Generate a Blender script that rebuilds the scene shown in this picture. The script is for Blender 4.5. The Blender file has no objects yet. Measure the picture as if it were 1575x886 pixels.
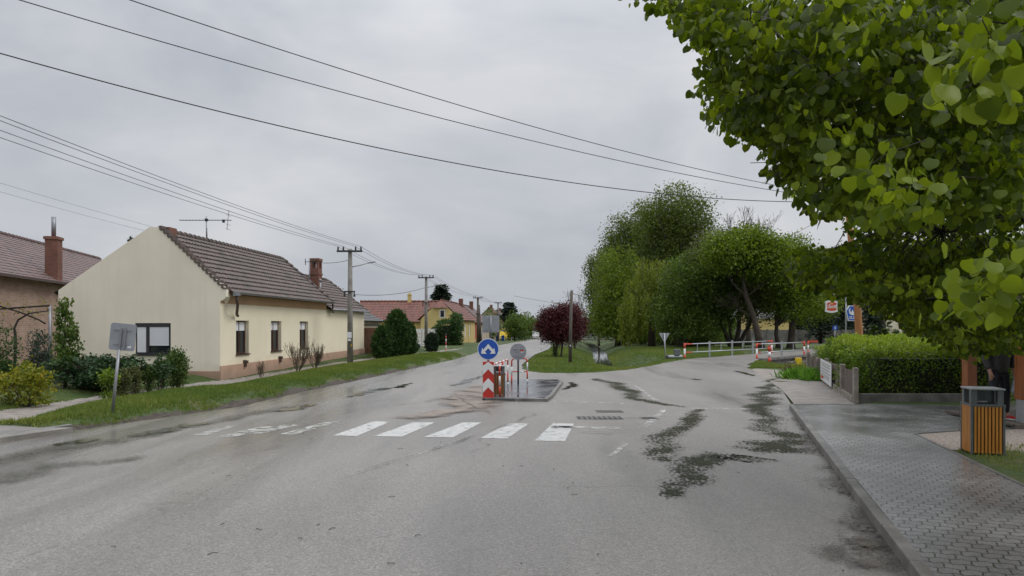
import bpy, bmesh, math, random
import numpy as np
from mathutils import Vector, Matrix, noise as mnoise
R = math.radians
random.seed(7); rng = np.random.default_rng(7)
scene = bpy.context.scene
col = scene.collection

# ------------------------------------------------------------ camera, world, sun
F = 1050.0; CX = 787.5; HY = 500.0; CH = 1.95       # focal length in photo pixels, principal column, horizon row, eye height
cam_d = bpy.data.cameras.new('camera'); cam = bpy.data.objects.new('camera', cam_d); col.objects.link(cam)
cam.location = (0, 0, CH); cam.rotation_euler = (R(90), 0, 0)
cam_d.sensor_width = 36; cam_d.lens = F/1575*36; cam_d.shift_y = (HY-443)/1575
cam_d.clip_start = 0.05; cam_d.clip_end = 6000
scene.camera = cam
scene.view_settings.view_transform = 'Standard'; scene.view_settings.look = 'None'
scene.view_settings.exposure = 0.0; scene.view_settings.gamma = 1.0
SUN_EL, SUN_AZ = 50, 98
w = bpy.data.worlds.new('World'); scene.world = w; w.use_nodes = True
nt = w.node_tree; nt.nodes.clear(); N = nt.nodes.new; Lk = nt.links.new
out = N('ShaderNodeOutputWorld'); bg = N('ShaderNodeBackground'); bg.inputs[1].default_value = 0.10
sky = N('ShaderNodeTexSky'); sky.sky_type = 'NISHITA'; sky.sun_disc = False
sky.sun_elevation = R(SUN_EL); sky.sun_rotation = R(SUN_AZ); sky.dust_density = 6; sky.air_density = 1
tc = N('ShaderNodeTexCoord'); mp = N('ShaderNodeMapping'); mp.inputs['Scale'].default_value = (1, 1, 2.2)
Lk(tc.outputs['Generated'], mp.inputs[0])
nz = N('ShaderNodeTexNoise'); nz.inputs['Scale'].default_value = 2.3; nz.inputs['Detail'].default_value = 5; nz.inputs['Roughness'].default_value = .5
nz.inputs['Distortion'].default_value = .3
Lk(mp.outputs[0], nz.inputs['Vector'])
cr = N('ShaderNodeValToRGB'); cr.color_ramp.elements[0].position = .36; cr.color_ramp.elements[1].position = .64
cr.color_ramp.elements[0].color = (4.75, 5.05, 5.6, 1); cr.color_ramp.elements[1].color = (7.1, 7.2, 7.45, 1)
Lk(nz.outputs[0], cr.inputs[0])
sx = N('ShaderNodeSeparateXYZ'); Lk(tc.outputs['Generated'], sx.inputs[0])
mr = N('ShaderNodeMapRange'); mr.interpolation_type = 'SMOOTHSTEP'
mr.inputs[1].default_value = .3; mr.inputs[2].default_value = 1.0; mr.inputs[3].default_value = 1.0; mr.inputs[4].default_value = 3.0
Lk(sx.outputs[2], mr.inputs[0])
vm = N('ShaderNodeVectorMath'); vm.operation = 'SCALE'; Lk(cr.outputs[0], vm.inputs[0]); Lk(mr.outputs[0], vm.inputs['Scale'])
mx = N('ShaderNodeMixRGB'); mx.inputs[0].default_value = .9; Lk(sky.outputs[0], mx.inputs[1]); Lk(vm.outputs[0], mx.inputs[2])
Lk(mx.outputs[0], bg.inputs[0]); Lk(bg.outputs[0], out.inputs[0])
sd = bpy.data.lights.new('sun', 'SUN'); sd.energy = 1.1; sd.angle = R(22); sd.color = (1, .97, .92)
sun = bpy.data.objects.new('sun', sd); col.objects.link(sun)
sun.rotation_euler = (R(90-SUN_EL), 0, R(180-SUN_AZ)); sun.location = (0, 0, 40)

# ------------------------------------------------------------ helpers
def tag(o, label=None, cat=None, group=None, kind=None):
    if label: o['label'] = label
    if cat: o['category'] = cat
    if group: o['group'] = group
    if kind: o['kind'] = kind
    return o
def thing(name, loc, label, cat, group=None, rz=0, kind=None):
    o = bpy.data.objects.new(name, None); col.objects.link(o); o.location = loc; o.rotation_euler = (0, 0, rz)
    o.empty_display_size = .1
    return tag(o, label, cat, group, kind)
def copy_tree(o, loc, label=None, rz=None, scale=None):
    c = o.copy(); col.objects.link(c); c.location = loc
    if rz is not None: c.rotation_euler = (0, 0, rz)
    if scale is not None: c.scale = (scale,)*3 if not isinstance(scale, tuple) else scale
    if label: c['label'] = label
    def kids(a, b):
        for ch in list(a.children):
            d = ch.copy(); col.objects.link(d); d.parent = b; kids(ch, d)
    kids(o, c)
    return c
class MB:
    def __init__(s): s.v = []; s.f = []; s.m = []; s.sm = []
    def add(s, vs, fs, m=0, smooth=False):
        b = len(s.v); s.v += [tuple(map(float, q)) for q in vs]
        for f in fs: s.f.append(tuple(b+i for i in f)); s.m.append(m); s.sm.append(smooth)
        return s
    def quad(s, a, b, c, d, m=0): return s.add([a, b, c, d], [(0, 1, 2, 3)], m)
    def poly(s, pts, m=0): return s.add(pts, [tuple(range(len(pts)))], m)
    def box(s, c, d, m=0, rz=0, M=None, taper=1.0):
        h = [x/2 for x in d]; vs = []
        for z in (-1, 1):
            k = taper if z < 0 else 1
            for x, y in ((-1, -1), (1, -1), (1, 1), (-1, 1)): vs.append(Vector((x*h[0]*k, y*h[1]*k, z*h[2])))
        Mx = M or Matrix.Rotation(rz, 3, 'Z')
        vs = [Vector(c)+Mx @ q for q in vs]
        return s.add(vs, [(3, 2, 1, 0), (4, 5, 6, 7), (0, 1, 5, 4), (1, 2, 6, 5), (2, 3, 7, 6), (3, 0, 4, 7)], m)
    def tube(s, pts, rs, n=8, m=0, cap=True, smooth=True):
        pts = [Vector(p) for p in pts]
        if not hasattr(rs, '__len__'): rs = [rs]*len(pts)
        vs = []; up = None
        for i, p in enumerate(pts):
            d = (pts[min(i+1, len(pts)-1)]-pts[max(i-1, 0)])
            if d.length < 1e-9: d = Vector((0, 0, 1))
            d.normalize()
            if up is None: up = d.orthogonal().normalized()
            up = (up-d*up.dot(d))
            up = up.normalized() if up.length > 1e-6 else d.orthogonal().normalized()
            sd_ = d.cross(up)
            for k in range(n):
                a = 2*math.pi*k/n; vs.append(p+(up*math.cos(a)+sd_*math.sin(a))*rs[i])
        fs = []
        for i in range(len(pts)-1):
            for k in range(n):
                fs.append((i*n+k, i*n+(k+1) % n, (i+1)*n+(k+1) % n, (i+1)*n+k))
        s.add(vs, fs, m, smooth)
        if cap:
            b = len(s.v)-len(vs)
            s.f.append(tuple(b+k for k in range(n))[::-1]); s.m.append(m); s.sm.append(False)
            s.f.append(tuple(b+(len(pts)-1)*n+k for k in range(n))); s.m.append(m); s.sm.append(False)
        return s
    def disc(s, c, r, t, n=40, m=0, axis='Y'):     # coin facing -Y
        vs = []
        for yy in (-t/2, t/2):
            for k in range(n):
                a = 2*math.pi*k/n; vs.append((c[0]+r*math.cos(a), c[1]+yy, c[2]+r*math.sin(a)))
        fs = [tuple(range(n)), tuple(range(2*n-1, n-1, -1))]+[(k, n+k, n+(k+1) % n, (k+1) % n) for k in range(n)]
        return s.add(vs, fs, m)
    def prism(s, pts, y0, y1, m=0):                # outline in XZ extruded along Y
        n = len(pts); vs = [(x, y0, z) for x, z in pts]+[(x, y1, z) for x, z in pts]
        return s.add(vs, [tuple(range(n)), tuple(range(2*n-1, n-1, -1))]+[(k, n+k, n+(k+1) % n, (k+1) % n) for k in range(n)], m)
    def build(s, name, mats, parent=None, world=False, bevel=0, smooth=False):
        me = bpy.data.meshes.new(name)
        v = s.v
        if parent is not None and world:
            o0 = parent.location; v = [(a-o0.x, b-o0.y, c-o0.z) for a, b, c in v]
        me.from_pydata(v, [], s.f)
        if not isinstance(mats, (list, tuple)): mats = [mats]
        for m_ in mats: me.materials.append(m_)
        me.polygons.foreach_set('material_index', s.m)
        me.polygons.foreach_set('use_smooth', [bool(smooth or q) for q in s.sm])
        me.update()
        bm = bmesh.new(); bm.from_mesh(me); bmesh.ops.recalc_face_normals(bm, faces=bm.faces); bm.to_mesh(me); bm.free()
        o = bpy.data.objects.new(name, me); col.objects.link(o)
        if parent is not None: o.parent = parent
        if bevel:
            b = o.modifiers.new('bevel', 'BEVEL'); b.width = bevel; b.segments = 2; b.limit_method = 'ANGLE'; b.angle_limit = R(40)
        return o
def base(Y):
    Y = np.asarray(Y, float); t = Y-45
    z = np.where(t < 0, 0, np.where(t < 30, -.0155*t*t/60, -.0155*(t-15)))
    return np.maximum(z, -3.6)
def bz(Y): return float(base(Y))
def P(px, py, z=0.0):                    # where the photo's ray through a pixel meets height z
    Y = (CH-z)*F/(py-HY); return ((px-CX)/F*Y, Y, z)
def PD(px, py, Y): return ((px-CX)/F*Y, Y, CH-(py-HY)/F*Y)
def GX(px, Y): return (px-CX)/F*Y
def proj(p): return CX+F*p[0]/p[1], HY-F*(p[2]-CH)/p[1]

# ------------------------------------------------------------ materials
def new_mat(name):
    m = bpy.data.materials.new(name); m.use_nodes = True
    return m, m.node_tree, m.node_tree.nodes['Principled BSDF']
def mix_noise(nt, c1, c2, scale, vec=None, detail=4, lo=.35, hi=.65, rough=.55):
    n = nt.nodes.new('ShaderNodeTexNoise'); n.inputs['Scale'].default_value = scale; n.inputs['Detail'].default_value = detail
    n.inputs['Roughness'].default_value = rough
    if vec: nt.links.new(vec, n.inputs['Vector'])
    r = nt.nodes.new('ShaderNodeMapRange'); r.inputs[1].default_value = lo; r.inputs[2].default_value = hi
    nt.links.new(n.outputs[0], r.inputs[0])
    m = nt.nodes.new('ShaderNodeMixRGB'); nt.links.new(r.outputs[0], m.inputs[0])
    for i, c in ((1, c1), (2, c2)):
        if isinstance(c, (tuple, list)): m.inputs[i].default_value = (*c, 1)
        else: nt.links.new(c, m.inputs[i])
    return m.outputs[0], r.outputs[0]
def bump(nt, bs, h, strength=.3, dist=.02):
    b = nt.nodes.new('ShaderNodeBump'); b.inputs['Strength'].default_value = strength; b.inputs['Distance'].default_value = dist
    nt.links.new(h, b.inputs['Height']); nt.links.new(b.outputs[0], bs.inputs['Normal']); return b
def wpos(nt):
    g = nt.nodes.new('ShaderNodeNewGeometry'); return g.outputs['Position']
def hedge_core(): pass
def mat(name, c, c2=None, scale=3, rough=.6, metal=0, bmp=0, bscale=None, spec=.5, coat=0):
    m, nt, bs = new_mat(name)
    c2 = c2 or tuple(x*.82 for x in c)
    t = nt.nodes.new('ShaderNodeTexCoord').outputs['Object']
    o, f = mix_noise(nt, c, c2, scale, t)
    nt.links.new(o, bs.inputs['Base Color'])
    bs.inputs['Roughness'].default_value = rough; bs.inputs['Metallic'].default_value = metal
    bs.inputs['Specular IOR Level'].default_value = spec
    if bmp:
        n = nt.nodes.new('ShaderNodeTexNoise'); n.inputs['Scale'].default_value = bscale or scale*8; n.inputs['Detail'].default_value = 3
        nt.links.new(t, n.inputs['Vector']); bump(nt, bs, n.outputs[0], bmp, .01)
    return m
def foliage(name, dark, mid, light, trans=.35, rough=.45):
    m, nt, bs = new_mat(name)
    a = nt.nodes.new('ShaderNodeAttribute'); a.attribute_name = 'tone'
    r = nt.nodes.new('ShaderNodeValToRGB'); e = r.color_ramp.elements
    e[0].color = (*dark, 1); e[1].color = (*light, 1); x = e.new(.5); x.color = (*mid, 1)
    nt.links.new(a.outputs['Fac'], r.inputs[0]); nt.links.new(r.outputs[0], bs.inputs['Base Color'])
    bs.inputs['Roughness'].default_value = rough; bs.inputs['Specular IOR Level'].default_value = .22
    tr = nt.nodes.new('ShaderNodeBsdfTranslucent')
    g = nt.nodes.new('ShaderNodeMixRGB'); g.blend_type = 'MULTIPLY'; g.inputs[0].default_value = 1; g.inputs[2].default_value = (1.6, 1.55, .5, 1)
    nt.links.new(r.outputs[0], g.inputs[1]); nt.links.new(g.outputs[0], tr.inputs[0])
    ms = nt.nodes.new('ShaderNodeMixShader'); ms.inputs[0].default_value = trans
    nt.links.new(bs.outputs[0], ms.inputs[1]); nt.links.new(tr.outputs[0], ms.inputs[2])
    nt.links.new(ms.outputs[0], nt.nodes['Material Output'].inputs[0])
    return m
def brick_mat(name, c1, c2, mortar, sx=.25, sy=.075, rough=.85, ms=.008, rot=None):
    m, nt, bs = new_mat(name)
    t = nt.nodes.new('ShaderNodeTexCoord').outputs['Object']
    sp = nt.nodes.new('ShaderNodeSeparateXYZ'); nt.links.new(t, sp.inputs[0])
    ad = nt.nodes.new('ShaderNodeMath'); nt.links.new(sp.outputs[0], ad.inputs[0]); nt.links.new(sp.outputs[1], ad.inputs[1])
    cb = nt.nodes.new('ShaderNodeCombineXYZ'); nt.links.new(ad.outputs[0], cb.inputs[0]); nt.links.new(sp.outputs[2], cb.inputs[1])
    b = nt.nodes.new('ShaderNodeTexBrick'); b.inputs['Scale'].default_value = 1; b.inputs['Brick Width'].default_value = sx
    b.inputs['Row Height'].default_value = sy; b.inputs['Mortar Size'].default_value = ms
    b.inputs['Color1'].default_value = (*c1, 1); b.inputs['Color2'].default_value = (*c2, 1); b.inputs['Mortar'].default_value = (*mortar, 1)
    nt.links.new(cb.outputs[0], b.inputs['Vector'])
    o, f = mix_noise(nt, (.55, .5, .48), (1, 1, 1), 1.3, t)
    mm = nt.nodes.new('ShaderNodeMixRGB'); mm.blend_type = 'MULTIPLY'; mm.inputs[0].default_value = .6
    nt.links.new(b.outputs[0], mm.inputs[1]); nt.links.new(o, mm.inputs[2]); nt.links.new(mm.outputs[0], bs.inputs['Base Color'])
    bs.inputs['Roughness'].default_value = rough
    iv = nt.nodes.new('ShaderNodeMath'); iv.operation = 'SUBTRACT'; iv.inputs[0].default_value = 1; nt.links.new(b.outputs['Fac'], iv.inputs[1])
    bump(nt, bs, iv.outputs[0], .6, .01)
    return m

def asphalt_mat():
    m, nt, bs = new_mat('asphalt'); L = nt.links.new; Nn = nt.nodes.new
    p = wpos(nt)
    # aggregate
    v = Nn('ShaderNodeTexVoronoi'); v.inputs['Scale'].default_value = 75; L(p, v.inputs['Vector'])
    r = Nn('ShaderNodeValToRGB'); e = r.color_ramp.elements
    e[0].color = (.11, .10, .09, 1); e[1].color = (.295, .275, .25, 1); q = e.new(.5); q.color = (.208, .194, .177, 1); q = e.new(.06); q.color = (.165, .153, .139, 1)
    sp = Nn('ShaderNodeSeparateColor'); L(v.outputs['Color'], sp.inputs[0]); L(sp.outputs[0], r.inputs[0])
    n2 = Nn('ShaderNodeTexNoise'); n2.inputs['Scale'].default_value = 28; n2.inputs['Detail'].default_value = 6; n2.inputs['Roughness'].default_value = .8; L(p, n2.inputs['Vector'])
    mr = Nn('ShaderNodeMapRange'); mr.inputs[1].default_value = .3; mr.inputs[2].default_value = .7; mr.inputs[3].default_value = .78; mr.inputs[4].default_value = 1.18; L(n2.outputs[0], mr.inputs[0])
    m1 = Nn('ShaderNodeVectorMath'); m1.operation = 'SCALE'; L(r.outputs[0], m1.inputs[0]); L(mr.outputs[0], m1.inputs['Scale'])
    # large tone, stretched along traffic
    mp = Nn('ShaderNodeMapping'); mp.inputs['Rotation'].default_value = (0, 0, R(22)); mp.inputs['Scale'].default_value = (1.0, .22, 1); L(p, mp.inputs[0])
    n3 = Nn('ShaderNodeTexNoise'); n3.inputs['Scale'].default_value = .55; n3.inputs['Detail'].default_value = 7; n3.inputs['Roughness'].default_value = .62; L(mp.outputs[0], n3.inputs['Vector'])
    m3 = Nn('ShaderNodeMapRange'); m3.inputs[1].default_value = .3; m3.inputs[2].default_value = .7; m3.inputs[3].default_value = .78; m3.inputs[4].default_value = 1.2; L(n3.outputs[0], m3.inputs[0])
    m4 = Nn('ShaderNodeVectorMath'); m4.operation = 'SCALE'; L(m1.outputs[0], m4.inputs[0]); L(m3.outputs[0], m4.inputs['Scale'])
    # cracks
    vc = Nn('ShaderNodeTexVoronoi'); vc.feature = 'DISTANCE_TO_EDGE'; vc.inputs['Scale'].default_value = .45
    dn = Nn('ShaderNodeTexNoise'); dn.inputs['Scale'].default_value = 1.3; dn.inputs['Detail'].default_value = 8; L(p, dn.inputs['Vector'])
    va = Nn('ShaderNodeMixRGB'); va.inputs[0].default_value = .55; L(p, va.inputs[1]); L(dn.outputs['Color'], va.inputs[2]); L(va.outputs[0], vc.inputs['Vector'])
    cm = Nn('ShaderNodeMapRange'); cm.inputs[1].default_value = 0; cm.inputs[2].default_value = .006; cm.inputs[3].default_value = .55; cm.inputs[4].default_value = 1; L(vc.outputs[0], cm.inputs[0])
    gate = Nn('ShaderNodeTexNoise'); gate.inputs['Scale'].default_value = .16; L(p, gate.inputs['Vector'])
    gm = Nn('ShaderNodeMapRange'); gm.inputs[1].default_value = .5; gm.inputs[2].default_value = .6; L(gate.outputs[0], gm.inputs[0])
    cx = Nn('ShaderNodeMix'); cx.data_type = 'FLOAT'; L(gm.outputs[0], cx.inputs[0]); cx.inputs[2].default_value = 1; L(cm.outputs[0], cx.inputs[3])
    m5 = Nn('ShaderNodeVectorMath'); m5.operation = 'SCALE'; L(m4.outputs[0], m5.inputs[0]); L(cx.outputs[0], m5.inputs['Scale'])
    # wetness: streaky dark and smoother film
    mp2 = Nn('ShaderNodeMapping'); mp2.inputs['Rotation'].default_value = (0, 0, R(28)); mp2.inputs['Scale'].default_value = (1.1, .16, 1); mp2.inputs['Location'].default_value = (3, 1, 0); L(p, mp2.inputs[0])
    n5 = Nn('ShaderNodeTexNoise'); n5.inputs['Scale'].default_value = .5; n5.inputs['Detail'].default_value = 6; n5.inputs['Roughness'].default_value = .6; L(mp2.outputs[0], n5.inputs['Vector'])
    spx = Nn('ShaderNodeSeparateXYZ'); L(p, spx.inputs[0])
    far = Nn('ShaderNodeMapRange'); far.inputs[1].default_value = 1.5; far.inputs[2].default_value = -8.5; far.inputs[3].default_value = -.10; far.inputs[4].default_value = .14; L(spx.outputs[0], far.inputs[0])
    ad = Nn('ShaderNodeMath'); L(n5.outputs[0], ad.inputs[0]); L(far.outputs[0], ad.inputs[1])
    wm = Nn('ShaderNodeMapRange'); wm.inputs[1].default_value = .46; wm.inputs[2].default_value = .66; L(ad.outputs[0], wm.inputs[0])
    wd = Nn('ShaderNodeMapRange'); wd.inputs[3].default_value = 1; wd.inputs[4].default_value = .66; L(wm.outputs[0], wd.inputs[0])
    m6 = Nn('ShaderNodeVectorMath'); m6.operation = 'SCALE'; L(m5.outputs[0], m6.inputs[0]); L(wd.outputs[0], m6.inputs['Scale'])
    L(m6.outputs[0], bs.inputs['Base Color'])
    rr = Nn('ShaderNodeMapRange'); rr.inputs[3].default_value = .42; rr.inputs[4].default_value = .15; L(wm.outputs[0], rr.inputs[0]); L(rr.outputs[0], bs.inputs['Roughness'])
    bs.inputs['Specular IOR Level'].default_value = .5
    bstr = Nn('ShaderNodeMapRange'); bstr.inputs[3].default_value = .3; bstr.inputs[4].default_value = .14; L(wm.outputs[0], bstr.inputs[0])
    b = bump(nt, bs, n2.outputs[0], .3, .012); L(bstr.outputs[0], b.inputs['Strength'])
    return m
def decal_mat(name, colr, rough, scale, lo, hi, spec=.5, edge=1.0, c2=None, bmp=0, gscale=60, grain=0.0):
    # thin surface film or paint: alpha from noise + the 'edge' attribute (0 rim, 1 middle)
    m, nt, bs = new_mat(name); L = nt.links.new; Nn = nt.nodes.new
    p = wpos(nt)
    o, f = mix_noise(nt, colr, c2 or colr, 6, p); L(o, bs.inputs['Base Color'])
    bs.inputs['Roughness'].default_value = rough; bs.inputs['Specular IOR Level'].default_value = spec
    n = Nn('ShaderNodeTexNoise'); n.inputs['Scale'].default_value = scale; n.inputs['Detail'].default_value = 9; n.inputs['Roughness'].default_value = .7; L(p, n.inputs['Vector'])
    a = Nn('ShaderNodeAttribute'); a.attribute_name = 'edge'
    nr = Nn('ShaderNodeMapRange'); nr.inputs[1].default_value = .34; nr.inputs[2].default_value = .66; L(n.outputs[0], nr.inputs[0])
    k = Nn('ShaderNodeMath'); k.operation = 'MULTIPLY_ADD'; L(a.outputs['Fac'], k.inputs[0]); k.inputs[1].default_value = edge; L(nr.outputs[0], k.inputs[2])
    g = Nn('ShaderNodeTexNoise'); g.inputs['Scale'].default_value = gscale; g.inputs['Detail'].default_value = 2; L(p, g.inputs['Vector'])
    k2 = Nn('ShaderNodeMath'); k2.operation = 'MULTIPLY_ADD'; gr = Nn('ShaderNodeMapRange'); gr.inputs[1].default_value = .36; gr.inputs[2].default_value = .64; L(g.outputs[0], gr.inputs[0]); L(gr.outputs[0], k2.inputs[0]); k2.inputs[1].default_value = grain; L(k.outputs[0], k2.inputs[2])
    r = Nn('ShaderNodeMapRange'); r.inputs[1].default_value = lo; r.inputs[2].default_value = hi; L(k2.outputs[0], r.inputs[0]); L(r.outputs[0], bs.inputs['Alpha'])
    if bmp: bump(nt, bs, g.outputs[0], bmp, .01)
    return m
def paver_mat():
    m, nt, bs = new_mat('paving_blocks'); L = nt.links.new; Nn = nt.nodes.new
    p = wpos(nt)
    mp = Nn('ShaderNodeMapping'); mp.inputs['Rotation'].default_value = (0, 0, R(17.3)); L(p, mp.inputs[0])
    s = Nn('ShaderNodeSeparateXYZ'); L(mp.outputs[0], s.inputs[0])
    def M(op, a, b=None, c=None):
        q = Nn('ShaderNodeMath'); q.operation = op
        for i, t in enumerate((a, b, c)):
            if t is None: continue
            if isinstance(t, (int, float)): q.inputs[i].default_value = t
            else: L(t, q.inputs[i])
        return q.outputs[0]
    # interlocking H blocks: wave the rows and the short joints
    wx = M('MULTIPLY', M('SINE', M('MULTIPLY', s.outputs[0], 2*math.pi/.15)), .013)
    wy = M('MULTIPLY', M('SINE', M('MULTIPLY', s.outputs[1], 2*math.pi/.12)), .008)
    cb = Nn('ShaderNodeCombineXYZ'); L(M('ADD', s.outputs[0], wy), cb.inputs[0]); L(M('ADD', s.outputs[1], wx), cb.inputs[1])
    b = Nn('ShaderNodeTexBrick'); b.inputs['Scale'].default_value = 1; b.inputs['Brick Width'].default_value = .145; b.inputs['Row Height'].default_value = .12
    b.inputs['Mortar Size'].default_value = .0075; b.inputs['Mortar Smooth'].default_value = .2
    b.inputs['Color1'].default_value = (.225, .222, .218, 1); b.inputs['Color2'].default_value = (.28, .277, .272, 1); b.inputs['Mortar'].default_value = (.085, .087, .075, 1)
    L(cb.outputs[0], b.inputs['Vector'])
    o, f = mix_noise(nt, (.62, .62, .62), (1.1, 1.1, 1.1), .7, p, 6)
    o2, f2 = mix_noise(nt, (.75, .75, .75), (1.15, 1.15, 1.15), 60, p, 3)
    mm = Nn('ShaderNodeMixRGB'); mm.blend_type = 'MULTIPLY'; mm.inputs[0].default_value = 1; L(b.outputs[0], mm.inputs[1]); L(o, mm.inputs[2])
    m2 = Nn('ShaderNodeMixRGB'); m2.blend_type = 'MULTIPLY'; m2.inputs[0].default_value = 1; L(mm.outputs[0], m2.inputs[1]); L(o2, m2.inputs[2])
    L(m2.outputs[0], bs.inputs['Base Color'])
    rr = Nn('ShaderNodeMapRange'); rr.inputs[3].default_value = .10; rr.inputs[4].default_value = .30; L(f, rr.inputs[0]); L(rr.outputs[0], bs.inputs['Roughness'])
    h = M('SUBTRACT', M('MULTIPLY', f2, .12), b.outputs['Fac'])
    bump(nt, bs, h, .6, .008)
    return m
def ground_mat():
    m, nt, bs = new_mat('ground_cover'); L = nt.links.new; Nn = nt.nodes.new
    p = wpos(nt)
    g1, _ = mix_noise(nt, (.035, .062, .014), (.066, .10, .022), 1.1, p, 6)
    g2, _ = mix_noise(nt, g1, (.17, .14, .06), .9, p, 8, .5, .72)
    g3, _ = mix_noise(nt, (.03, .055, .012), g2, 14, p, 5, .3, .6, .7)
    soil, _ = mix_noise(nt, (.030, .023, .018), (.085, .067, .052), 9, p, 6)
    pth, _ = mix_noise(nt, (.19, .165, .145), (.32, .29, .26), 5, p, 8)
    grv, _ = mix_noise(nt, (.15, .12, .10), (.38, .33, .29), 38, p, 4, .38, .6)
    cur = g3
    for nm, c in (('soil', soil), ('path', pth), ('gravel', grv)):
        a = Nn('ShaderNodeAttribute'); a.attribute_name = nm
        n = Nn('ShaderNodeTexNoise'); n.inputs['Scale'].default_value = 5; n.inputs['Detail'].default_value = 6; L(p, n.inputs['Vector'])
        k = Nn('ShaderNodeMath'); k.operation = 'ADD'; L(a.outputs['Fac'], k.inputs[0]); L(n.outputs[0], k.inputs[1])
        r = Nn('ShaderNodeMapRange'); r.inputs[1].default_value = .9; r.inputs[2].default_value = 1.05; L(k.outputs[0], r.inputs[0])
        x = Nn('ShaderNodeMixRGB'); L(r.outputs[0], x.inputs[0]); L(cur, x.inputs[1]); L(c, x.inputs[2]); cur = x.outputs[0]
    L(cur, bs.inputs['Base Color']); bs.inputs['Roughness'].default_value = .75; bs.inputs['Specular IOR Level'].default_value = .3
    n = Nn('ShaderNodeTexNoise'); n.inputs['Scale'].default_value = 22; n.inputs['Detail'].default_value = 6; L(p, n.inputs['Vector'])
    bump(nt, bs, n.outputs[0], .8, .04)
    return m
def tile_mat(name, a, b, moss=(.05, .05, .04), tile=.22):
    m, nt, bs = new_mat(name); L = nt.links.new
    t = nt.nodes.new('ShaderNodeTexCoord').outputs['Object']
    v = nt.nodes.new('ShaderNodeTexVoronoi'); v.inputs['Scale'].default_value = 1/tile; L(t, v.inputs['Vector'])
    s = nt.nodes.new('ShaderNodeSeparateColor'); L(v.outputs['Color'], s.inputs[0])
    x = nt.nodes.new('ShaderNodeMixRGB'); x.inputs[1].default_value = (*a, 1); x.inputs[2].default_value = (*b, 1); L(s.outputs[0], x.inputs[0])
    o, _ = mix_noise(nt, x.outputs[0], moss, 1.6, t, 7, .5, .75)
    L(o, bs.inputs['Base Color']); bs.inputs['Roughness'].default_value = .55
    n = nt.nodes.new('ShaderNodeTexNoise'); n.inputs['Scale'].default_value = 30; L(t, n.inputs['Vector']); bump(nt, bs, n.outputs[0], .3, .01)
    return m
def wood_mat(name, a, b, rough=.4, sc=(14, 14, 1.2)):
    m, nt, bs = new_mat(name); L = nt.links.new
    t = nt.nodes.new('ShaderNodeTexCoord').outputs['Object']
    mp = nt.nodes.new('ShaderNodeMapping'); mp.inputs['Scale'].default_value = sc; L(t, mp.inputs[0])
    o, f = mix_noise(nt, a, b, 2.2, mp.outputs[0], 6); L(o, bs.inputs['Base Color']); bs.inputs['Roughness'].default_value = rough
    bump(nt, bs, f, .25, .006); return m
def render_mat(name, c, c2, damp):
    m, nt, bs = new_mat(name); L = nt.links.new
    t = nt.nodes.new('ShaderNodeTexCoord').outputs['Object']
    o, _ = mix_noise(nt, c, c2, .5, t, 7)
    mp = nt.nodes.new('ShaderNodeMapping'); mp.inputs['Scale'].default_value = (5, 5, .35); L(t, mp.inputs[0])
    o2, _ = mix_noise(nt, o, tuple(x*.992 for x in c2), 1.0, mp.outputs[0], 6, .5, .8)
    s = nt.nodes.new('ShaderNodeSeparateXYZ'); L(t, s.inputs[0]); n = nt.nodes.new('ShaderNodeTexNoise'); n.inputs['Scale'].default_value = 2.2; n.inputs['Detail'].default_value = 7; L(t, n.inputs['Vector'])
    a = nt.nodes.new('ShaderNodeMath'); a.operation = 'MULTIPLY_ADD'; L(n.outputs[0], a.inputs[0]); a.inputs[1].default_value = -.9; L(s.outputs[2], a.inputs[2])
    r = nt.nodes.new('ShaderNodeMapRange'); r.inputs[1].default_value = -.35; r.inputs[2].default_value = .25; r.inputs[3].default_value = .6; r.inputs[4].default_value = 0; L(a.outputs[0], r.inputs[0])
    x = nt.nodes.new('ShaderNodeMixRGB'); L(r.outputs[0], x.inputs[0]); L(o2, x.inputs[1]); x.inputs[2].default_value = (*damp, 1); L(x.outputs[0], bs.inputs['Base Color'])
    bs.inputs['Roughness'].default_value = .85
    k = nt.nodes.new('ShaderNodeTexNoise'); k.inputs['Scale'].default_value = 45; L(t, k.inputs['Vector']); bump(nt, bs, k.outputs[0], .2, .008); return m
def glass_mat(name, c=(.02, .025, .03)):
    m, nt, bs = new_mat(name); bs.inputs['Base Color'].default_value = (*c, 1); bs.inputs['Roughness'].default_value = .06
    bs.inputs['Specular IOR Level'].default_value = .8; return m
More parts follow.
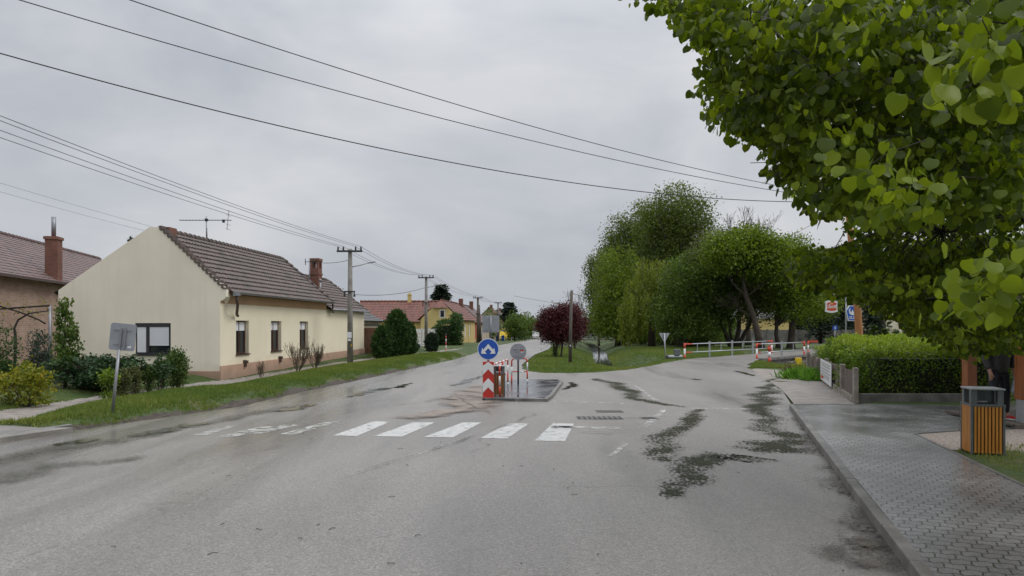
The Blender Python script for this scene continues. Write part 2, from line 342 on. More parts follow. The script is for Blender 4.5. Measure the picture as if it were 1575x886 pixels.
M = dict(
 asphalt=asphalt_mat(), paver=paver_mat(), ground=ground_mat(),
 paint=decal_mat('road_paint', (.52, .52, .50), .5, 5.5, .16, .42, edge=0, c2=(.42, .42, .40), gscale=60, grain=.3),
 paint_worn=decal_mat('worn_road_paint', (.44, .44, .41), .5, 5, .22, .70, edge=0, c2=(.36, .36, .33)),
 paint_thin=decal_mat('thin_road_paint', (.48, .48, .46), .5, 6, .35, .7, edge=0),
 water=decal_mat('puddle_water', (.035, .036, .022), .09, 2.2, 1.25, 1.33, edge=.85, gscale=45, grain=.45, bmp=.05),
 film=decal_mat('wet_film_painted_reflection', (.034, .036, .020), .55, 1.3, 1.42, 1.98, spec=.05, edge=1.0, gscale=22, grain=.95, bmp=.3, c2=(.038, .042, .022)),  # wet film; dark olive colour paints in the trees it would mirror
 soft=decal_mat('soft_damp_streak', (.06, .06, .04), .35, 1.6, 1.1, 2.6, spec=.3, edge=1.1, gscale=22, grain=.5, bmp=.15, c2=(.08, .078, .058)),
 dirt=decal_mat('gutter_dirt', (.06, .053, .045), .5, 1.6, 1.3, 1.8, edge=.9, c2=(.12, .10, .08), gscale=30, grain=.6, bmp=.4),
 clay=decal_mat('orange_clay', (.3, .13, .06), .6, 4, .9, 1.1, edge=.8),
 sandy=decal_mat('sandy_grit', (.27, .215, .175), .6, 1.6, .7, 1.6, edge=.9, c2=(.2, .17, .145), gscale=60, grain=.5, bmp=.3),
 kerb=mat('kerb_concrete', (.2, .19, .175), (.1, .095, .085), 2.5, .5, bmp=.4, bscale=40),
 kerbl=mat('pale_concrete', (.24, .225, .205), (.15, .14, .125), 2, .6, bmp=.4, bscale=30),
 cream=render_mat('cream_render', (.80, .73, .555), (.73, .665, .50), (.55, .46, .33)),
 creamg=render_mat('cream_gable_render', (.85, .785, .65), (.77, .70, .575), (.5, .43, .32)),
 ochre=mat('ochre_render', (.46, .30, .17), (.40, .26, .15), 1, .85),
 plinth=render_mat('peach_plinth', (.54, .35, .245), (.44, .28, .195), (.2, .15, .11)),
 brick=brick_mat('old_brick', (.36, .21, .155), (.44, .29, .22), (.40, .35, .30), .3, .09, ms=.012),
 chim=brick_mat('chimney_brick', (.26, .10, .065), (.18, .075, .05), (.15, .12, .1)),
 roof=tile_mat('grey_brown_tiles', (.135, .098, .085), (.09, .072, .066)),
 roof2=tile_mat('mauve_tiles', (.17, .105, .097), (.125, .085, .083), tile=.3),
 roofd=tile_mat('dark_grey_tiles', (.10, .10, .105), (.14, .135, .13)),
 roofr=tile_mat('red_tiles', (.20, .075, .052), (.145, .06, .045), (.09, .05, .042), tile=.4),
 zinc=mat('zinc_gutter', (.30, .31, .33), (.22, .22, .235), 3, .45, .6),
 galv=mat('galvanised_steel', (.42, .44, .46), (.34, .36, .38), 6, .45, .55),
 signback=mat('sign_back_grey', (.33, .345, .37), (.27, .28, .31), 3, .5, .35),
 brown=mat('brown_metal', (.07, .045, .035), None, 3, .5),
 frame_b=mat('brown_window_frame', (.09, .04, .025), None, 3, .5),
 frame_a=mat('anthracite_frame', (.035, .037, .042), None, 3, .45),
 white=mat('white_paint', (.72, .73, .73), (.64, .65, .65), 3, .45),
 shutter=mat('white_shutter', (.74, .75, .78), (.68, .69, .72), 1, .5),
 curtain=mat('grey_curtain', (.16, .165, .17), (.08, .08, .085), 12, .8),
 glass=glass_mat('window_glass'),
 dark=mat('dark_void', (.01, .01, .01), None, 1, .9),
 red=mat('red_paint', (.52, .03, .02), (.42, .025, .018), 4, .4),
 redo=mat('orange_red_paint', (.58, .07, .03), (.48, .05, .025), 4, .45),
 blue=mat('sign_blue', (.012, .085, .42), (.010, .07, .37), 2, .35),
 binblue=mat('bin_blue', (.01, .05, .22), None, 2, .5),
 slat=wood_mat('orange_slats', (.66, .29, .05), (.50, .20, .035), .35),
 slatd=wood_mat('brown_slats', (.33, .17, .07), (.22, .11, .045), .45),
 bingrey=mat('bin_grey_metal', (.16, .175, .185), (.12, .13, .14), 5, .4, .3),
 post=wood_mat('stained_post', (.32, .11, .035), (.20, .065, .02), .4),
 polew=wood_mat('weathered_pole', (.13, .105, .085), (.07, .058, .048), .8),
 poleo=wood_mat('orange_pole', (.40, .18, .06), (.27, .11, .04), .6),
 polec=mat('concrete_pole', (.24, .225, .20), (.16, .15, .135), 3, .8, bmp=.3),
 iron=mat('dark_iron', (.03, .03, .032), None, 5, .5),
 cable=mat('black_cable', (.015, .015, .016), None, 5, .6),
 fconc=mat('fence_concrete', (.30, .265, .225), (.15, .135, .11), 4, .85, bmp=.5, bscale=30),
 fpan=wood_mat('mossy_panel', (.16, .125, .105), (.085, .07, .055), .85, (6, 6, 1)),
 fwhite=mat('white_concrete_panel', (.55, .55, .53), (.42, .42, .40), 4, .8),
 bark=wood_mat('bark', (.075, .058, .045), (.035, .028, .022), .85, (8, 8, 1.5)),
 barkg=wood_mat('grey_bark', (.14, .115, .095), (.075, .062, .05), .85, (8, 8, 1.5)),
 twig=mat('dark_twig', (.028, .022, .016), None, 8, .8),
 twigb=mat('brown_twig', (.13, .095, .07), (.09, .065, .05), 8, .8),
 yellow=mat('yellow_render', (.62, .48, .20), (.55, .42, .17), 1, .85),
 orange=mat('orange_render', (.48, .12, .05), None, 1, .85),
 beige=mat('beige_render', (.45, .38, .29), None, 1, .85),
 vany=mat('van_yellow', (.75, .52, .02), None, 2, .3),
 carw=mat('car_white', (.7, .7, .72), None, 2, .25),
 card=mat('car_dark', (.02, .022, .028), None, 2, .2),
 gate=wood_mat('brown_gate', (.17, .07, .035), (.11, .045, .025), .5),
 skin=mat('skin', (.36, .20, .14), (.32, .17, .12), 6, .55),
 jacket=mat('black_jacket', (.018, .018, .02), (.03, .03, .033), 6, .6, bmp=.3, bscale=25),
 trous=mat('navy_trousers', (.012, .013, .022), None, 6, .75),
 shoe=mat('red_shoe', (.55, .015, .02), None, 5, .5),
 hair=mat('dark_hair', (.02, .015, .012), None, 20, .7),
 bag=mat('grey_plastic_bag', (.42, .44, .46), (.2, .21, .23), 18, .35, bmp=.6, bscale=25),
 rubber=mat('rubber', (.02, .02, .02), None, 5, .7),
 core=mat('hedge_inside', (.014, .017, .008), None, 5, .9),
 apron=mat('rough_apron', (.24, .215, .19), (.16, .14, .12), 3, .6, bmp=.5, bscale=60),
 gold=mat('gold', (.7, .5, .15), None, 5, .4),
)
def stream_mat():
    m, nt, bs = new_mat('stream_water'); bs.inputs['Base Color'].default_value = (.05, .055, .045, 1); bs.inputs['Roughness'].default_value = .04
    bs.inputs['Specular IOR Level'].default_value = .6
    n = nt.nodes.new('ShaderNodeTexNoise'); n.inputs['Scale'].default_value = 4; nt.links.new(wpos(nt), n.inputs['Vector']); bump(nt, bs, n.outputs[0], .08, .02); return m
M['stream'] = stream_mat()
FOL = dict(
 linden=foliage('linden_leaves', (0.0362, 0.0575, 0.0049), (0.0741, 0.1135, 0.0097), (0.1895, 0.2495, 0.0219), .52, .42),
 poplar=foliage('poplar_leaves', (0.0597, 0.0856, 0.0223), (0.0966, 0.1318, 0.0327), (0.1404, 0.1812, 0.0416)),
 willow=foliage('willow_leaves', (0.1048, 0.1348, 0.0229), (0.1521, 0.1903, 0.0315), (0.2113, 0.2458, 0.0429)),
 chestnut=foliage('chestnut_leaves', (0.0474, 0.0844, 0.0178), (0.0765, 0.1249, 0.0253), (0.1368, 0.1941, 0.0356)),
 bright=foliage('maple_leaves', (0.0710, 0.1110, 0.0143), (0.1183, 0.1776, 0.0215), (0.1859, 0.2617, 0.0315)),
 purple=foliage('purple_leaves', (0.0379, 0.0088, 0.0132), (0.0696, 0.0154, 0.0220), (0.1075, 0.0242, 0.0308), .2),
 darkc=foliage('dark_conifer', (0.0132, 0.0242, 0.0154), (0.0220, 0.0396, 0.0242), (0.0385, 0.0605, 0.0385), .1, .6),
 conifer=foliage('green_conifer', (0.0225, 0.0500, 0.0150), (0.0375, 0.0813, 0.0225), (0.0625, 0.1125, 0.0312), .15, .6),
 juniper=foliage('juniper', (0.0182, 0.0416, 0.0182), (0.0312, 0.0676, 0.0260), (0.0585, 0.1105, 0.0364), .1, .6),
 spruceb=foliage('blue_green_conifer', (0.0330, 0.0495, 0.0385), (0.0550, 0.0770, 0.0572), (0.0825, 0.1100, 0.0825), .1, .6),
 yellowsh=foliage('yellow_green_shrub', (0.0770, 0.1100, 0.0132), (0.1760, 0.1980, 0.0220), (0.3520, 0.2970, 0.0330), .3),
 box=foliage('box_shrub', (0.0275, 0.0550, 0.0132), (0.0550, 0.0990, 0.0198), (0.0935, 0.1430, 0.0275), .2),
 hedge=foliage('hedge_leaves', (0.0440, 0.0852, 0.0132), (0.1031, 0.1719, 0.0220), (0.2338, 0.3163, 0.0330), .3),
 brownish=foliage('brown_green_leaves', (0.0633, 0.0715, 0.0275), (0.0949, 0.1073, 0.0385), (0.1265, 0.1430, 0.0495), .2),
 grass=foliage('grass_blades', (0.0678, 0.1132, 0.0198), (0.1170, 0.1779, 0.0330), (0.2094, 0.2264, 0.0605), .25, .6),
 plant=foliage('bright_plant', (0.0550, 0.1320, 0.0220), (0.0990, 0.2200, 0.0330), (0.1540, 0.3080, 0.0550), .3),
 dplum=foliage('plum_plant', (0.0440, 0.0165, 0.0220), (0.0770, 0.0275, 0.0385), (0.1100, 0.0440, 0.0550), .2),
 ivy=foliage('ivy_leaves', (0.0165, 0.0440, 0.0110), (0.0308, 0.0715, 0.0176), (0.0550, 0.1100, 0.0275), .2),
)

# ------------------------------------------------------------ ground
def poly_sd(x, y, poly):
    # signed distance to a polygon, negative inside (vectorised)
    x = np.asarray(x, float); y = np.asarray(y, float); d = np.full(x.shape, 1e9); ins = np.zeros(x.shape, bool)
    n = len(poly)
    for i in range(n):
        ax, ay = poly[i][:2]; bx, by = poly[(i+1) % n][:2]
        ex, ey = bx-ax, by-ay; l2 = ex*ex+ey*ey+1e-12
        t = np.clip(((x-ax)*ex+(y-ay)*ey)/l2, 0, 1)
        d = np.minimum(d, np.hypot(x-ax-t*ex, y-ay-t*ey))
        c = ((ay > y) != (by > y)) & (x < (bx-ax)*(y-ay)/(by-ay+1e-15)+ax)
        ins ^= c
    return np.where(ins, -d, d)
def line_d(x, y, pts):
    x = np.asarray(x, float); y = np.asarray(y, float); d = np.full(x.shape, 1e9)
    for (ax, ay), (bx, by) in zip(pts, pts[1:]):
        ex, ey = bx-ax, by-ay; t = np.clip(((x-ax)*ex+(y-ay)*ey)/(ex*ex+ey*ey), 0, 1)
        d = np.minimum(d, np.hypot(x-ax-t*ex, y-ay-t*ey))
    return d
sstep = lambda t: np.clip(t, 0, 1)**2*(3-2*np.clip(t, 0, 1))
KE = P(1222, 622, .12)[:2]; KD = Vector((P(1440, 886, .12)[0]-KE[0], P(1440, 886, .12)[1]-KE[1])).normalized()
kpt = lambda s: (KE[0]+KD.x*s, KE[1]+KD.y*s)          # along the kerb, towards the camera
left_edge = [(-13, -12), (-10.9, 0), (-9.6, 7), P(0, 678)[:2], P(112, 662)[:2], P(200, 650)[:2], P(370, 625)[:2], P(470, 602)[:2], P(560, 583)[:2], P(640, 566)[:2], P(700, 553)[:2], (-2.72, 45)]
near_right = [(1.5, 45), P(802, 561)[:2], P(803, 566)[:2], P(811, 571)[:2], P(835, 573.5)[:2], P(870, 574)[:2], P(920, 573)[:2], P(965, 569)[:2], P(1000, 563)[:2], P(1030, 557)[:2], P(1053, 553)[:2],
              (14.2, 39.0), P(1160, 556)[:2], P(1152, 560)[:2], P(1150, 566)[:2], P(1163, 574)[:2], P(1183, 586)[:2], P(1203, 600)[:2]]
asph = left_edge+near_right+[kpt(-.1), kpt(13), kpt(27)]
far_main = [(-2.72, 1.5, 45), (-2.1, 3.0, 56), (-1.76, 3.85, 67), (-1.0, 4.4, 79), (.6, 6.1, 106), (3.2, 8.9, 150), (6.8, 12.4, 212), (12, 17.6, 300), (30, 36, 600)]
side_road = [((9.76, 38.7), (14.2, 39.0)), ((14.0, 43.6), (16.8, 41.9)), ((18.5, 48.5), (20.3, 45.2)), ((24, 56), (27, 51)), ((34, 66), (37, 60)), ((60, 74), (60, 68)), ((95, 78), (95, 72)), ((260, 84), (260, 76))]
mainp = [(a, y) for a, b, y in far_main]+[(b, y) for a, b, y in far_main[::-1]]
sidep = [a for a, b in side_road]+[b for a, b in side_road[::-1]]
rightp = [kpt(-.1), P(1300, 622, .12)[:2], P(1330, 618, .12)[:2], (9.2, 17.6), (10.5, 24), (13.4, 30.5), (40, 30.5), (40, -12), kpt(28)]
pitp = [(13.4, 38.5), (18.9, 44.7), (21.6, 40.6), (14.9, 31.6), (13.2, 33.4)]
islp = [P(742, 617)[:2], P(842, 618)[:2], P(850, 612)[:2], P(866, 590)[:2], P(862, 587)[:2], P(800, 586)[:2], P(775, 590)[:2]]
CRK = [(5.9, 43.5), (8.0, 62), (10.0, 81), (13, 112), (18, 170)]
pathp = [P(-160, 655)[:2], P(-160, 645)[:2], P(0, 633)[:2], P(150, 610)[:2], P(250, 596)[:2], P(318, 588)[:2], P(360, 583)[:2], P(560, 552)[:2], P(640, 544)[:2], P(700, 536.5)[:2], P(712, 537)[:2], P(575, 556)[:2], P(480, 570)[:2],
         P(330, 598)[:2], P(230, 606)[:2], P(120, 625)[:2], P(60, 640)[:2], P(35, 653)[:2]]
drivep = [P(-200, 652, .08)[:2], P(20, 655, .08)[:2], P(60, 658, .08)[:2], P(112, 658, .08)[:2], P(0, 674, .08)[:2], (-9.9, 6), (-16, 6)]
apron = [P(1203, 600)[:2], P(1222, 622)[:2], P(1312, 622)[:2], P(1290, 602)[:2], P(1262, 582)[:2], P(1215, 583)[:2], P(1183, 586)[:2]]
gravp = [P(1400, 664, .12)[:2], P(1500, 655, .12)[:2], (14, 12.4), (14, 9.9), P(1500, 690, .12)[:2], P(1440, 688, .12)[:2]]
def T_full(x, y):
    x = np.asarray(x, float); y = np.asarray(y, float)
    b = base(y)
    da = np.minimum(np.minimum(poly_sd(x, y, asph), poly_sd(x, y, mainp)), poly_sd(x, y, sidep))
    z = b+0.0
    # verge on the house side: low mound between road and footpath
    dp = np.minimum(poly_sd(x, y, pathp), 50)
    left = (x < -1.0)
    mound = .17*sstep((da-.1)/.9)*sstep((dp+.05)/1.1)*np.where(y < 85, 1, .4)
    n1 = .02*np.sin(x*1.7+y*.6)*np.sin(y*.9-x*.4)
    z = z+np.where(left & (da > 0), mound, 0)+np.where(da > .3, n1, 0)
    # central strip and stream
    dc = line_d(x, y, CRK)
    dxf = x-5.9; dfr = np.hypot(dxf, .15*(43.5-y))
    dd = np.where(y < 43.5, dfr, dc)
    dd = dd+.06*np.sin(y*.8)+.05*np.sin(y*2.1+x)
    prof = -.82+.40*np.maximum(dd-.15, 0)+.06*np.sin(x*.8)*np.clip(dd, 0, 3)/3
    zc = np.minimum(z, np.where(prof > -.25, -.25+(prof+.25)*.75, prof)+b)
    k = sstep((da-.05)/1.3)
    inc = (x > -1.0) & (x < 30) & (y > 26)
    z = np.where(inc, z+(zc-z)*k, z)
    z = z+np.where((x > 8) & (y > 40) & (da > 2), .12*np.sin(x*.21+1)*np.cos(y*.17), 0)
    # culvert pit beside the bridge
    dpit = poly_sd(x, y, pitp)
    z = np.where(dpit < 0, np.maximum(b-1.0, b+.9*dpit/.8-.05), z)
    # pavement side, raised a little
    dr = poly_sd(x, y, rightp)
    dk = -((x-KE[0])*(-KD.y)+(y-KE[1])*KD.x)
    z = np.where((dr < 0), np.where(np.abs(dk) < .42, np.minimum(z, 0), .108), z)
    # below the sheets
    z = np.where(da < .06, b-.06, np.where(da < .25, np.minimum(z, b-.012+(da-.06)*.2), z))
    dpv = poly_sd(x, y, pavep)
    dl = poly_sd(x, y, drivep); z = np.where(dl < .05, 0.0, z)
    dap = poly_sd(x, y, apron); z = np.where(dap < .05, np.minimum(z, -.03), z)
    return z, da, dp, dc
pave_edge = [P(1405, 667, .12)[:2], P(1575, 749, .12)[:2]]
pdv = (Vector(pave_edge[1])-Vector(pave_edge[0])).normalized()
pavep = [kpt(0), P(1318, 622.5, .12)[:2], P(1325, 621, .12)[:2], P(1490, 624, .12)[:2], (14, 16.2), (14, 12.9), P(1490, 661, .12)[:2], pave_edge[0], pave_edge[1], tuple(Vector(pave_edge[0])+pdv*26), kpt(27)]
def Tz(x, y): return float(T_full(np.array([x]), np.array([y]))[0][0])
def axis(*segs):
    a = []
    for s in segs: a += list(s)
    return np.array(sorted(set(np.round(a, 4))))
xs = axis(-np.geomspace(60, 3000, 22), np.arange(-60, -16, 2), np.arange(-16, 22, .25), np.arange(22, 60, 1.5), np.geomspace(60, 3000, 22))
ys = axis(-np.geomspace(16, 1500, 12), np.arange(-15, 8, 1), np.arange(8, 50, .25), np.arange(50, 100, .8), np.arange(100, 320, 6), np.geomspace(320, 4000, 18))
gx, gy = np.meshgrid(xs, ys); gz, gda, gdp, gdc = T_full(gx.ravel(), gy.ravel())
def np_mesh(name, V, Fq, mats, attrs=None, smooth=False, parent=None):
    me = bpy.data.meshes.new(name); V = np.asarray(V, np.float32); Fq = np.asarray(Fq, np.int32); k = Fq.shape[1]
    me.vertices.add(len(V)); me.vertices.foreach_set('co', V.ravel())
    me.loops.add(Fq.size); me.loops.foreach_set('vertex_index', Fq.ravel())
    me.polygons.add(len(Fq)); me.polygons.foreach_set('loop_start', np.arange(0, Fq.size, k, dtype=np.int32))
    me.polygons.foreach_set('use_smooth', np.full(len(Fq), bool(smooth)))
    me.update(calc_edges=True)
    for nm, a in (attrs or {}).items():
        at = me.attributes.new(nm, 'FLOAT', 'POINT'); at.data.foreach_set('value', np.asarray(a, np.float32).ravel())
    me.materials.append(mats); o = bpy.data.objects.new(name, me); col.objects.link(o)
    if parent is not None: o.parent = parent
    return o
nx, ny = len(xs), len(ys); ii, jj = np.meshgrid(np.arange(nx-1), np.arange(ny-1)); a0 = (jj*nx+ii).ravel()
gyf = gy.ravel(); gxf = gx.ravel()
soil = np.where(gxf < -1, np.clip(1.3-gda/.45+.2*np.sin(gxf*3.1+gyf*1.7), 0, 1)*np.where(gyf < 21, 1, np.clip(1.6-(gyf-21)*.09, .35, 1)), np.where((gxf < 9), np.clip(.6-gda/.3, 0, 1)*.9, .15))
soil = np.maximum(soil, np.where(poly_sd(gxf, gyf, pitp) < .1, 1, 0)); soil = np.maximum(soil, np.clip(.5-gdc*.8, 0, .5)*(gyf > 43))
soil = np.where(np.hypot(gxf+16, gyf-19.5) < 3.6, .55, soil)
pth = np.clip(.62-gdp*1.6, 0, 1); pth = np.where((gyf > 10) & (gxf < 0), pth, 0); pth = np.maximum(pth, np.clip(.5-poly_sd(gxf, gyf, [P(1152, 567)[:2], P(1200, 569)[:2], P(1238, 575)[:2], P(1262, 586)[:2], P(1190, 592)[:2]])*2, 0, 1))
dgr = poly_sd(gxf, gyf, gravp); grv = np.clip(.6-dgr*1.6, 0, 1)
ground = np_mesh('ground', np.stack([gxf, gyf, gz], 1), np.stack([a0, a0+1, a0+nx+1, a0+nx], 1), M['ground'], dict(soil=soil, path=pth, gravel=grv), smooth=True)
tag(ground, kind='structure')

# ------------------------------------------------------------ road sheets
def sheet(name, pts, z, m, kind='structure', thick=0):
    b = MB()
    if callable(z): b.poly([(x, y, z(x, y)) for x, y in pts])
    else: b.poly([(p[0], p[1], z) for p in pts])
    o = b.build(name, m)
    for p in o.data.polygons:
        if p.normal.z < 0: p.flip()
    if kind: tag(o, kind=kind)
    return o
def wiggle(pts, amp=.05, step=.35, seed=1):
    r = random.Random(seed); o = []
    for a, b in zip(pts, pts[1:]):
        a = Vector(a); b = Vector(b); n = max(1, int((b-a).length/step)); nrm = Vector((-(b-a).y, (b-a).x)).normalized()
        for i in range(n):
            q = a.lerp(b, i/n)+(nrm*amp*r.uniform(-1, 1) if i else Vector((0, 0))); o.append((q.x, q.y))
    o.append(tuple(pts[-1])); return o
A = left_edge[:4]+wiggle(left_edge[4:], .05)+wiggle(near_right[:11], .05, seed=3)+wiggle(near_right[11:], .08, seed=4)+[kpt(-.05), kpt(13), kpt(27)]
sheet('road', A, 0.0, M['asphalt'])
b = MB()
for (a1, b1, y1), (a2, b2, y2) in zip(far_main, far_main[1:]):
    n = max(1, int((y2-y1)/6))
    for i in range(n):
        t, u = i/n, (i+1)/n; ya, yb = y1+(y2-y1)*t, y1+(y2-y1)*u
        b.quad((a1+(a2-a1)*t, ya, bz(ya)+.002), (b1+(b2-b1)*t, ya, bz(ya)+.002), (b1+(b2-b1)*u, yb, bz(yb)+.002), (a1+(a2-a1)*u, yb, bz(yb)+.002))
tag(b.build('road', M['asphalt']), kind='structure')
b = MB()
for (p1, q1), (p2, q2) in zip(side_road, side_road[1:]):
    n = 5
    for i in range(n):
        t, u = i/n, (i+1)/n; Lp = lambda a, c, k: (a[0]+(c[0]-a[0])*k, a[1]+(c[1]-a[1])*k)
        c4 = [Lp(p1, p2, t), Lp(q1, q2, t), Lp(q1, q2, u), Lp(p1, p2, u)]
        b.quad(*[(x, y, bz(y)+.004) for x, y in c4])
tag(b.build('side_road', M['asphalt']), kind='structure')
# pavement of interlocking blocks, its kerbs
sheet('pavement', pavep, .12, M['paver'])
def kerb(name, pts, wdt, z1, z0, m, joint=1.0, side=1):
    b = MB()
    for a, c in zip(pts, pts[1:]):
        a = Vector(a); c = Vector(c); L = (c-a).length; n = max(1, round(L/joint)); d = (c-a)/n
        for i in range(n):
            p = a+d*i; q = a+d*(i+1); mid = (p+q)/2; ang = math.atan2(d.y, d.x); nrm = Vector((-d.y, d.x)).normalized()*side
            mid = mid+nrm*wdt/2+Vector((random.uniform(-.003, .003), random.uniform(-.003, .003)))
            b.box((mid.x, mid.y, (z0+z1)/2+random.uniform(-.004, .002)), (d.length-.008, wdt, z1-z0), rz=ang)
    return tag(b.build(name, m, bevel=.012), kind='structure')
kerb('kerb', [kpt(27), kpt(0)], .11, .127, -.1, M['kerb'], side=1)
kerb('kerb', [pavep[8], pavep[7]], .05, .135, 0, M['kerb'], side=-1); kerb('kerb', [pavep[9], pavep[8]], .05, .135, 0, M['kerb'], side=-1)
b = MB(); n = len(drivep); bot = [(x, y, -.08) for x, y in drivep]; top = [(x, y, .085) for x, y in drivep]
b.add(bot+top, [tuple(range(n, 2*n))]+[(k, (k+1) % n, n+(k+1) % n, n+k) for k in range(n)]); tag(b.build('driveway', M['kerbl']), kind='structure')
kerb('kerb', [P(-60, 684)[:2], P(0, 676.5)[:2], P(112, 660)[:2]], .12, .095, -.1, M['kerb'], side=1)
b = MB(); LC = [(1183, 586), (1193, 593), (1203, 600), (1212, 610), (1217, 616), (1221, 621.5)]; RC = [(1235, 574), (1262, 584), (1285, 599), (1300, 611), (1307, 617), (1316, 622)]; ZL = [.006, .006, .006, .008, .02, .05]; ZR = [.006, .01, .02, .07, .1, .117]
for i in range(5): b.quad(*[P(q[0], q[1], z) for q, z in ((LC[i], ZL[i]), (RC[i], ZR[i]), (RC[i+1], ZR[i+1]), (LC[i+1], ZL[i+1]))])
tag(b.build('apron', M['apron'], smooth=True), kind='structure')
# traffic island, wet blocks with a kerb
b = MB(); n = len(islp); b.add([(x, y, -.05) for x, y in islp]+[(x, y, .075) for x, y in islp], [tuple(range(n, 2*n))]+[(k, (k+1) % n, n+(k+1) % n, n+k) for k in range(n)])
m_isl, nti, bsi = new_mat('wet_island_paving')
bk = nti.nodes.new('ShaderNodeTexBrick'); bk.inputs['Scale'].default_value = 1; bk.inputs['Brick Width'].default_value = .2; bk.inputs['Row Height'].default_value = .1; bk.inputs['Mortar Size'].default_value = .005
bk.inputs['Color1'].default_value = (.075, .08, .085, 1); bk.inputs['Color2'].default_value = (.11, .11, .115, 1); bk.inputs['Mortar'].default_value = (.02, .02, .02, 1)
nti.links.new(wpos(nti), bk.inputs['Vector']); nti.links.new(bk.outputs[0], bsi.inputs['Base Color'])
_, ff = mix_noise(nti, (0, 0, 0), (1, 1, 1), 1.4, wpos(nti)); rr = nti.nodes.new('ShaderNodeMapRange'); rr.inputs[3].default_value = .07; rr.inputs[4].default_value = .3
nti.links.new(ff, rr.inputs[0]); nti.links.new(rr.outputs[0], bsi.inputs['Roughness']); bump(nti, bsi, bk.outputs['Fac'], -.15, .003)
tag(b.build('traffic_island', m_isl), kind='structure')
kerb('kerb', [islp[0], islp[1], islp[2], islp[3], islp[4]], .1, .082, -.05, M['kerb'], joint=.8, side=1)

# ------------------------------------------------------------ painted markings
MZ = .004
mk = MB()
for a, c, d, e in (((512, 670), (575, 648), (600, 649), (549, 671)), ((575, 671), (635, 650), (669, 650), (618, 672)), ((652, 672.5), (712, 650), (741, 650), (697, 673)),
                   ((739, 674), (782, 651), (813, 652), (780, 675)), ((822, 678), (851, 651), (883, 652), (869, 679))):
    mk.poly([P(*q)[:2]+(MZ,) for q in (a, c, d, e)][::-1])
tag(mk.build('road_marking', M['paint']), kind='structure')
mk = MB()
for a, c, d, e in (((296, 669), (350, 655), (362, 656), (320, 669)), ((333, 672), (400, 656), (425, 656), (362, 672)), ((380, 667), (440, 653), (460, 654), (400, 668)), ((430, 668), (505, 648), (522, 649), (452, 669)),
                   ((935, 702), (960, 681), (967, 682), (945, 702)), ((848, 659), (848, 655), (955, 657), (955, 660))):
    mk.poly([P(*q)[:2]+(MZ,) for q in (a, c, d, e)])
tag(mk.build('worn_road_marking', M['paint_worn']), kind='structure')
mk = MB()
for a, c, wd in (((842, 616.8), (972, 621), .12), ((1062, 628), (1150, 629), .12), ((1180, 629.5), (1221, 629), .12), ((992, 656), (1022, 630), .13), ((1000, 610), (1017, 620), .12), ((975, 592), (1000, 610), .1), ((780, 652), (822, 655), .07), ((640, 700), (730, 668), .05)):
    p = Vector(P(*a)[:2]); q = Vector(P(*c)[:2]); nn = Vector((-(q-p).y, (q-p).x)).normalized()*wd/2
    mk.poly([(*(p+nn), MZ), (*(q+nn), MZ), (*(q-nn), MZ), (*(p-nn), MZ)])
tag(mk.build('thin_road_marking', M['paint_thin']), kind='structure')
RBN = [0]
def ribbon(name, pts, m, z=.008, jit=.12):
    RBN[0] += 1; z = z*.5+RBN[0]*.0011
    pts = [(a, c, h*(.8 if m is M['film'] else 1.1 if m in (M['film'], M['water'], M['dirt']) else 1)) for a, c, h in pts]
    # pts: (px, py, half width in m); a film lying on the road with an 'edge' weight
    W = [(Vector(P(a, c)[:2]), h) for a, c, h in pts]; S = []
    for (p, h), (q, g) in zip(W, W[1:]):
        n = max(1, int((q-p).length/.25))
        for i in range(n): S.append((p.lerp(q, i/n), h+(g-h)*i/n))
    S.append(W[-1]); V = []; E = []; Fq = []; cs = (-1, -.6, -.25, .25, .6, 1); k = len(cs)
    for i, (p, h) in enumerate(S):
        d = (S[min(i+1, len(S)-1)][0]-S[max(0, i-1)][0]).normalized(); nn = Vector((-d.y, d.x))
        o = nn*jit*2.2*h*(math.sin(i*.55+h*9)+.6*math.sin(i*1.3+2))
        for c in cs:
            q = p+nn*c*h+o; V.append((q.x, q.y, z+bz(q.y))); E.append((1-abs(c))*(0 if i in (0, len(S)-1) else 1)*1.15)
        if i:
            for j in range(k-1): Fq.append(((i-1)*k+j, (i-1)*k+j+1, i*k+j+1, i*k+j))
    o = np_mesh(name, V, Fq, m, dict(edge=E)); me = o.data
    for p in me.polygons:
        if p.normal.z < 0: p.flip()
    return tag(o, kind='structure')
WT, FM = M['water'], M['film']  # FM: wet streaks with the dark tree reflection put into their colour
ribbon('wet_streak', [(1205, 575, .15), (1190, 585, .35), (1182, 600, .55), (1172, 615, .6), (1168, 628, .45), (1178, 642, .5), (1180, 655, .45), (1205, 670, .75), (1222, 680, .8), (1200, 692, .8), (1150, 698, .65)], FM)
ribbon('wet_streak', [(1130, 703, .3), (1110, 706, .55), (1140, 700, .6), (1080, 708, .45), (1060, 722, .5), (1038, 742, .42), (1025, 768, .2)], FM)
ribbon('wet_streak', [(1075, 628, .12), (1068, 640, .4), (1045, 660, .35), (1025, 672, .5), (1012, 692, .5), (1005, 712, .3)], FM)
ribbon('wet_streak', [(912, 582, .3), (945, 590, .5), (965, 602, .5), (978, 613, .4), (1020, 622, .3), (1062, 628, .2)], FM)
ribbon('puddle', [(1165, 585, .1), (1195, 586, .3), (1222, 588, .15)], WT, .006)
ribbon('puddle', [(1125, 570, .1), (1145, 573, .22), (1160, 579, .1)], WT, .006)
ribbon('puddle', [(1060, 582, .2), (1072, 584, .3), (1085, 583, .15)], WT, .006)
ribbon('puddle', [(535, 612, .1), (560, 604, .35), (590, 599, .35), (612, 596, .3), (635, 588, .1)], WT, .006)
ribbon('puddle', [(415, 636, .1), (450, 629, .3), (492, 620, .25)], WT, .006)
ribbon('puddle', [(695, 594, .1), (720, 586, .25), (742, 578, .15)], WT, .006)
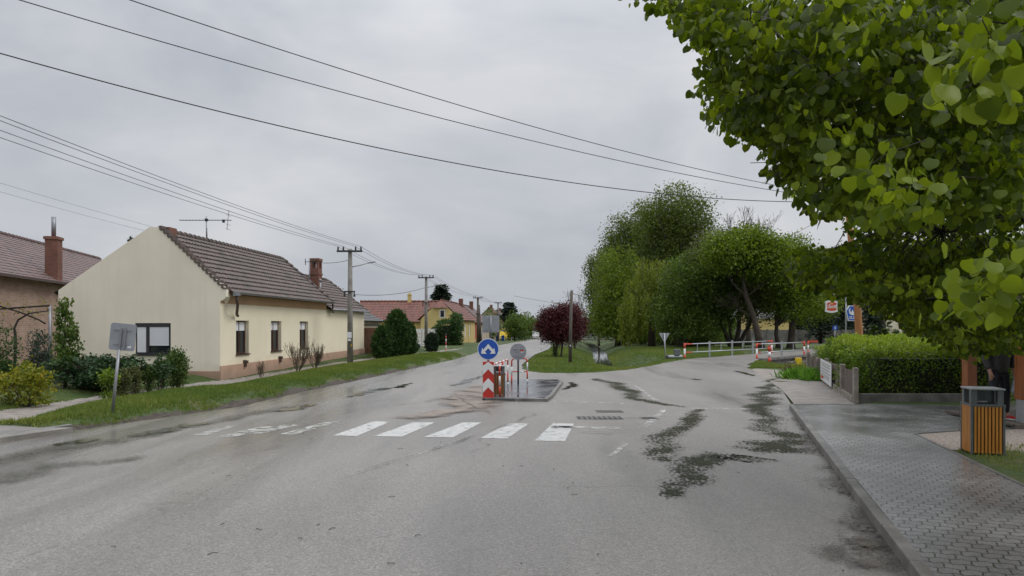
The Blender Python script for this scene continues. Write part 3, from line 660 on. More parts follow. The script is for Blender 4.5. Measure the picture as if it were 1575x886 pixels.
ribbon('puddle', [(868, 600, .1), (880, 594, .25), (884, 588, .15)], WT, .006)
ribbon('wet_streak', [(-60, 722, .3), (0, 706, .5), (90, 692, .5), (180, 680, .5), (260, 666, .3)], M['soft'])
ribbon('wet_streak', [(-60, 752, .3), (0, 736, .45), (80, 720, .5), (160, 712, .3), (230, 700, .2)], M['soft'])
ribbon('wet_streak', [(300, 655, .2), (360, 642, .4), (420, 632, .4), (470, 622, .2)], M['soft'])
ribbon('puddle', [(180, 675, .1), (230, 666, .35), (290, 655, .3), (330, 650, .15)], WT, .006)
ribbon('puddle', [(60, 690, .1), (120, 680, .25), (170, 672, .1)], WT, .006)
ribbon('gutter_dirt', [(1222, 640, .15), (1255, 675, .3), (1290, 715, .35), (1325, 765, .4), (1365, 830, .5), (1400, 880, .5)], M['dirt'], .005)
ribbon('gutter_dirt', [(1290, 822, .2), (1330, 845, .5), (1370, 872, .5), (1400, 905, .3)], M['dirt'], .010)
ribbon('gutter_dirt', [(1262, 690, .04), (1278, 703, .07), (1285, 712, .05)], M['clay'], .012)
ribbon('gutter_dirt', [(1283, 714, .04), (1298, 730, .08), (1308, 738, .04)], M['clay'], .012)
ribbon('gritty_patch', [(742, 592, .2), (735, 605, .9), (728, 618, .9), (725, 634, .4)], M['sandy'], .005)
ribbon('gritty_patch', [(760, 622, .2), (690, 632, .5), (620, 645, .4)], M['sandy'], .006)
for pts in ([(512, 742, .02), (640, 700, .03), (730, 672, .025), (830, 636, .03)], [(885, 646, .02), (960, 645, .035), (1050, 641, .02)], [(860, 664, .02), (940, 668, .03), (985, 662, .02)], 
            [(330, 705, .02), (420, 690, .03), (500, 676, .02)], [(560, 630, .04), (700, 612, .05), (760, 640, .03)]):
    ribbon('road_crack', pts, M['dirt'], .006, jit=.5)
# stream
V = []; Fq = []
cp = [(5.85, 42.9, .33), (6.1, 46, .40), (6.9, 54, .42), (8.0, 62, .42), (10, 81, .45), (13, 112, .5), (18, 170, .6)]
S = []
for (x1, y1, h1), (x2, y2, h2) in zip(cp, cp[1:]):
    n = max(1, int((y2-y1)/.8))
    for i in range(n): t = i/n; S.append((x1+(x2-x1)*t, y1+(y2-y1)*t, h1+(h2-h1)*t))
for i, (x, y, h) in enumerate(S):
    zz = -.60+bz(y)*.9; V += [(x-h*1.5, y, zz), (x+h*1.5, y, zz)]
    if i: Fq.append((2*i-2, 2*i-1, 2*i+1, 2*i))
tag(np_mesh('stream', V, Fq, M['stream']), kind='structure')

# ------------------------------------------------------------ leaves, trees, shrubs
TM = {
 'leaf': (np.array([(0, 0, 0), (.5, .32, -.07), (1, 0, -.05), (.5, -.32, -.07)]), np.array([(0, 1, 2, 3)])),
 'needle': (np.array([(0, -.1, 0), (0, .1, 0), (1, 0, 0)]), np.array([(0, 1, 2)])),
 'heart': (np.array([(0, 0, 0), (-.10, .30, .03), (.18, .47, -.02), (.55, .42, -.06), (.82, .17, -.12), (1.04, 0, -.2), (.82, -.17, -.12), (.55, -.42, -.06), (.18, -.47, -.02), (-.10, -.30, .03), (.5, 0, -.0)]),
           np.array([(0, 1, 2, 10), (10, 2, 3, 4), (10, 4, 5, 5), (10, 5, 6, 6), (10, 6, 7, 8), (10, 8, 9, 0)])),
}
TM['heart'] = (TM['heart'][0], np.array([(0, 1, 2, 10), (10, 2, 3, 4), (10, 4, 5, 6), (10, 6, 7, 8), (10, 8, 9, 0)]))
def heart_tm():
    wv = [(.0, .06, -.02), (-.05, .28, .02), (.08, .44, .01), (.30, .50, -.02), (.55, .45, 0), (.77, .30, .02), (.91, .13, 0), (1.0, 0, 0)]; mid = [0, .03, .14, .32, .55, .77, .91, 1.0]; V = []
    for sg in (1, -1):
        for x, w_, z in wv: V.append((x, sg*w_, -.22*x*x-.35*w_*w_+z))
    for x in mid: V.append((x, 0, -.22*x*x+.015))
    Fs = []
    for i in range(7):
        Fs.append((16+i, 16+i+1, i+1, i)); Fs.append((16+i+1, 16+i, 8+i, 8+i+1))
    return np.array(V), np.array(Fs)
TM['heart'] = heart_tm()
TM['blade'] = (np.array([(0, -.09, 0), (0, .09, 0), (.6, .05, 0.05), (1, 0, .16)]), np.array([(0, 1, 2, 3)]))
def leafobj(name, C, T, size, tmpl, m, parent=None, tone=None, up=(0, 0, 1), nrand=.6):
    C = np.asarray(C, float); n = len(C); T = np.asarray(T, float); T = T/np.linalg.norm(T, axis=1, keepdims=True)
    nn = np.array(up)[None]+rng.normal(0, nrand, (n, 3)); nn -= (nn*T).sum(1, keepdims=True)*T; nn /= np.linalg.norm(nn, axis=1, keepdims=True)+1e-9
    S = np.cross(nn, T); tv, tf = TM[tmpl]; size = np.broadcast_to(size, (n,)) if np.ndim(size) < 1 else size
    V = C[:, None]+size[:, None, None]*(tv[None, :, 0:1]*T[:, None]+tv[None, :, 1:2]*S[:, None]+tv[None, :, 2:3]*nn[:, None])
    Fq = (np.arange(n)[:, None, None]*len(tv)+tf[None]).reshape(-1, tf.shape[1])
    tone = rng.uniform(0, 1, n) if tone is None else tone
    return np_mesh(name, V.reshape(-1, 3), Fq, m, dict(tone=np.repeat(np.clip(tone, 0, 1), len(tv))), parent=parent, smooth=(tmpl == 'heart'))
def crown_pts(ells, per, leaves, sigma, surf=.45, flat=1.0):
    # ells: (cx,cy,cz, rx,ry,rz, weight); leaf clumps near the surface of each lobe
    Cs = []; tn = []; cc = []
    tot = sum(e[3]*e[5]*(e[6] if len(e) > 6 else 1) for e in ells)
    for e in ells:
        k = max(2, int(per*e[3]*e[5]*(e[6] if len(e) > 6 else 1)/tot))
        d = rng.normal(0, 1, (k, 3)); d /= np.linalg.norm(d, axis=1, keepdims=True); r = rng.uniform(0, 1, (k, 1))**surf
        r *= (1+.14*np.sin(d[:, :1]*5+e[0])*np.cos(d[:, 2:]*6+e[1])+rng.normal(0, .07, (k, 1)))
        c = np.array(e[:3])+d*r*np.array(e[3:6]); cc.append(c)
        L = leaves; q = np.repeat(c, L, 0)+rng.normal(0, 1, (k*L, 3))*np.array([sigma, sigma, sigma*flat]); Cs.append(q)
        tn.append(np.repeat(rng.normal(.5, .2, k), L)+rng.normal(0, .12, k*L))
    return np.concatenate(Cs), np.concatenate(tn), np.concatenate(cc)
def limb_path(p, q, sag=.15, n=5):
    p = Vector(p); q = Vector(q); pts = []; off = Vector((random.uniform(-1, 1), random.uniform(-1, 1), random.uniform(0, 1)))*(q-p).length*sag
    for i in range(n+1):
        t = i/n; pts.append(p.lerp(q, t)+off*math.sin(math.pi*t)*.6+Vector((random.uniform(-1, 1), random.uniform(-1, 1), random.uniform(-1, 1)))*(q-p).length*.02)
    return pts
def tree(name, loc, label, cat, ells, fol, n_cl, per, sigma, lsize, trunks, group=None, bark='bark', surf=.45, droop=0, flat=1, limbs=14, tmpl='leaf', nrand=.8, twigs=0):
    t = thing(name, loc, label, cat, group)
    C, tn, cc = crown_pts(ells, n_cl, per, sigma, surf, flat)
    T = rng.normal(0, 1, (len(C), 3)); T[:, 2] -= droop
    leafobj('crown', C, T, rng.uniform(.7, 1.25, len(C))*lsize, tmpl, FOL[fol], t, tn, nrand=nrand)
    b = MB(); tops = []
    for (x0, y0, x1, z1, r0) in trunks:
        y1 = y0
        pts = limb_path((x0, y0, -.15), (x1, y1, z1), .03, 6); b.tube(pts, [r0*(1.35 if i == 0 else 1-.09*i) for i in range(7)], 9)
        tops.append((pts, r0))
    for _ in range(limbs):
        pts, r0 = random.choice(tops); k = random.randint(3, 6); q = cc[random.randrange(len(cc))]
        if q[2] < pts[k].z-.3: continue
        lp = limb_path(pts[k], q, .1, 5); b.tube(lp, [r0*.42*(1-.17*i)+.006 for i in range(6)], 6, cap=False)
    for _ in range(twigs):
        q = Vector(cc[random.randrange(len(cc))]); c0 = Vector((ells[0][0], ells[0][1], ells[0][2])); lp = limb_path(c0.lerp(q, .35), q+(q-c0)*.1, .1, 3); b.tube(lp, [.03, .022, .015, .006], 4, cap=False)
    b.build('trunk', M[bark], t, smooth=True)
    return t
def shrub(name, loc, label, ells, fol, n_cl, per, sigma, lsize, group=None, cat='shrub', stems=6, surf=.4, droop=-.6, tmpl='leaf', flat=1, tr=.02):
    t = thing(name, loc, label, cat, group); ells = list(ells)+[(e[0], e[1], min(e[2], max(.16, e[5]*.4)), e[3]*.85, e[4]*.85, max(.12, e[5]*.4), .5) for e in ells]
    C, tn, cc = crown_pts(ells, int(n_cl*1.5), per, sigma, surf, flat); k = C[:, 2] > .02; lsize = lsize*.72; C = C[k]; tn = tn[k]
    T = rng.normal(0, .8, (len(C), 3)); T[:, 2] -= droop
    leafobj('foliage', C, T, rng.uniform(.7, 1.3, len(C))*lsize, tmpl, FOL[fol], t, tn, nrand=.9)
    b = MB()
    for _ in range(stems):
        q = cc[random.randrange(len(cc))]; b.tube(limb_path((random.uniform(-.08, .08), random.uniform(-.08, .08), -.05), q, .1, 4), [tr, tr*.8, tr*.6, tr*.45, tr*.3], 5, cap=False)
    b.build('stem', M['bark'], t, smooth=True)
    return t
def branchy(b, p, d, L, r, depth, spread=.5, up=.15, seg=3, rmin=.004):
    p = Vector(p); d = Vector(d).normalized(); pts = [p]; q = p
    for i in range(seg):
        d = (d+Vector((random.uniform(-1, 1), random.uniform(-1, 1), random.uniform(-1, 1)))*.16+Vector((0, 0, up*.3))).normalized(); q = q+d*L/seg; pts.append(q)
    rs = [max(rmin, r*(1-.45*i/seg)) for i in range(seg+1)]
    b.tube(pts, rs, 8 if r > .08 else (5 if r > .02 else 3), cap=False)
    if depth <= 0: return pts
    for k in range(random.randint(2, 3)+(depth > 2)):
        i = random.randint(1, seg) if k else seg
        nd = (d+Vector((random.uniform(-1, 1), random.uniform(-1, 1), random.uniform(-.6, 1)))*spread+Vector((0, 0, up))).normalized()
        branchy(b, pts[i], nd, L*random.uniform(.58, .82), rs[i]*.68, depth-1, spread, up, seg, rmin)
    return pts

# ------------------------------------------------------------ buildings
class Frame:                                   # local frame: u along the street, v away from it, z up
    def __init__(s, ox, oy, oz, ux, uy):
        l = math.hypot(ux, uy); s.o = (ox, oy, oz); s.u = (ux/l, uy/l); s.v = (-uy/l, ux/l)
    def __call__(s, u, v, z): return (s.o[0]+s.u[0]*u+s.v[0]*v, s.o[1]+s.u[1]*u+s.v[1]*v, s.o[2]+z)
    def box(s, b, u0, u1, v0, v1, z0, z1, m=0):
        vs = [s(u, v, z) for z in (z0, z1) for u, v in ((u0, v0), (u1, v0), (u1, v1), (u0, v1))]
        b.add(vs, [(3, 2, 1, 0), (4, 5, 6, 7), (0, 1, 5, 4), (1, 2, 6, 5), (2, 3, 7, 6), (3, 0, 4, 7)], m); return b
def wall_holes(b, fn, w0, w1, z0, z1, holes, depth, m=0):
    # fn(w, d, z): w along the wall, d into it; openings with reveals
    wsx = sorted({w0, w1, *[h[0] for h in holes], *[h[1] for h in holes]}); zs = sorted({z0, z1, *[h[2] for h in holes], *[h[3] for h in holes]})
    for i in range(len(wsx)-1):
        for j in range(len(zs)-1):
            cw = (wsx[i]+wsx[i+1])/2; cz = (zs[j]+zs[j+1])/2
            if any(h[0] < cw < h[1] and h[2] < cz < h[3] for h in holes): continue
            b.quad(fn(wsx[i], 0, zs[j]), fn(wsx[i+1], 0, zs[j]), fn(wsx[i+1], 0, zs[j+1]), fn(wsx[i], 0, zs[j+1]), m)
    for a, c, d, e in holes:
        for p, q in (((a, d), (c, d)), ((c, d), (c, e)), ((c, e), (a, e)), ((a, e), (a, d))):
            b.quad(fn(p[0], 0, p[1]), fn(q[0], 0, q[1]), fn(q[0], depth, q[1]), fn(p[0], depth, p[1]), m)
def tiled(b, e0, e1, r0, r1, course=.33, tile=.22, lift=.045, wave=.022, m=0, thick=.05):
    # a roof slope laid in overlapping courses of curved tiles; e = eave, r = ridge
    e0, e1, r0, r1 = map(Vector, (e0, e1, r0, r1)); nrm = (e1-e0).cross(r0-e0).normalized()
    if nrm.z < 0: nrm = -nrm
    Ls = (r0-e0).length; nc = max(2, round(Ls/course)); W = (e1-e0).length; nt_ = max(2, int(W/tile)); k = 4 if tile < .3 else 2; ns = nt_*k
    for j in range(nc):
        t0, t1 = j/nc, (j+1)/nc*1.0
        row = []
        for t, h in ((t0, -.01), (t0, lift), (t1, .0)):
            for i in range(ns+1):
                s_ = i/ns; p = e0.lerp(r0, t).lerp(e1.lerp(r1, t), s_); wv = wave*math.cos(2*math.pi*i/k)
                jit = .006*math.sin(j*7.1+(i//k)*3.7)
                row.append(p+nrm*(h+(wv if h > -.005 else 0)+jit))
        fs = [(q*(ns+1)+i, q*(ns+1)+i+1, (q+1)*(ns+1)+i+1, (q+1)*(ns+1)+i) for q in range(2) for i in range(ns)]
        b.add(row, fs, m)
    b.add([e0-nrm*thick, e1-nrm*thick, r1-nrm*thick, r0-nrm*thick], [(0, 1, 2, 3)], m)
def ridge_caps(b, p, q, step=.33, r=.1, m=0):
    p = Vector(p); q = Vector(q); n = int((q-p).length/step)
    for i in range(n):
        a = p.lerp(q, i/n); c = p.lerp(q, (i+1.12)/n); b.tube([a+Vector((0, 0, .03)), c], [r*1.12, r*.85], 8, m, smooth=True)

# cream corner house
H0 = Frame(-10.3, 24.1, 0, .0638, 1)
house = thing('house', H0(0, 0, 0), 'cream rendered single storey house with tiled roof and blank gable facing the junction', 'house')
EZ = 3.12; RV, RZ = 2.4, 5.38; GW = 5.93; LU = 11.2
b = MB(); holes = [(1.19, 2.25, .86, 2.12), (4.31, 5.38, .86, 2.12), (7.5, 8.6, .86, 2.12)]
wall_holes(b, lambda w, d, z: H0(w, d, z), 0, LU, .5, 2.72, holes, .22)
b.quad(H0(0, 0, 2.72), H0(LU, 0, 2.72), H0(LU, 0, EZ), H0(0, 0, EZ))
gh = [(1.81, 3.12, .92, 2.02)]
wall_holes(b, lambda w, d, z: H0(d, w, z), 0, GW, .3, 2.72, gh, .12, 1)
b.poly([H0(0, -.12, 2.85), H0(0, -.22, 2.95), H0(0, -.22, 3.22), H0(0, RV-.18, RZ+.05), H0(0, RV+.2, RZ+.05), H0(0, GW+.05, 3.2), H0(0, GW+.05, 2.72), H0(0, 0, 2.72), H0(0, 0, 2.8)], 1)
b.poly([H0(.3, -.22, 2.95), H0(.3, -.22, 3.22), H0(.3, RV-.18, RZ+.05), H0(.3, RV+.2, RZ+.05), H0(.3, GW+.05, 3.2), H0(.3, GW+.05, 2.72), H0(.3, -.1, 2.72)], 1)
for (v0, z0), (v1, z1) in (((-.22, 3.22), (RV-.18, RZ+.05)), ((RV-.18, RZ+.05), (RV+.2, RZ+.05)), ((RV+.2, RZ+.05), (GW+.05, 3.2)), ((-.22, 2.95), (-.22, 3.22)), ((-.12, 2.85), (-.22, 2.95)), ((0, 2.8), (-.12, 2.85))):
    b.quad(H0(0, v0, z0), H0(0, v1, z1), H0(.3, v1, z1), H0(.3, v0, z0), 1)
b.quad(H0(0, GW, .3), H0(LU, GW, .3), H0(LU, GW, EZ), H0(0, GW, EZ), 0)
b.poly([H0(LU, 0, .3), H0(LU, GW, .3), H0(LU, GW, EZ), H0(LU, RV, RZ-.1), H0(LU, 0, EZ)], 0)
# lower rear part
L2 = 18.2; E2 = 2.78; R2 = 4.72
wall_holes(b, lambda w, d, z: H0(w, d+.02, z), LU, L2, .5, E2, [], .2)
b.poly([H0(L2, .02, .3), H0(L2, 5.2, .3), H0(L2, 5.2, E2), H0(L2, RV, R2-.1), H0(L2, .02, E2)], 0)
b.build('wall', [M['cream'], M['creamg']], house, world=True)
b = MB(); H0.box(b, -.03, L2+.03, -.03, .0, -.15, .5); H0.box(b, -.03, 0, 0, GW+.03, -.15, .32); H0.box(b, L2, L2+.03, 0, 5.2, -.15, .5); b.build('plinth', M['plinth'], house, world=True)
b = MB(); H0.box(b, .02, LU-.02, -.012, .0, 2.72, EZ+.02); H0.box(b, .3, LU, -.3, -.002, EZ-.02, EZ+.02); b.build('eaves_band', M['ochre'], house, world=True)
b = MB()
tiled(b, H0(.16, -.34, EZ-.04), H0(LU+.1, -.34, EZ-.04), H0(.16, RV, RZ), H0(LU+.1, RV, RZ), course=.29, tile=.21, lift=.06)
tiled(b, H0(.16, GW+.3, EZ-.04), H0(LU+.1, GW+.3, EZ-.04), H0(.16, RV, RZ), H0(LU+.1, RV, RZ), course=.4, tile=.4)
ridge_caps(b, H0(.3, RV, RZ), H0(LU+.1, RV, RZ))
ridge_caps(b, H0(LU+.12, -.3, EZ+.03), H0(LU+.12, RV, RZ+.05), r=.08)
tiled(b, H0(LU, -.2, E2), H0(L2+.12, -.2, E2), H0(LU, RV, R2), H0(L2+.12, RV, R2), course=.3, tile=.21, lift=.055)
tiled(b, H0(LU, 5.4, E2), H0(L2+.12, 5.4, E2), H0(LU, RV, R2), H0(L2+.12, RV, R2), course=.4, tile=.4)
ridge_caps(b, H0(LU+.1, RV, R2), H0(L2+.1, RV, R2)); ridge_caps(b, H0(L2+.14, -.15, E2+.04), H0(L2+.14, RV, R2+.04), r=.08)
for i in range(17):   # stepped verge tiles over the gable
    t = i/17; v_ = -.24+(RV)*t; z_ = 3.2+(RZ+.03-3.2)*t; H0.box(b, -.03, .34, v_, v_+.165, z_+.03, z_+.085)
for i in range(17):
    t = i/17; v_ = -.24+(RV)*t; z_ = 3.2+(RZ+.03-3.2)*t; H0.box(b, -.028, .3, v_+.12, v_+.2, z_+.06, z_+.2)
for i in range(0):
    t = i/24; v_ = GW+.03-(GW-RV-.15)*t; z_ = 3.2+(RZ+.02-3.2)*t; H0.box(b, -.015, .3, v_-.12, v_, z_+.0, z_+.035)
roof = b.build('roof', M['roof'], house, world=True)
b = MB(); H0.box(b, .32, .8, RV-.36, RV-.02, RZ-.3, RZ+.10); b.build('chimney', M['chim'], roof).location = (0, 0, 0)
roof.children[0].data.transform(Matrix.Translation(-house.location))
def kid(b, name, m, par, root, **k):
    o = b.build(name, m, par, **k); o.data.transform(Matrix.Translation(-root.location)); return o
# tall chimney with open arched top
b = MB(); cu, cv = 14.0, 1.55; c0 = cu-.29; c1 = cu+.29; d0 = cv-.24; d1 = cv+.24
H0.box(b, c0, c1, d0, d1, 3.6, 5.12)
H0.box(b, c0-.04, c1+.04, d0-.04, d1+.04, 4.75, 4.84)
for uu in (c0, c1-.13):
    for vv in (d0, d1-.13): H0.box(b, uu, uu+.13, vv, vv+.13, 5.12, 5.52)
H0.box(b, c0-.03, c1+.03, d0-.03, d1+.03, 5.52, 5.66); H0.box(b, c0+.13, c0+.2, d0+.02, d1-.02, 5.4, 5.52); H0.box(b, c1-.2, c1-.13, d0+.02, d1-.02, 5.4, 5.52)
kid(b, 'chimney', M['chim'], roof, house)
b = MB(); g0 = [H0(.2+i*(LU-.1)/30, -.43, EZ-.02) for i in range(31)]
for i in range(30):
    a = Vector(g0[i]); c = Vector(g0[i+1])
    ring = []
    for p in (a, c):
        for k in range(7):
            an = math.pi+math.pi*k/6; ring.append(p+Vector((math.cos(an)*.075, 0, math.sin(an)*.075+.03)))
    b.add(ring, [(k, k+1, 8+k, 7+k) for k in range(6)], 0, True)
H0.box(b, .2, .42, -.54, -.36, EZ-.13, EZ+.02)
b.tube([H0(.31, -.45, EZ-.1), H0(.31, -.45, EZ-.32), H0(.45, -.42, EZ-.42), H0(1.0, -.12, EZ-.78), H0(1.1, -.12, EZ-.84)], .05, 10, 1)
b.tube([H0(LU+.1, -.3, EZ-.05), H0(LU+.1, -.3, EZ-.3), H0(LU+.3, -.15, EZ-.4), H0(LU+.7, -.12, EZ-.5)], .045, 8, 1)
b.tube([H0(LU+.1, -.28, E2-.02), H0(L2+.1, -.28, E2-.02)], .05, 8, 0)
b.build('gutter', [M['zinc'], M['brown']], house, world=True)
def window(fr, side, w0, w1, z0, z1, par, root, fm, dep=.16, blind=.35, panes=2, name='window', bl='shutter', sill=True):
    # fr(w, d, z) local mapping
    f = MB(); t = .055
    def bx(bb, a0, a1, q0, q1, dd0, dd1, m=0):
        vs = [side(w_, d_, z_) for z_ in (q0, q1) for w_, d_ in ((a0, dd0), (a1, dd0), (a1, dd1), (a0, dd1))]
        bb.add(vs, [(3, 2, 1, 0), (4, 5, 6, 7), (0, 1, 5, 4), (1, 2, 6, 5), (2, 3, 7, 6), (3, 0, 4, 7)], m)
    bx(f, w0, w1, z0, z0+t, dep-.02, dep+.04); bx(f, w0, w1, z1-t, z1, dep-.02, dep+.04)
    for k in range(panes+1):
        x = w0+(w1-w0-t)*k/panes; bx(f, x, x+t, z0+t, z1-t, dep-.02, dep+.04)
    wn = f.build(name, fm, par, world=True) if par is root else kid(f, name, fm, par, root)
    g = MB(); bx(g, w0+.02, w1-.02, z0+.02, z1-.02, dep+.015, dep+.03); kid(g, 'pane', M['glass'], wn, root)
    g = MB(); bx(g, w0+.02, w1-.02, z0+.02, z1-.02, dep+.1, dep+.12); kid(g, 'curtain', M['curtain'], wn, root)
    if blind:
        g = MB(); bx(g, w0+t, w1-t, z1-t-(z1-z0)*blind, z1-t, dep-.012, dep+.012); kid(g, 'roller_blind', M[bl], wn, root)
    if sill:
        g = MB(); bx(g, w0-.04, w1+.04, z0-.04, z0, -.06, dep); kid(g, 'sill', M['brown'], wn, root)
    return wn
for k, h in enumerate(holes): window(None, lambda w, d, z: H0(w, d, z), *h[:2], *h[2:], house, house, M['frame_b'], blind=.26, panes=2)
sd_ = lambda w, d, z: H0(d, w, z)
window(None, sd_, 1.81, 3.12, .92, 2.02, house, house, M['frame_a'], dep=.07, blind=0, panes=1, sill=False)
b = MB()
def bxs(bb, a0, a1, q0, q1, dd0, dd1, m=0):
    vs = [sd_(w_, d_, z_) for z_ in (q0, q1) for w_, d_ in ((a0, dd0), (a1, dd0), (a1, dd1), (a0, dd1))]
    bb.add(vs, [(3, 2, 1, 0), (4, 5, 6, 7), (0, 1, 5, 4), (1, 2, 6, 5), (2, 3, 7, 6), (3, 0, 4, 7)], m)
bxs(b, 1.90, 2.60, 1.22, 1.88, .03, .055); bxs(b, 2.74, 3.06, .98, 1.88, .03, .055)
for k in range(12): bxs(b, 1.90, 2.60, 1.22+k*.055, 1.226+k*.055, .022, .03)
b.build('shutter', M['shutter'], house, world=True)
b = MB(); bxs(b, 2.62, 2.72, .95, 1.98, .03, .1); bxs(b, 1.86, 3.08, 1.88, 1.99, .015, .1); bxs(b, 1.8, 3.14, .86, .92, -.05, .08); b.build('window_frame', M['frame_a'], house, world=True)
for u_ in (1.75, 5.05):
    b = MB(); H0.box(b, u_, u_+.14, -.1, 0, .36, .62); H0.box(b, u_+.02, u_+.2, -.13, -.09, .5, .6); b.build('vent_flap', M['brown'], house, world=True)
# aerials
ae = thing('television_aerial', H0(3.6, RV, RZ), 'long horizontal television aerial on the ridge of the cream house', 'aerial')
b = MB(); b.tube([H0(3.6, RV, RZ-.15), H0(3.6, RV, RZ+1.0)], .022, 6); b.tube([H0(3.75, RV+.05, RZ+.05), H0(3.75, RV+.05, RZ+.55)], .018, 6); b.build('mast', M['zinc'], ae, world=True)
b = MB(); az = RZ+.86; x0, y0, _ = H0(3.6, RV, 0)
b.tube([(x0-1.1, y0, az-.02), (x0+.98, y0+.1, az)], .014, 5)
for k in range(15): xx = x0-1.05+k*.13; b.tube([(xx, y0-.14, az), (xx, y0+.14, az)], .005, 4)
for zz in (-.38, -.19, 0, .19, .38): b.tube([(x0+.88, y0-.2, az+zz), (x0+.88, y0+.3, az+zz)], .006, 4)
b.tube([(x0+.84, y0, az-.4), (x0+.92, y0, az+.4)], .01, 4); b.box((x0+.7, y0, az-.05), (.08, .08, .12)); b.box((x0, y0, az), (.1, .1, .1)); b.build('antenna', M['iron'], ae, world=True)
ae = thing('television_aerial', H0(13.1, 1.6, 4.1), 'short aerial with small crossbars beside the brick chimney', 'aerial')
b = MB(); b.tube([H0(13.1, 1.6, 3.9), H0(13.1, 1.6, 5.6)], .03, 6); b.build('mast', M['zinc'], ae, world=True)
b = MB(); q = H0(13.1, 1.6, 5.4); b.box(q, (.5, .03, .03)); b.box((q[0]-.22, q[1], q[2]), (.03, .03, .35)); b.box((q[0]+.22, q[1], q[2]), (.03, .03, .35)); b.build('antenna', M['iron'], ae, world=True)
vp = thing('roof_vent_pipe', H0(13.0, .95, 3.6), 'short grey vent pipe on the roof below the small aerial', 'vent pipe')
b = MB(); b.tube([H0(13.0, .95, 3.4), H0(13.0, .95, 4.35)], .055, 8); b.tube([H0(13.0, .95, 4.33), H0(13.0, .95, 4.45)], [.09, .05], 8); b.build('pipe', M['zinc'], vp, world=True)

# brick house behind to the left
B0 = Frame(-18.9, 19.2, 0, -.226, 1)
bh = thing('house', B0(0, 0, 0), 'old brick house with mauve tiled roof and tall brick chimney behind the garden', 'house')
b = MB(); B0.box(b, 0, 32, 0, 7.5, -.1, 4.1); b.poly([B0(32, 0, 4.1), B0(32, 7.5, 4.1), B0(32, 4.1, 6.75)]); b.poly([B0(0, 0, 4.1), B0(0, 7.5, 4.1), B0(0, 4.1, 6.75)]); b.build('wall', M['brick'], bh, world=True)
b = MB(); tiled(b, B0(-.2, -.35, 3.98), B0(32.2, -.35, 3.98), B0(-.2, 4.1, 6.75), B0(32.2, 4.1, 6.75), course=.3, tile=.3, lift=.022, wave=.008)
tiled(b, B0(-.2, 7.9, 4), B0(32.2, 7.9, 4), B0(-.2, 4.1, 6.75), B0(32.2, 4.1, 6.75), course=.8, tile=.8); ridge_caps(b, B0(-.2, 4.1, 6.75), B0(32.2, 4.1, 6.75), .4, .11)
br = b.build('roof', M['roof2'], bh, world=True)
b = MB(); B0.box(b, 0, 32, -.5, -.36, 3.9, 4.02); b.build('gutter', M['brown'], bh, world=True)
b = MB(); B0.box(b, 13.75, 14.3, -.2, .35, 3.9, 6.2); B0.box(b, 13.7, 14.35, -.25, .4, 6.05, 6.18); kid(b, 'chimney', M['chim'], br, bh)
b = MB(); b.tube([B0(14.02, .07, 6.2), B0(14.02, .07, 7.15)], .1, 10); kid(b, 'chimney_pipe', M['zinc'], br, bh)

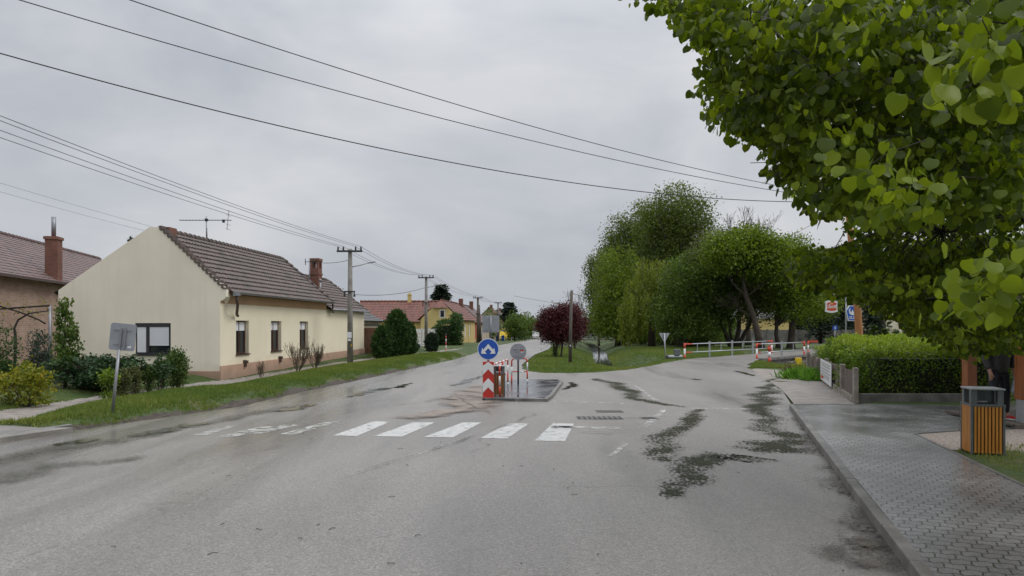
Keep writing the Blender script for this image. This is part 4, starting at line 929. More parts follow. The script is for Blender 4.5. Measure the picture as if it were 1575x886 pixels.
def simple_house(label, fr, L, Wd, ez, rz, wallm, roofm, wins=(), gwins=(), halfhip=0, plinth=None, tile=.5, extra=None, course=.4, dz=0):
    t = thing('house', fr(0, 0, 0), label, 'house'); b = MB()
    mid = Wd/2
    wall_holes(b, lambda w, d, z: fr(w, d, z), 0, L, -.6, ez, [w_ for w_ in wins], .15)
    hz = rz-halfhip; k = (rz-hz)/(rz-ez)*mid if halfhip else 0
    gl = [(w0, w1, z0, z1) for w0, w1, z0, z1 in gwins]
    g1 = [g for g in gl if g[3] < ez]; wall_holes(b, lambda w, d, z: fr(d, w, z), 0, Wd, -.6, ez, g1, .15)
    for uu in (0, L):
        b.poly([fr(uu, 0, ez), fr(uu, Wd, ez), fr(uu, mid+k, hz), fr(uu, mid-k, hz)] if k else [fr(uu, 0, ez), fr(uu, Wd, ez), fr(uu, mid, rz)])
    b.quad(fr(L, 0, -.6), fr(L, Wd, -.6), fr(L, Wd, ez), fr(L, 0, ez)); b.quad(fr(0, Wd, -.6), fr(L, Wd, -.6), fr(L, Wd, ez), fr(0, Wd, ez))
    b.build('wall', wallm, t, world=True)
    b = MB(); ru = k*.9
    for s_, v in ((1, -.35), (1, Wd+.35)):
        zz = ez-.12
        tiled(b, fr(-.25, v, zz), fr(L+.25, v, zz), fr(-.25+ru, mid, rz), fr(L+.25-ru, mid, rz), course=course, tile=tile, lift=.04, wave=.01)
    if k:
        b.add([fr(-.28, mid-k-.1, hz-.03), fr(-.28, mid+k+.1, hz-.03), fr(ru-.2, mid, rz+.03)], [(0, 1, 2)])
    ridge_caps(b, fr(ru-.2, mid, rz), fr(L-ru+.2, mid, rz), .5, .12)
    rf = b.build('roof', roofm, t, world=True)
    for w_ in wins: window(None, lambda w, d, z: fr(w, d, z), *w_, t, t, M['white'], dep=.08, blind=.9, sill=False)
    for w_ in g1: window(None, lambda w, d, z: fr(d, w, z), *w_, t, t, M['white'], dep=.08, blind=0, sill=False)
    for w_ in gl:
        if w_ in g1: continue
        f = MB(); w0, w1, z0, z1 = w_
        vs = [fr(-.06, w, z) for w, z in ((w0, z0), (w1, z0), (w1, z1), (w0, z1))]+[fr(.02, w, z) for w, z in ((w0, z0), (w1, z0), (w1, z1), (w0, z1))]
        f.add(vs, [(0, 1, 2, 3), (0, 1, 5, 4), (1, 2, 6, 5), (2, 3, 7, 6), (3, 0, 4, 7)]); wn = f.build('window', M['white'], t, world=True)
        f = MB(); c = .1; vs = [fr(-.075, w, z) for w, z in ((w0+c, z0+c), (w1-c, z0+c), (w1-c, z1-c), (w0+c, z1-c))]; f.add(vs, [(0, 1, 2, 3)]); kid(f, 'pane', M['glass'], wn, t)
    if plinth: b = MB(); fr.box(b, -.04, L+.04, -.04, 0, -.6, .5); b.build('plinth', plinth, t, world=True)
    return t, rf
SX = .062
def FL(Y, off=0): return Frame(-11.83+.0638*Y-off, Y, bz(Y), SX, 1)
# dark tiled outbuilding and its brown gate
fr = Frame(-10.2, 43.8, 0, .0638, 1)
t, rf = simple_house('low outbuilding with dark grey tiled roof between the cream and yellow houses', fr, 6.5, 6, 2.35, 3.9, M['beige'], M['roofd'], tile=.22, course=.28)
gt = thing('gate', PD(569, 550, 42.6), 'brown wooden gate beside the cream house', 'gate'); x, y, _ = gt.location; gt.location.z = 0
b = MB()
for k in range(9): b.box((-.5+k*.125, 0, .9), (.115, .03, 1.75))
b.box((0, .04, 1.5), (1.2, .04, .1)); b.box((0, .04, .4), (1.2, .04, .1)); b.build('boards', M['gate'], gt)
b = MB(); b.box((-.62, .02, .95), (.1, .1, 1.95)); b.box((.62, .02, .95), (.1, .1, 1.95)); b.box((0, .02, 1.95), (1.34, .12, .08)); b.build('gate_frame', M['frame_a'], gt)
# yellow house: long wing and half hipped gable
fy = Frame(-6.15, 80, -.5, .0638, 1)
t, rf = simple_house('yellow house with red tiled roof, half hipped gable and white street windows', fy, 15, 4.6, 3.15, 5.4, M['yellow'], M['roofr'],
    wins=[(2.2, 3.6, .9, 2.6), (4.6, 6.0, .9, 2.6), (9, 10.4, .9, 2.6)], gwins=[(1.7, 2.35, 3.3, 4.25)], halfhip=.9)
b = MB(); fw = Frame(-18.5, 82, -.5, 1, 0)
fw.box(b, 0, 9.2, 0, 6, -.1, 3.0); b.build('wing_wall', M['yellow'], t, world=True)
b = MB(); tiled(b, fw(-.4, -.35, 2.85), fw(9.2, -.35, 2.85), fw(-.4, 3, 5.4), fw(9.8, 3, 5.4), tile=.5, course=.35, lift=.03); tiled(b, fw(-.4, 6.3, 2.9), fw(9.2, 6.3, 2.9), fw(-.4, 3, 5.4), fw(9.8, 3, 5.4), tile=.8, course=.8)
ridge_caps(b, fw(-.4, 3, 5.4), fw(9.4, 3, 5.4), .5, .12); rw = b.build('wing_roof', M['roofr'], t, world=True)
for px in (616, 634):
    c = Vector(PD(px, 478.5, 83.6)); b = MB(); Mx = Matrix.Rotation(R(40), 3, 'X'); b.box(c, (.95, 1.15, .12), M=Mx); sk = kid(b, 'skylight', M['frame_a'], rw, t)
    b = MB(); b.box(c+Mx @ Vector((0, 0, .07)), (.75, .95, .02), M=Mx); kid(b, 'pane', M['shutter'], sk, t)
b = MB(); c = PD(630, 462, 85); b.box((c[0], c[1], 5.2), (.45, .45, 1.0)); b.box((c[0], c[1], 5.7), (.55, .55, .08)); b.box((c[0], c[1], 5.85), (.3, .3, .2)); kid(b, 'chimney', M['yellow'], rw, t)
hs = [
 ('orange red house with red tiled roof next to the yellow house', 96, 9, 5.5, 3.0, 5.6, 'orange', 'roofr', [(1.5, 2.6, .8, 2.4), (3.6, 4.7, .8, 2.4)], 'brick'),
 ('pale pink house with brown tiled roof behind the large sign board', 108, 14, 6, 3.0, 5.9, 'beige', 'roof2', [(1.5, 2.6, .8, 2.4), (4.6, 5.7, .8, 2.4)], None),
 ('grey beige house with steep red gable roof farther down the street', 150, 12, 7, 3.3, 7.2, 'beige', 'roofr', [(1.5, 2.6, .8, 2.4), (5.6, 6.7, .8, 2.4)], None),
 ('white house with brown red roof, farthest of the street row', 172, 18, 7, 3.4, 7.4, 'white', 'roof2', [(1.5, 2.6, .8, 2.4), (5.6, 6.7, .8, 2.4)], None)]
for lb, Y, L, Wd, ez, rz, wm, rm, wn, pl in hs:
    t, rf = simple_house(lb, FL(Y, 0 if Y < 120 else -.6), L, Wd, ez, rz, M[wm], M[rm], wins=wn, tile=.8, course=.6, plinth=M['ochre'] if pl else None)
    fr = FL(Y); b = MB(); fr.box(b, L*.5, L*.5+.6, Wd/2-.9, Wd/2-.3, rz-1.0, rz+.8); kid(b, 'chimney', M['chim'], rf, t)
# white concrete panel fence
fc = thing('fence', (PD(640, 540, 58)[0], 58, bz(58)), 'white concrete panel fence with scalloped top behind the conifers', 'fence')
p0 = Vector((PD(636, 540, 57)[0], 57)); p1 = Vector((PD(691, 540, 66)[0], 66)); n = 5
for i in range(n):
    a = p0.lerp(p1, i/n); c = p0.lerp(p1, (i+1)/n); d = (c-a); ang = math.atan2(d.y, d.x); mid = (a+c)/2; b = MB(); zb = bz(mid.y)
    for j in range(5): b.box((mid.x, mid.y, zb+.15+j*.32), (d.length-.16, .05, .28), rz=ang)
    for j in range(5):
        q = a.lerp(c, (j+.5)/5); b.box((q.x, q.y, zb+1.62), (d.length/7, .05, .1), rz=ang)
    b.build('panel', M['fwhite'], fc, world=True)
for i in range(n+1):
    a = p0.lerp(p1, i/n); b = MB(); b.box((a.x, a.y, bz(a.y)+.85), (.14, .14, 1.75)); b.build('post', M['fwhite'], fc, world=True)

# ------------------------------------------------------------ poles and cables
def pole(px, Y, top_py, label, mt, r=.16, arms=True, lamp=0, box_=False, double=False, x=None):
    X = GX(px, Y) if x is None else x; z0 = Tz(X, Y); H = CH-(top_py-HY)/F*Y-z0
    t = thing('utility_pole', (X, Y, z0), label, 'utility pole', 'utility poles along the street')
    b = MB(); b.tube([(0, 0, -.2), (0, 0, H)], [r, r*.66], 12)
    if double: b.tube([(.38, .1, -.2), (.12, .1, H-1.0)], [r, r*.7], 12)
    b.build('post', M[mt], t, smooth=True)
    if arms:
        zz = H-.12; b = MB(); b.box((0, -r*.8, zz), (1.25, .07, .09)); b.build('crossarm', M['iron'], t)
        b = MB(); b.box((0, -r, H-2.1), (.55, .06, .07)); b.build('crossarm', M['iron'], t)
        for k in (-.56, -.3, .3, .56): b = MB(); b.tube([(k, -r*.8, zz+.04), (k, -r*.8, zz+.1), (k, -r*.8, zz+.16), (k, -r*.8, zz+.22)], [.02, .05, .035, .045], 8); b.build('insulator', M['iron'], t, smooth=True)
        for k in (-.24, .24): b = MB(); b.tube([(k, -r, H-2.35), (k, -r, H-2.28), (k, -r, H-2.2), (k, -r, H-2.1)], [.045, .05, .03, .02], 8); b.build('insulator', M['iron'], t, smooth=True)
    if lamp:
        b = MB(); b.tube([(0, 0, H-.9), (.5, -.05, H-.8), (.95, -.1, H-.68)], .025, 6); b.build('lamp_arm', M['galv'], t, smooth=True)
        b = MB(); b.box((1.08, -.1, H-.66), (.36, .13, .07), M=Matrix.Rotation(R(-10), 3, 'Y')); b.build('lamp_head', M['galv'], t, bevel=.02)
    if box_:
        b = MB(); b.box((0, -.17, 1.45), (.2, .1, .28)); b.box((0, -.17, 1.22), (.14, .09, .12)); b.build('meter_box', M['shutter'], t, bevel=.01)
        b = MB(); b.box((.1, -.15, .95), (.05, .02, .09)); b.build('notice', M['vany'], t)
    t['H'] = H
    return t
PL = [pole(538.5, 33.5, 383, 'tall concrete utility pole with street lamp in front of the cream house', 'polec', .15, lamp=1, box_=True),
      pole(655.5, 54, 425, 'utility pole beside the white concrete fence and small conifer', 'polec', .15, lamp=1),
      pole(735, 88, 457, 'double utility pole in front of the orange red house', 'polew', .2, double=True),
      pole(766, 118, 465, 'utility pole rising behind the large grey sign board', 'polew', .16),
      pole(789, 165, 474, 'utility pole in front of the grey beige house far down the street', 'polew', .16),
      pole(808, 215, 480, 'farthest utility pole, before the round green tree', 'polew', .16)]
for a in PL: del a['H']
def cable(name, pts, r, label, group='overhead cables', m='cable'):
    b = MB(); b.tube(pts, r, 5, smooth=True); o = b.build(name, M[m]); return tag(o, label, 'cable', group)
def span(a, c, sag, n=16):
    a = Vector(a); c = Vector(c); return [a.lerp(c, i/n)-Vector((0, 0, sag*4*(i/n)*(1-i/n))) for i in range(n+1)]
def topz(py, Y): return CH-(py-HY)/F*Y
tops = [(p.location.x, p.location.y, topz(py, p.location.y)) for p, py in zip(PL, (383, 425, 457, 465, 474, 480))]
BK = [tops[0][0]-.0638*26-.35, 7.4]
lbl = ['topmost', 'second from the top', 'third from the top', 'lowest']
for k, (dx, dz) in enumerate(((-.56, .12), (-.3, .12), (.3, .12), (.56, .12))):
    tp0 = (tops[0][0]+dx, tops[0][1], tops[0][2]+dz)
    py0 = (181, 188, 201, 214)[3-k] if False else (214, 201, 188, 181)[k]
    # towards the camera side: fit a far end outside the frame
    Yb = 10.5; Xb = tp0[0]-.0638*(tp0[1]-Yb)-.0
    z_at = CH-(py0-HY)/F*((Xb-0)/((0-CX)/F)) if True else 0
    Yf = Xb/((0-CX)/F); Yf = Yf if Yf > 4 else 12
    pts = span((Xb-.3, 2.0, z_at+.1), tp0, .25, 24)
    # shift so the cable passes the wanted height where it leaves the frame
    cable('power_line', pts, .008, ('outermost', 'second', 'third', 'innermost')[k]+' thin bare wire of the four running to the pole with street lamp', m='zinc')
for i in range(4):
    b = MB()
    for dx in (-.56, -.3, .3, .56): b.tube(span((tops[i][0]+dx, tops[i][1], tops[i][2]+.1), (tops[i+1][0]+dx, tops[i+1][1], tops[i+1][2]+.1), .35), .010 if i < 2 else .014, 4)
    tag(b.build('power_line', M['zinc']), 'set of thin wires strung between the '+('first and second', 'second and third', 'third and fourth', 'fourth and fifth')[i]+' street poles', 'cable', 'street power lines')
def wire3(px3, Y3, r, label, ext=True):
    P3 = [Vector(PD(a, c, Y)) for (a, c), Y in zip(px3, Y3)]
    d = Vector((P3[2].x-P3[0].x, P3[2].y-P3[0].y)); L = d.length; ts = [0, ((Vector((P3[1].x, P3[1].y))-Vector((P3[0].x, P3[0].y))).dot(d))/L/L, 1]
    co = np.polyfit(ts, [p.z for p in P3], 2); pts = []
    for i in range(61):
        t = -.25+1.35*i/60 if ext else i/60; pts.append((P3[0].x+d.x*t, P3[0].y+d.y*t, float(np.polyval(co, t))))
    cable('overhead_cable', pts, r, label)
PX, PY_ = 14.0, 27.6       # orange pole behind the hedge
def lineY(px, x0, y0, x1, y1):   # depth where the ray column px meets the ground line
    k = (px-CX)/F; dx, dy = x1-x0, y1-y0; t = (k*y0-x0)/(dx-k*dy); return y0+t*dy
for pp, st, r, lb in ((((200, 0), (700, 160), (1172, 281)), (-7.3, 13), .011, 'uppermost black cable crossing the sky to the pole behind the linden'),
                      (((30, 0), (640, 172), (1172, 290)), (-9.4, 13), .011, 'middle black cable of the three crossing the sky'),
                      (((0, 82), (700, 251), (1170, 309)), (-11.0, 14.6), .014, 'lowest and thickest black cable crossing the sky')):
    wire3(pp, [lineY(a, *st, PX-1.2, PY_) for a, c in pp], r, lb)
op = thing('utility_pole', (PX, 27.6, .05), 'orange brown wooden pole leaning slightly behind the hedge beside the blue pub sign', 'utility pole')
b = MB(); b.tube([(.16, 0, -.2), (.06, 0, 1.2), (-.05, 0, 2.8), (-.28, 0, 5.2), (-.42, .1, 6.9)], [.15, .145, .135, .12, .105], 14); b.build('post', M['poleo'], op, smooth=True)
wp = thing('utility_pole', (GX(877, 35.3), 35.3, Tz(GX(877, 35.3), 35.3)), 'short weathered wooden post standing in the grass beside the purple tree', 'utility pole')
b = MB(); b.tube([(0, 0, -.2), (.02, 0, 1.9), (.08, 0, 3.75)], [.1, .085, .075], 10); b.build('post', M['polew'], wp, smooth=True)
b = MB(); b.box((0, -.09, .9), (.05, .02, .07)); b.build('tag', M['shutter'], wp)
cable('overhead_cable', span((wp.location.x+.08, 35.3, 3.6), (GX(1010, 70), 70, 4.3), .5), .012, 'thin cable from the short wooden post into the poplars')
cable('overhead_cable', span((tops[0][0]+.1, tops[0][1], tops[0][2]-.5), H0(13.1, 1.6, 5.45), .15), .013, 'short service cable between the lamp pole and the cream house roof')
cable('overhead_cable', span((tops[1][0]-.1, tops[1][1], tops[1][2]-.9), PD(545, 453, 44), .25), .016, 'slack service cable from the second pole to the cream house end')
for k, (a, c) in enumerate((((0, 279), (420, 397)), ((0, 293), (330, 380)))):
    cable('overhead_cable', span(PD(a[0]-60, a[1]-16, 36), PD(c[0], c[1], 46), .15), .010, ('upper', 'lower')[k]+' faint wire passing behind the roof of the cream house', m='zinc')
cable('overhead_cable', span(PD(790, 455, 170), PD(1000, 478, 170), .8), .03, 'faint distant wire above the purple tree')
cable('overhead_cable', span(PD(1195, 370, 60), PD(1290, 318, 30), .2), .011, 'short wire slanting up into the linden beside the dead tree')

# ------------------------------------------------------------ signs and street furniture
# blue direction sign over a chevron bollard
s = thing('chevron_bollard', (GX(751, 17.6), 17.55, .075), 'red and white chevron beacon under the round blue sign on the traffic island', 'traffic beacon')
b = MB(); W_ = .15; HB_ = .93
b.box((0, .08, HB_/2), (2*W_-.02, .16, HB_)); b.build('body', M['red'], s, bevel=.008)
b = MB(); n = 4; hh = HB_/n
for k in range(n):
    z0 = k*hh-.1; m = 0 if k % 2 else 1
    pts = [(-W_+.012, z0), (0, z0+hh*.62), (W_-.012, z0), (W_-.012, z0+hh), (0, z0+hh*1.62), (-W_+.012, z0+hh)]
    if k == 0: pts = [(-W_+.012, .0), (W_-.012, .0), (W_-.012, z0+hh), (0, z0+hh*1.62), (-W_+.012, z0+hh)]
    if k % 2 == 0: continue
    pts = [(x_, min(z_, HB_-.005)) for x_, z_ in pts]; b.prism(pts, -.006, .002)
b.build('chevron', M['white'], s)
b = MB()
for z0 in (.35, ): b.box((-W_-.012, .08, z0+.27), (.006, .15, .2)); b.box((-W_-.012, .08, z0-.2), (.006, .15, .16))
b.build('side_stripe', M['white'], s)
b = MB(); b.tube([(0, .1, HB_), (0, .1, HB_+.2)], .03, 10); b.build('stub', M['iron'], s)
s2 = thing('direction_sign', (GX(751, 17.6), 17.55, 1.0), 'round blue sign with white forked arrow pointing both ways', 'road sign')
b = MB(); b.disc((0, .02, .33), .277, .012); b.build('rim', M['white'], s2)
b = MB(); b.disc((0, .012, .33), .258, .012); b.build('face', M['blue'], s2)
b = MB()
ar = [(0, .14), (.13, -.015), (.155, .03), (.19, -.12), (.045, -.11), (.085, -.075), (0, .02)]
pts = ar+[(-x_, z_) for x_, z_ in ar[::-1][1:-1]]
k_ = MB(); pts3 = [(x_, .33+z_) for x_, z_ in [(0, .135), (.125, -.01), (.155, .035), (.185, -.115), (.04, -.12), (.085, -.065), (0, .025), (-.085, -.065), (-.04, -.12), (-.185, -.115), (-.155, .035), (-.125, -.01)]]
k_.prism(pts3, -.003, .004); k_.build('arrow', M['white'], s2)
b = MB(); b.tube([(0, .04, -.02), (0, .04, .55)], .028, 10); b.box((0, .03, .12), (.16, .02, .04)); b.build('mount', M['galv'], s2)
# bins with slats
def bin_(name, loc, rz, label, W, D, H, slatm, nf):
    t = thing(name, loc, label, 'litter bin', rz=rz); hs_ = H*.72
    b = MB(); nn = nf
    for ax, L_, off in (('x', W, -D/2), ('x', W, D/2), ('y', D, -W/2), ('y', D, W/2)):
        k = nn if ax == 'x' else max(4, int(nn*D/W))
        for i in range(k):
            p = -L_/2+.02+(L_-.04)*(i+.5)/k
            c = (p, off, hs_/2+.015) if ax == 'x' else (off, p, hs_/2+.015); d = ((L_-.04)/k*.68, .022, hs_) if ax == 'x' else (.022, (L_-.04)/k*.68, hs_)
            b.box(c, d, taper=.97)
    b.build('slats', slatm, t, bevel=.003)
    b = MB(); b.box((0, 0, hs_/2+.03), (W-.06, D-.06, hs_-.02)); b.build('liner', M['dark'], t)
    b = MB()
    for sx_ in (-1, 1):
        for sy_ in (-1, 1): b.box((sx_*(W/2), sy_*(D/2), hs_/2), (.03, .03, hs_+.02))
    for zz in (hs_+.02,): b.box((0, -D/2, zz), (W+.04, .03, .035)); b.box((0, D/2, zz), (W+.04, .03, .035)); b.box((-W/2, 0, zz), (.03, D+.04, .035)); b.box((W/2, 0, zz), (.03, D+.04, .035))
    b.build('frame', M['bingrey'], t, bevel=.003)
    b = MB(); z1 = hs_+.035
    for sx_ in (-1, 1):
        for sy_ in (-1, 1): b.box((sx_*(W/2-.035), sy_*(D/2-.02), (z1+H-.03)/2), (.075, .012, H-.03-z1)); b.box((sx_*(W/2-.004), sy_*(D/2-.05), (z1+H-.03)/2), (.012, .075, H-.03-z1))
    b.box((0, D/2-.02, (z1+H)/2), (W-.06, .01, H-.04-z1)); b.build('hood', M['bingrey'], t)
    b = MB(); b.box((0, 0, H-.012), (W+.03, D+.03, .024)); b.build('lid', M['galv'], t, bevel=.004)
    return t
bin_('litter_bin', (GX(1511, 9.85), 9.85, .115), R(-14), 'orange slatted litter bin with grey metal hood on the grass beside the pavement', .40, .36, .935, M['slat'], 8)
bin_('litter_bin', (GX(767, 18.15), 18.15, .075), R(4), 'brown slatted litter bin behind the chevron beacon on the traffic island', .30, .26, .80, M['slatd'], 6)
# red-white railings
def rw_tube(pts, r, t, name, per=.28, first='redo', n=10):
    # a bent pipe, painted in red and white bands
    P_ = [Vector(p) for p in pts]; L = [0]
    for a, c in zip(P_, P_[1:]): L.append(L[-1]+(c-a).length)
    cuts = sorted(set(L+[per*i for i in range(1, int(L[-1]/per)+1)]))
    def at(s_):
        for i in range(len(L)-1):
            if s_ <= L[i+1]+1e-9: return P_[i].lerp(P_[i+1], (s_-L[i])/(L[i+1]-L[i]+1e-12))
        return P_[-1]
    b = MB(); band = 0
    while band*per < L[-1]-1e-6:
        s0, s1 = band*per, min(L[-1], (band+1)*per); q = [at(s0)]+[at(x_) for x_ in L if s0+1e-4 < x_ < s1-1e-4]+[at(s1)]
        b.tube(q, r, n, band % 2); band += 1
    return b.build(name, [M[first], M['white']], t, smooth=False)
def arch(pa, pb, H, r=.05, k=5):
    pa = Vector(pa); pb = Vector(pb); d = (pb-pa).normalized(); up = Vector((0, 0, 1)); pts = [pa, pa+up*(H-r*2)]
    for i in range(1, k): an = math.pi/2*i/k; pts.append(pa+up*(H-2*r+2*r*math.sin(an))+d*2*r*(1-math.cos(an)))
    pts.append(pa+up*H+d*2*r); pts.append(pb+up*H-d*2*r)
    for i in range(1, k): an = math.pi/2*i/k; pts.append(pb+up*(H-2*r+2*r*math.cos(an))-d*2*r*(1-math.sin(an)))
    pts += [pb+up*(H-2*r), pb]; return pts
def island_rail(px0, Y0, px1, Y1, label, mid=True, H=.8):
    a = Vector((GX(px0, Y0), Y0, .075)); c = Vector((GX(px1, Y1), Y1, .075))
    t = thing('railing', a, label, 'railing', 'red and white railings on the traffic island'); a0 = Vector((0, 0, 0)); c0 = c-a
    rw_tube(arch(a0, c0, H), .024, t, 'hoop', .27)
    if mid: rw_tube([a0+Vector((0, 0, .38)), c0+Vector((0, 0, .38))], .018, t, 'crossbar', .2)
    return t
island_rail(768.5, 17.9, 771, 18.9, 'nearest red and white hoop railing beside the island bin')
island_rail(762, 19.0, 771, 20.0, 'second red and white hoop railing behind the island bin')
island_rail(773, 20.3, 781, 21.3, 'third red and white hoop railing along the left side of the island')
island_rail(787, 21.9, 811, 22.0, 'red and white hoop railing across the far end of the island around the sign pole')
s = thing('round_sign', (GX(797, 21.6), 21.6, .075), 'grey back of a round sign with a small red sticker on the traffic island', 'road sign')
b = MB(); b.tube([(0, .03, 0), (0, .03, 1.15)], .028, 10); b.build('pole', M['iron'], s)
b = MB(); b.disc((0, 0, 1.03), .26, .015); b.build('disc', M['signback'], s)
b = MB(); b.box((0, -.02, 1.13), (.3, .015, .025)); b.box((0, -.02, .92), (.3, .015, .025)); b.box((-.03, -.02, 1.03), (.025, .02, .34)); b.box((.03, -.02, 1.03), (.025, .02, .34)); b.build('bracket', M['galv'], s)
b = MB(); b.box((.12, -.012, 1.07), (.11, .004, .045)); b.build('sticker', M['redo'], s); b = MB(); b.box((.12, -.012, 1.02), (.11, .004, .02)); b.build('sticker', M['shutter'], s)
# rectangular grey sign back on the left verge
def rrect(w, h, r, n=5):
    o = []
    for cx_, cz_, a in ((w/2-r, h/2-r, 0), (-w/2+r, h/2-r, 90), (-w/2+r, -h/2+r, 180), (w/2-r, -h/2+r, 270)):
        for i in range(n+1): t_ = R(a+90*i/n); o.append((cx_+r*math.cos(t_), cz_+r*math.sin(t_)))
    return o
s = thing('sign_board', (GX(173, 14.1), 14.1, Tz(GX(173, 14.1), 14.1)), 'grey back of a leaning rectangular sign on the verge before the corner house', 'road sign'); s.rotation_euler = (0, R(5.5), R(8))
b = MB(); b.tube([(0, 0, -.2), (0, 0, 1.32)], .03, 10); b.build('pole', M['zinc'], s)
b = MB(); b.prism([(x_+.03, z_+1.58) for x_, z_ in rrect(.5, .56, .05)], .035, .05); b.build('panel', M['signback'], s)
b = MB()
for x_ in (.0, .085): b.box((x_, .02, 1.55), (.035, .03, .44))
for z_ in (1.42, 1.72): b.box((.03, .028, z_), (.34, .015, .02))
b.build('bracket', M['zinc'], s); b = MB(); b.box((.18, .03, 1.39), (.07, .004, .055)); b.build('sticker', M['shutter'], s)
# large double panel sign down the road
s = thing('sign_board', (GX(755, 66), 66, bz(66)), 'large grey double panel sign seen from behind down the main road', 'road sign')
b = MB(); b.tube([(0, 0, -.2), (0, 0, 3.05)], .06, 10); b.build('pole', M['zinc'], s)
for x_ in (-.42, .42): b = MB(); b.box((x_, .07, 2.15), (.78, .04, 1.62)); b.build('panel', M['signback'], s, bevel=.02)
b = MB()
for z_ in (1.6, 2.7): b = MB(); b.box((0, .04, z_), (1.3, .03, .05)); b.build('bracket', M['galv'], s)
# marker post
s = thing('marker_post', (GX(686, 52), 52, Tz(GX(686, 52), 52)), 'thin black and orange marker post in the grass by the white fence', 'marker post')
rw_tube([(0, 0, -.1), (0, 0, 1.15)], .035, s, 'post', .25); b = MB(); b.tube([(0, 0, 1.15), (0, 0, 1.3)], .05, 8); b.build('cap', M['iron'], s)
# yield sign back and grey unit
s = thing('yield_sign', (GX(1022, 38.0), 38.0, Tz(GX(1022, 38.0), 38.0)), 'grey back of a triangular give way sign in the grass by the bridge', 'road sign')
b = MB(); b.tube([(.06, 0, -.2), (.0, 0, 1.48)], .03, 8); b.build('pole', M['galv'], s)
b = MB(); b.prism([(-.3, 1.5), (.3, 1.5), (.03, 1.0), (-.03, 1.0)], .03, .045); b.build('panel', M['galv'], s); b = MB(); b.box((0, .02, 1.32), (.22, .015, .22)); b.build('bracket', M['zinc'], s)
s = thing('drain_valve', (GX(1040, 39.3), 39.3, .03), 'grey metal pipe valve with box at the road edge by the bridge railing', 'valve')
b = MB(); b.tube([(-.5, 0, .08), (.35, .05, .1)], .11, 12); b.build('pipe', M['galv'], s, smooth=True); b = MB(); b.box((.05, 0, .36), (.34, .25, .34)); b.build('box', M['bingrey'], s, bevel=.02)
b = MB(); b.tube([(-.6, 0, .08), (-.5, 0, .08)], .14, 12); b.build('cap', M['iron'], s)
# bridge railings
def bridge_rail(a, c, n, label, H=.82, redend=(1, 1)):
    a = Vector(a); c = Vector(c); t = thing('railing', a, label, 'railing'); d = (c-a)
    for i in range(n+1):
        q = d*(i/n); e = (i == 0 and redend[0]) or (i == n and redend[1])
        if e: rw_tube([q+Vector((0, 0, -.15)), q+Vector((0, 0, .22)), q+Vector((0, 0, H+.03))], .055, t, 'post', .34)
        else:
            b = MB(); b.box(q+Vector((0, 0, H/2)), (.09, .09, H+.12)); b.box(q+Vector((0, 0, H+.08)), (.11, .11, .03)); b.build('post', M['galv'], t, bevel=.008)
    for z_ in (.3, H-.03):
        b = MB(); b.tube([Vector((0, 0, z_)), d+Vector((0, 0, z_))], .032, 8); b.build('rail', M['galv'], t)
    b = MB()
    for i in range(n):
        q = d*((i+.5)/n); b.box(q+Vector((0, 0, (H+.3)/2-.015)), (.04, .04, H-.33))
    b.build('baluster', M['galv'], t)
    for k in (0, 1):
        if redend[k]:
            q0 = d*k; q1 = d*(.07 if k == 0 else .93)
            for z_ in (.3, H-.03): b = MB(); b.tube([q0+Vector((0, 0, z_)), q1+Vector((0, 0, z_))], .037, 8); b.build('red_end', M['redo'], t)
    return t
bridge_rail((GX(1053, 39.6), 39.6, .05), (GX(1187, 47.5), 47.5, .05), 4, 'long grey tube railing with red ends on the far side of the little bridge')
bridge_rail((GX(1164, 39.6), 39.6, .05), (GX(1237, 44.0), 44.0, .05), 2, 'grey tube railing with red posts along the near side of the little bridge')
s = thing('bollard', (GX(1183.5, 36.6), 36.6, .0), 'short red and white post alone in front of the near bridge railing', 'bollard'); rw_tube([(0, 0, -.1), (0, 0, .83)], .075, s, 'post', .31, n=12)
b = MB(); b.tube([(0, 0, .83), (0, 0, .86)], .085, 12); b.build('cap', M['redo'], s)
s = thing('barrier', (GX(1243, 46), 46, .0), 'low red and white barrier rail at the bridge end by the hedge', 'barrier'); rw_tube([(0, 0, 0), (0, 0, .85)], .05, s, 'post', .3); b = MB(); b.box((.3, 0, .85), (.7, .06, .12)); b.build('arm', M['redo'], s)
s = thing('barrier', (GX(1322, 60), 60, bz(60)), 'low red rail beyond the hedge at the orange pole', 'barrier'); b = MB(); b.box((0, 0, .72), (1.3, .06, .16)); b.build('rail', M['redo'], s); b = MB(); b.box((-.5, 0, .3), (.08, .08, .7)); b.box((.5, 0, .3), (.08, .08, .7)); b.build('leg', M['redo'], s)
# culvert walls
cw = MB(); a = Vector((14.2, 38.9)); c = Vector((19.9, 45.2)); d = (c-a); ang = math.atan2(d.y, d.x); mid = (a+c)/2
cw.box((mid.x, mid.y, -.02), (d.length, .4, .14), rz=ang); nn = Vector((d.y, -d.x)).normalized(); m2 = mid-nn*.1
cw.box((m2.x, m2.y, -.65), (d.length, .3, 1.1), rz=ang)
tag(cw.build('culvert_wall', M['kerb']), 'dark concrete culvert wall under the near bridge railing', 'wall')
cw = MB(); cw.box((15.9, 36.9, -.25), (2.6, .3, .5), rz=ang-.4); cw.box((17.5, 37.2, -.5), (1.6, .25, .9), rz=ang+.2); tag(cw.build('ditch_slab', M['kerb']), 'broken concrete slabs in the ditch beside the bridge', 'slab')
s = thing('hydrant', (GX(1228, 34.5), 34.5, -.2), 'small yellow box with black fitting in the ditch by the fence', 'hydrant')
b = MB(); b.box((0, 0, .25), (.28, .2, .5)); b.build('box', M['vany'], s, bevel=.02); b = MB(); b.tube([(-.35, 0, .1), (-.14, 0, .28)], .1, 8); b.build('fitting', M['iron'], s)
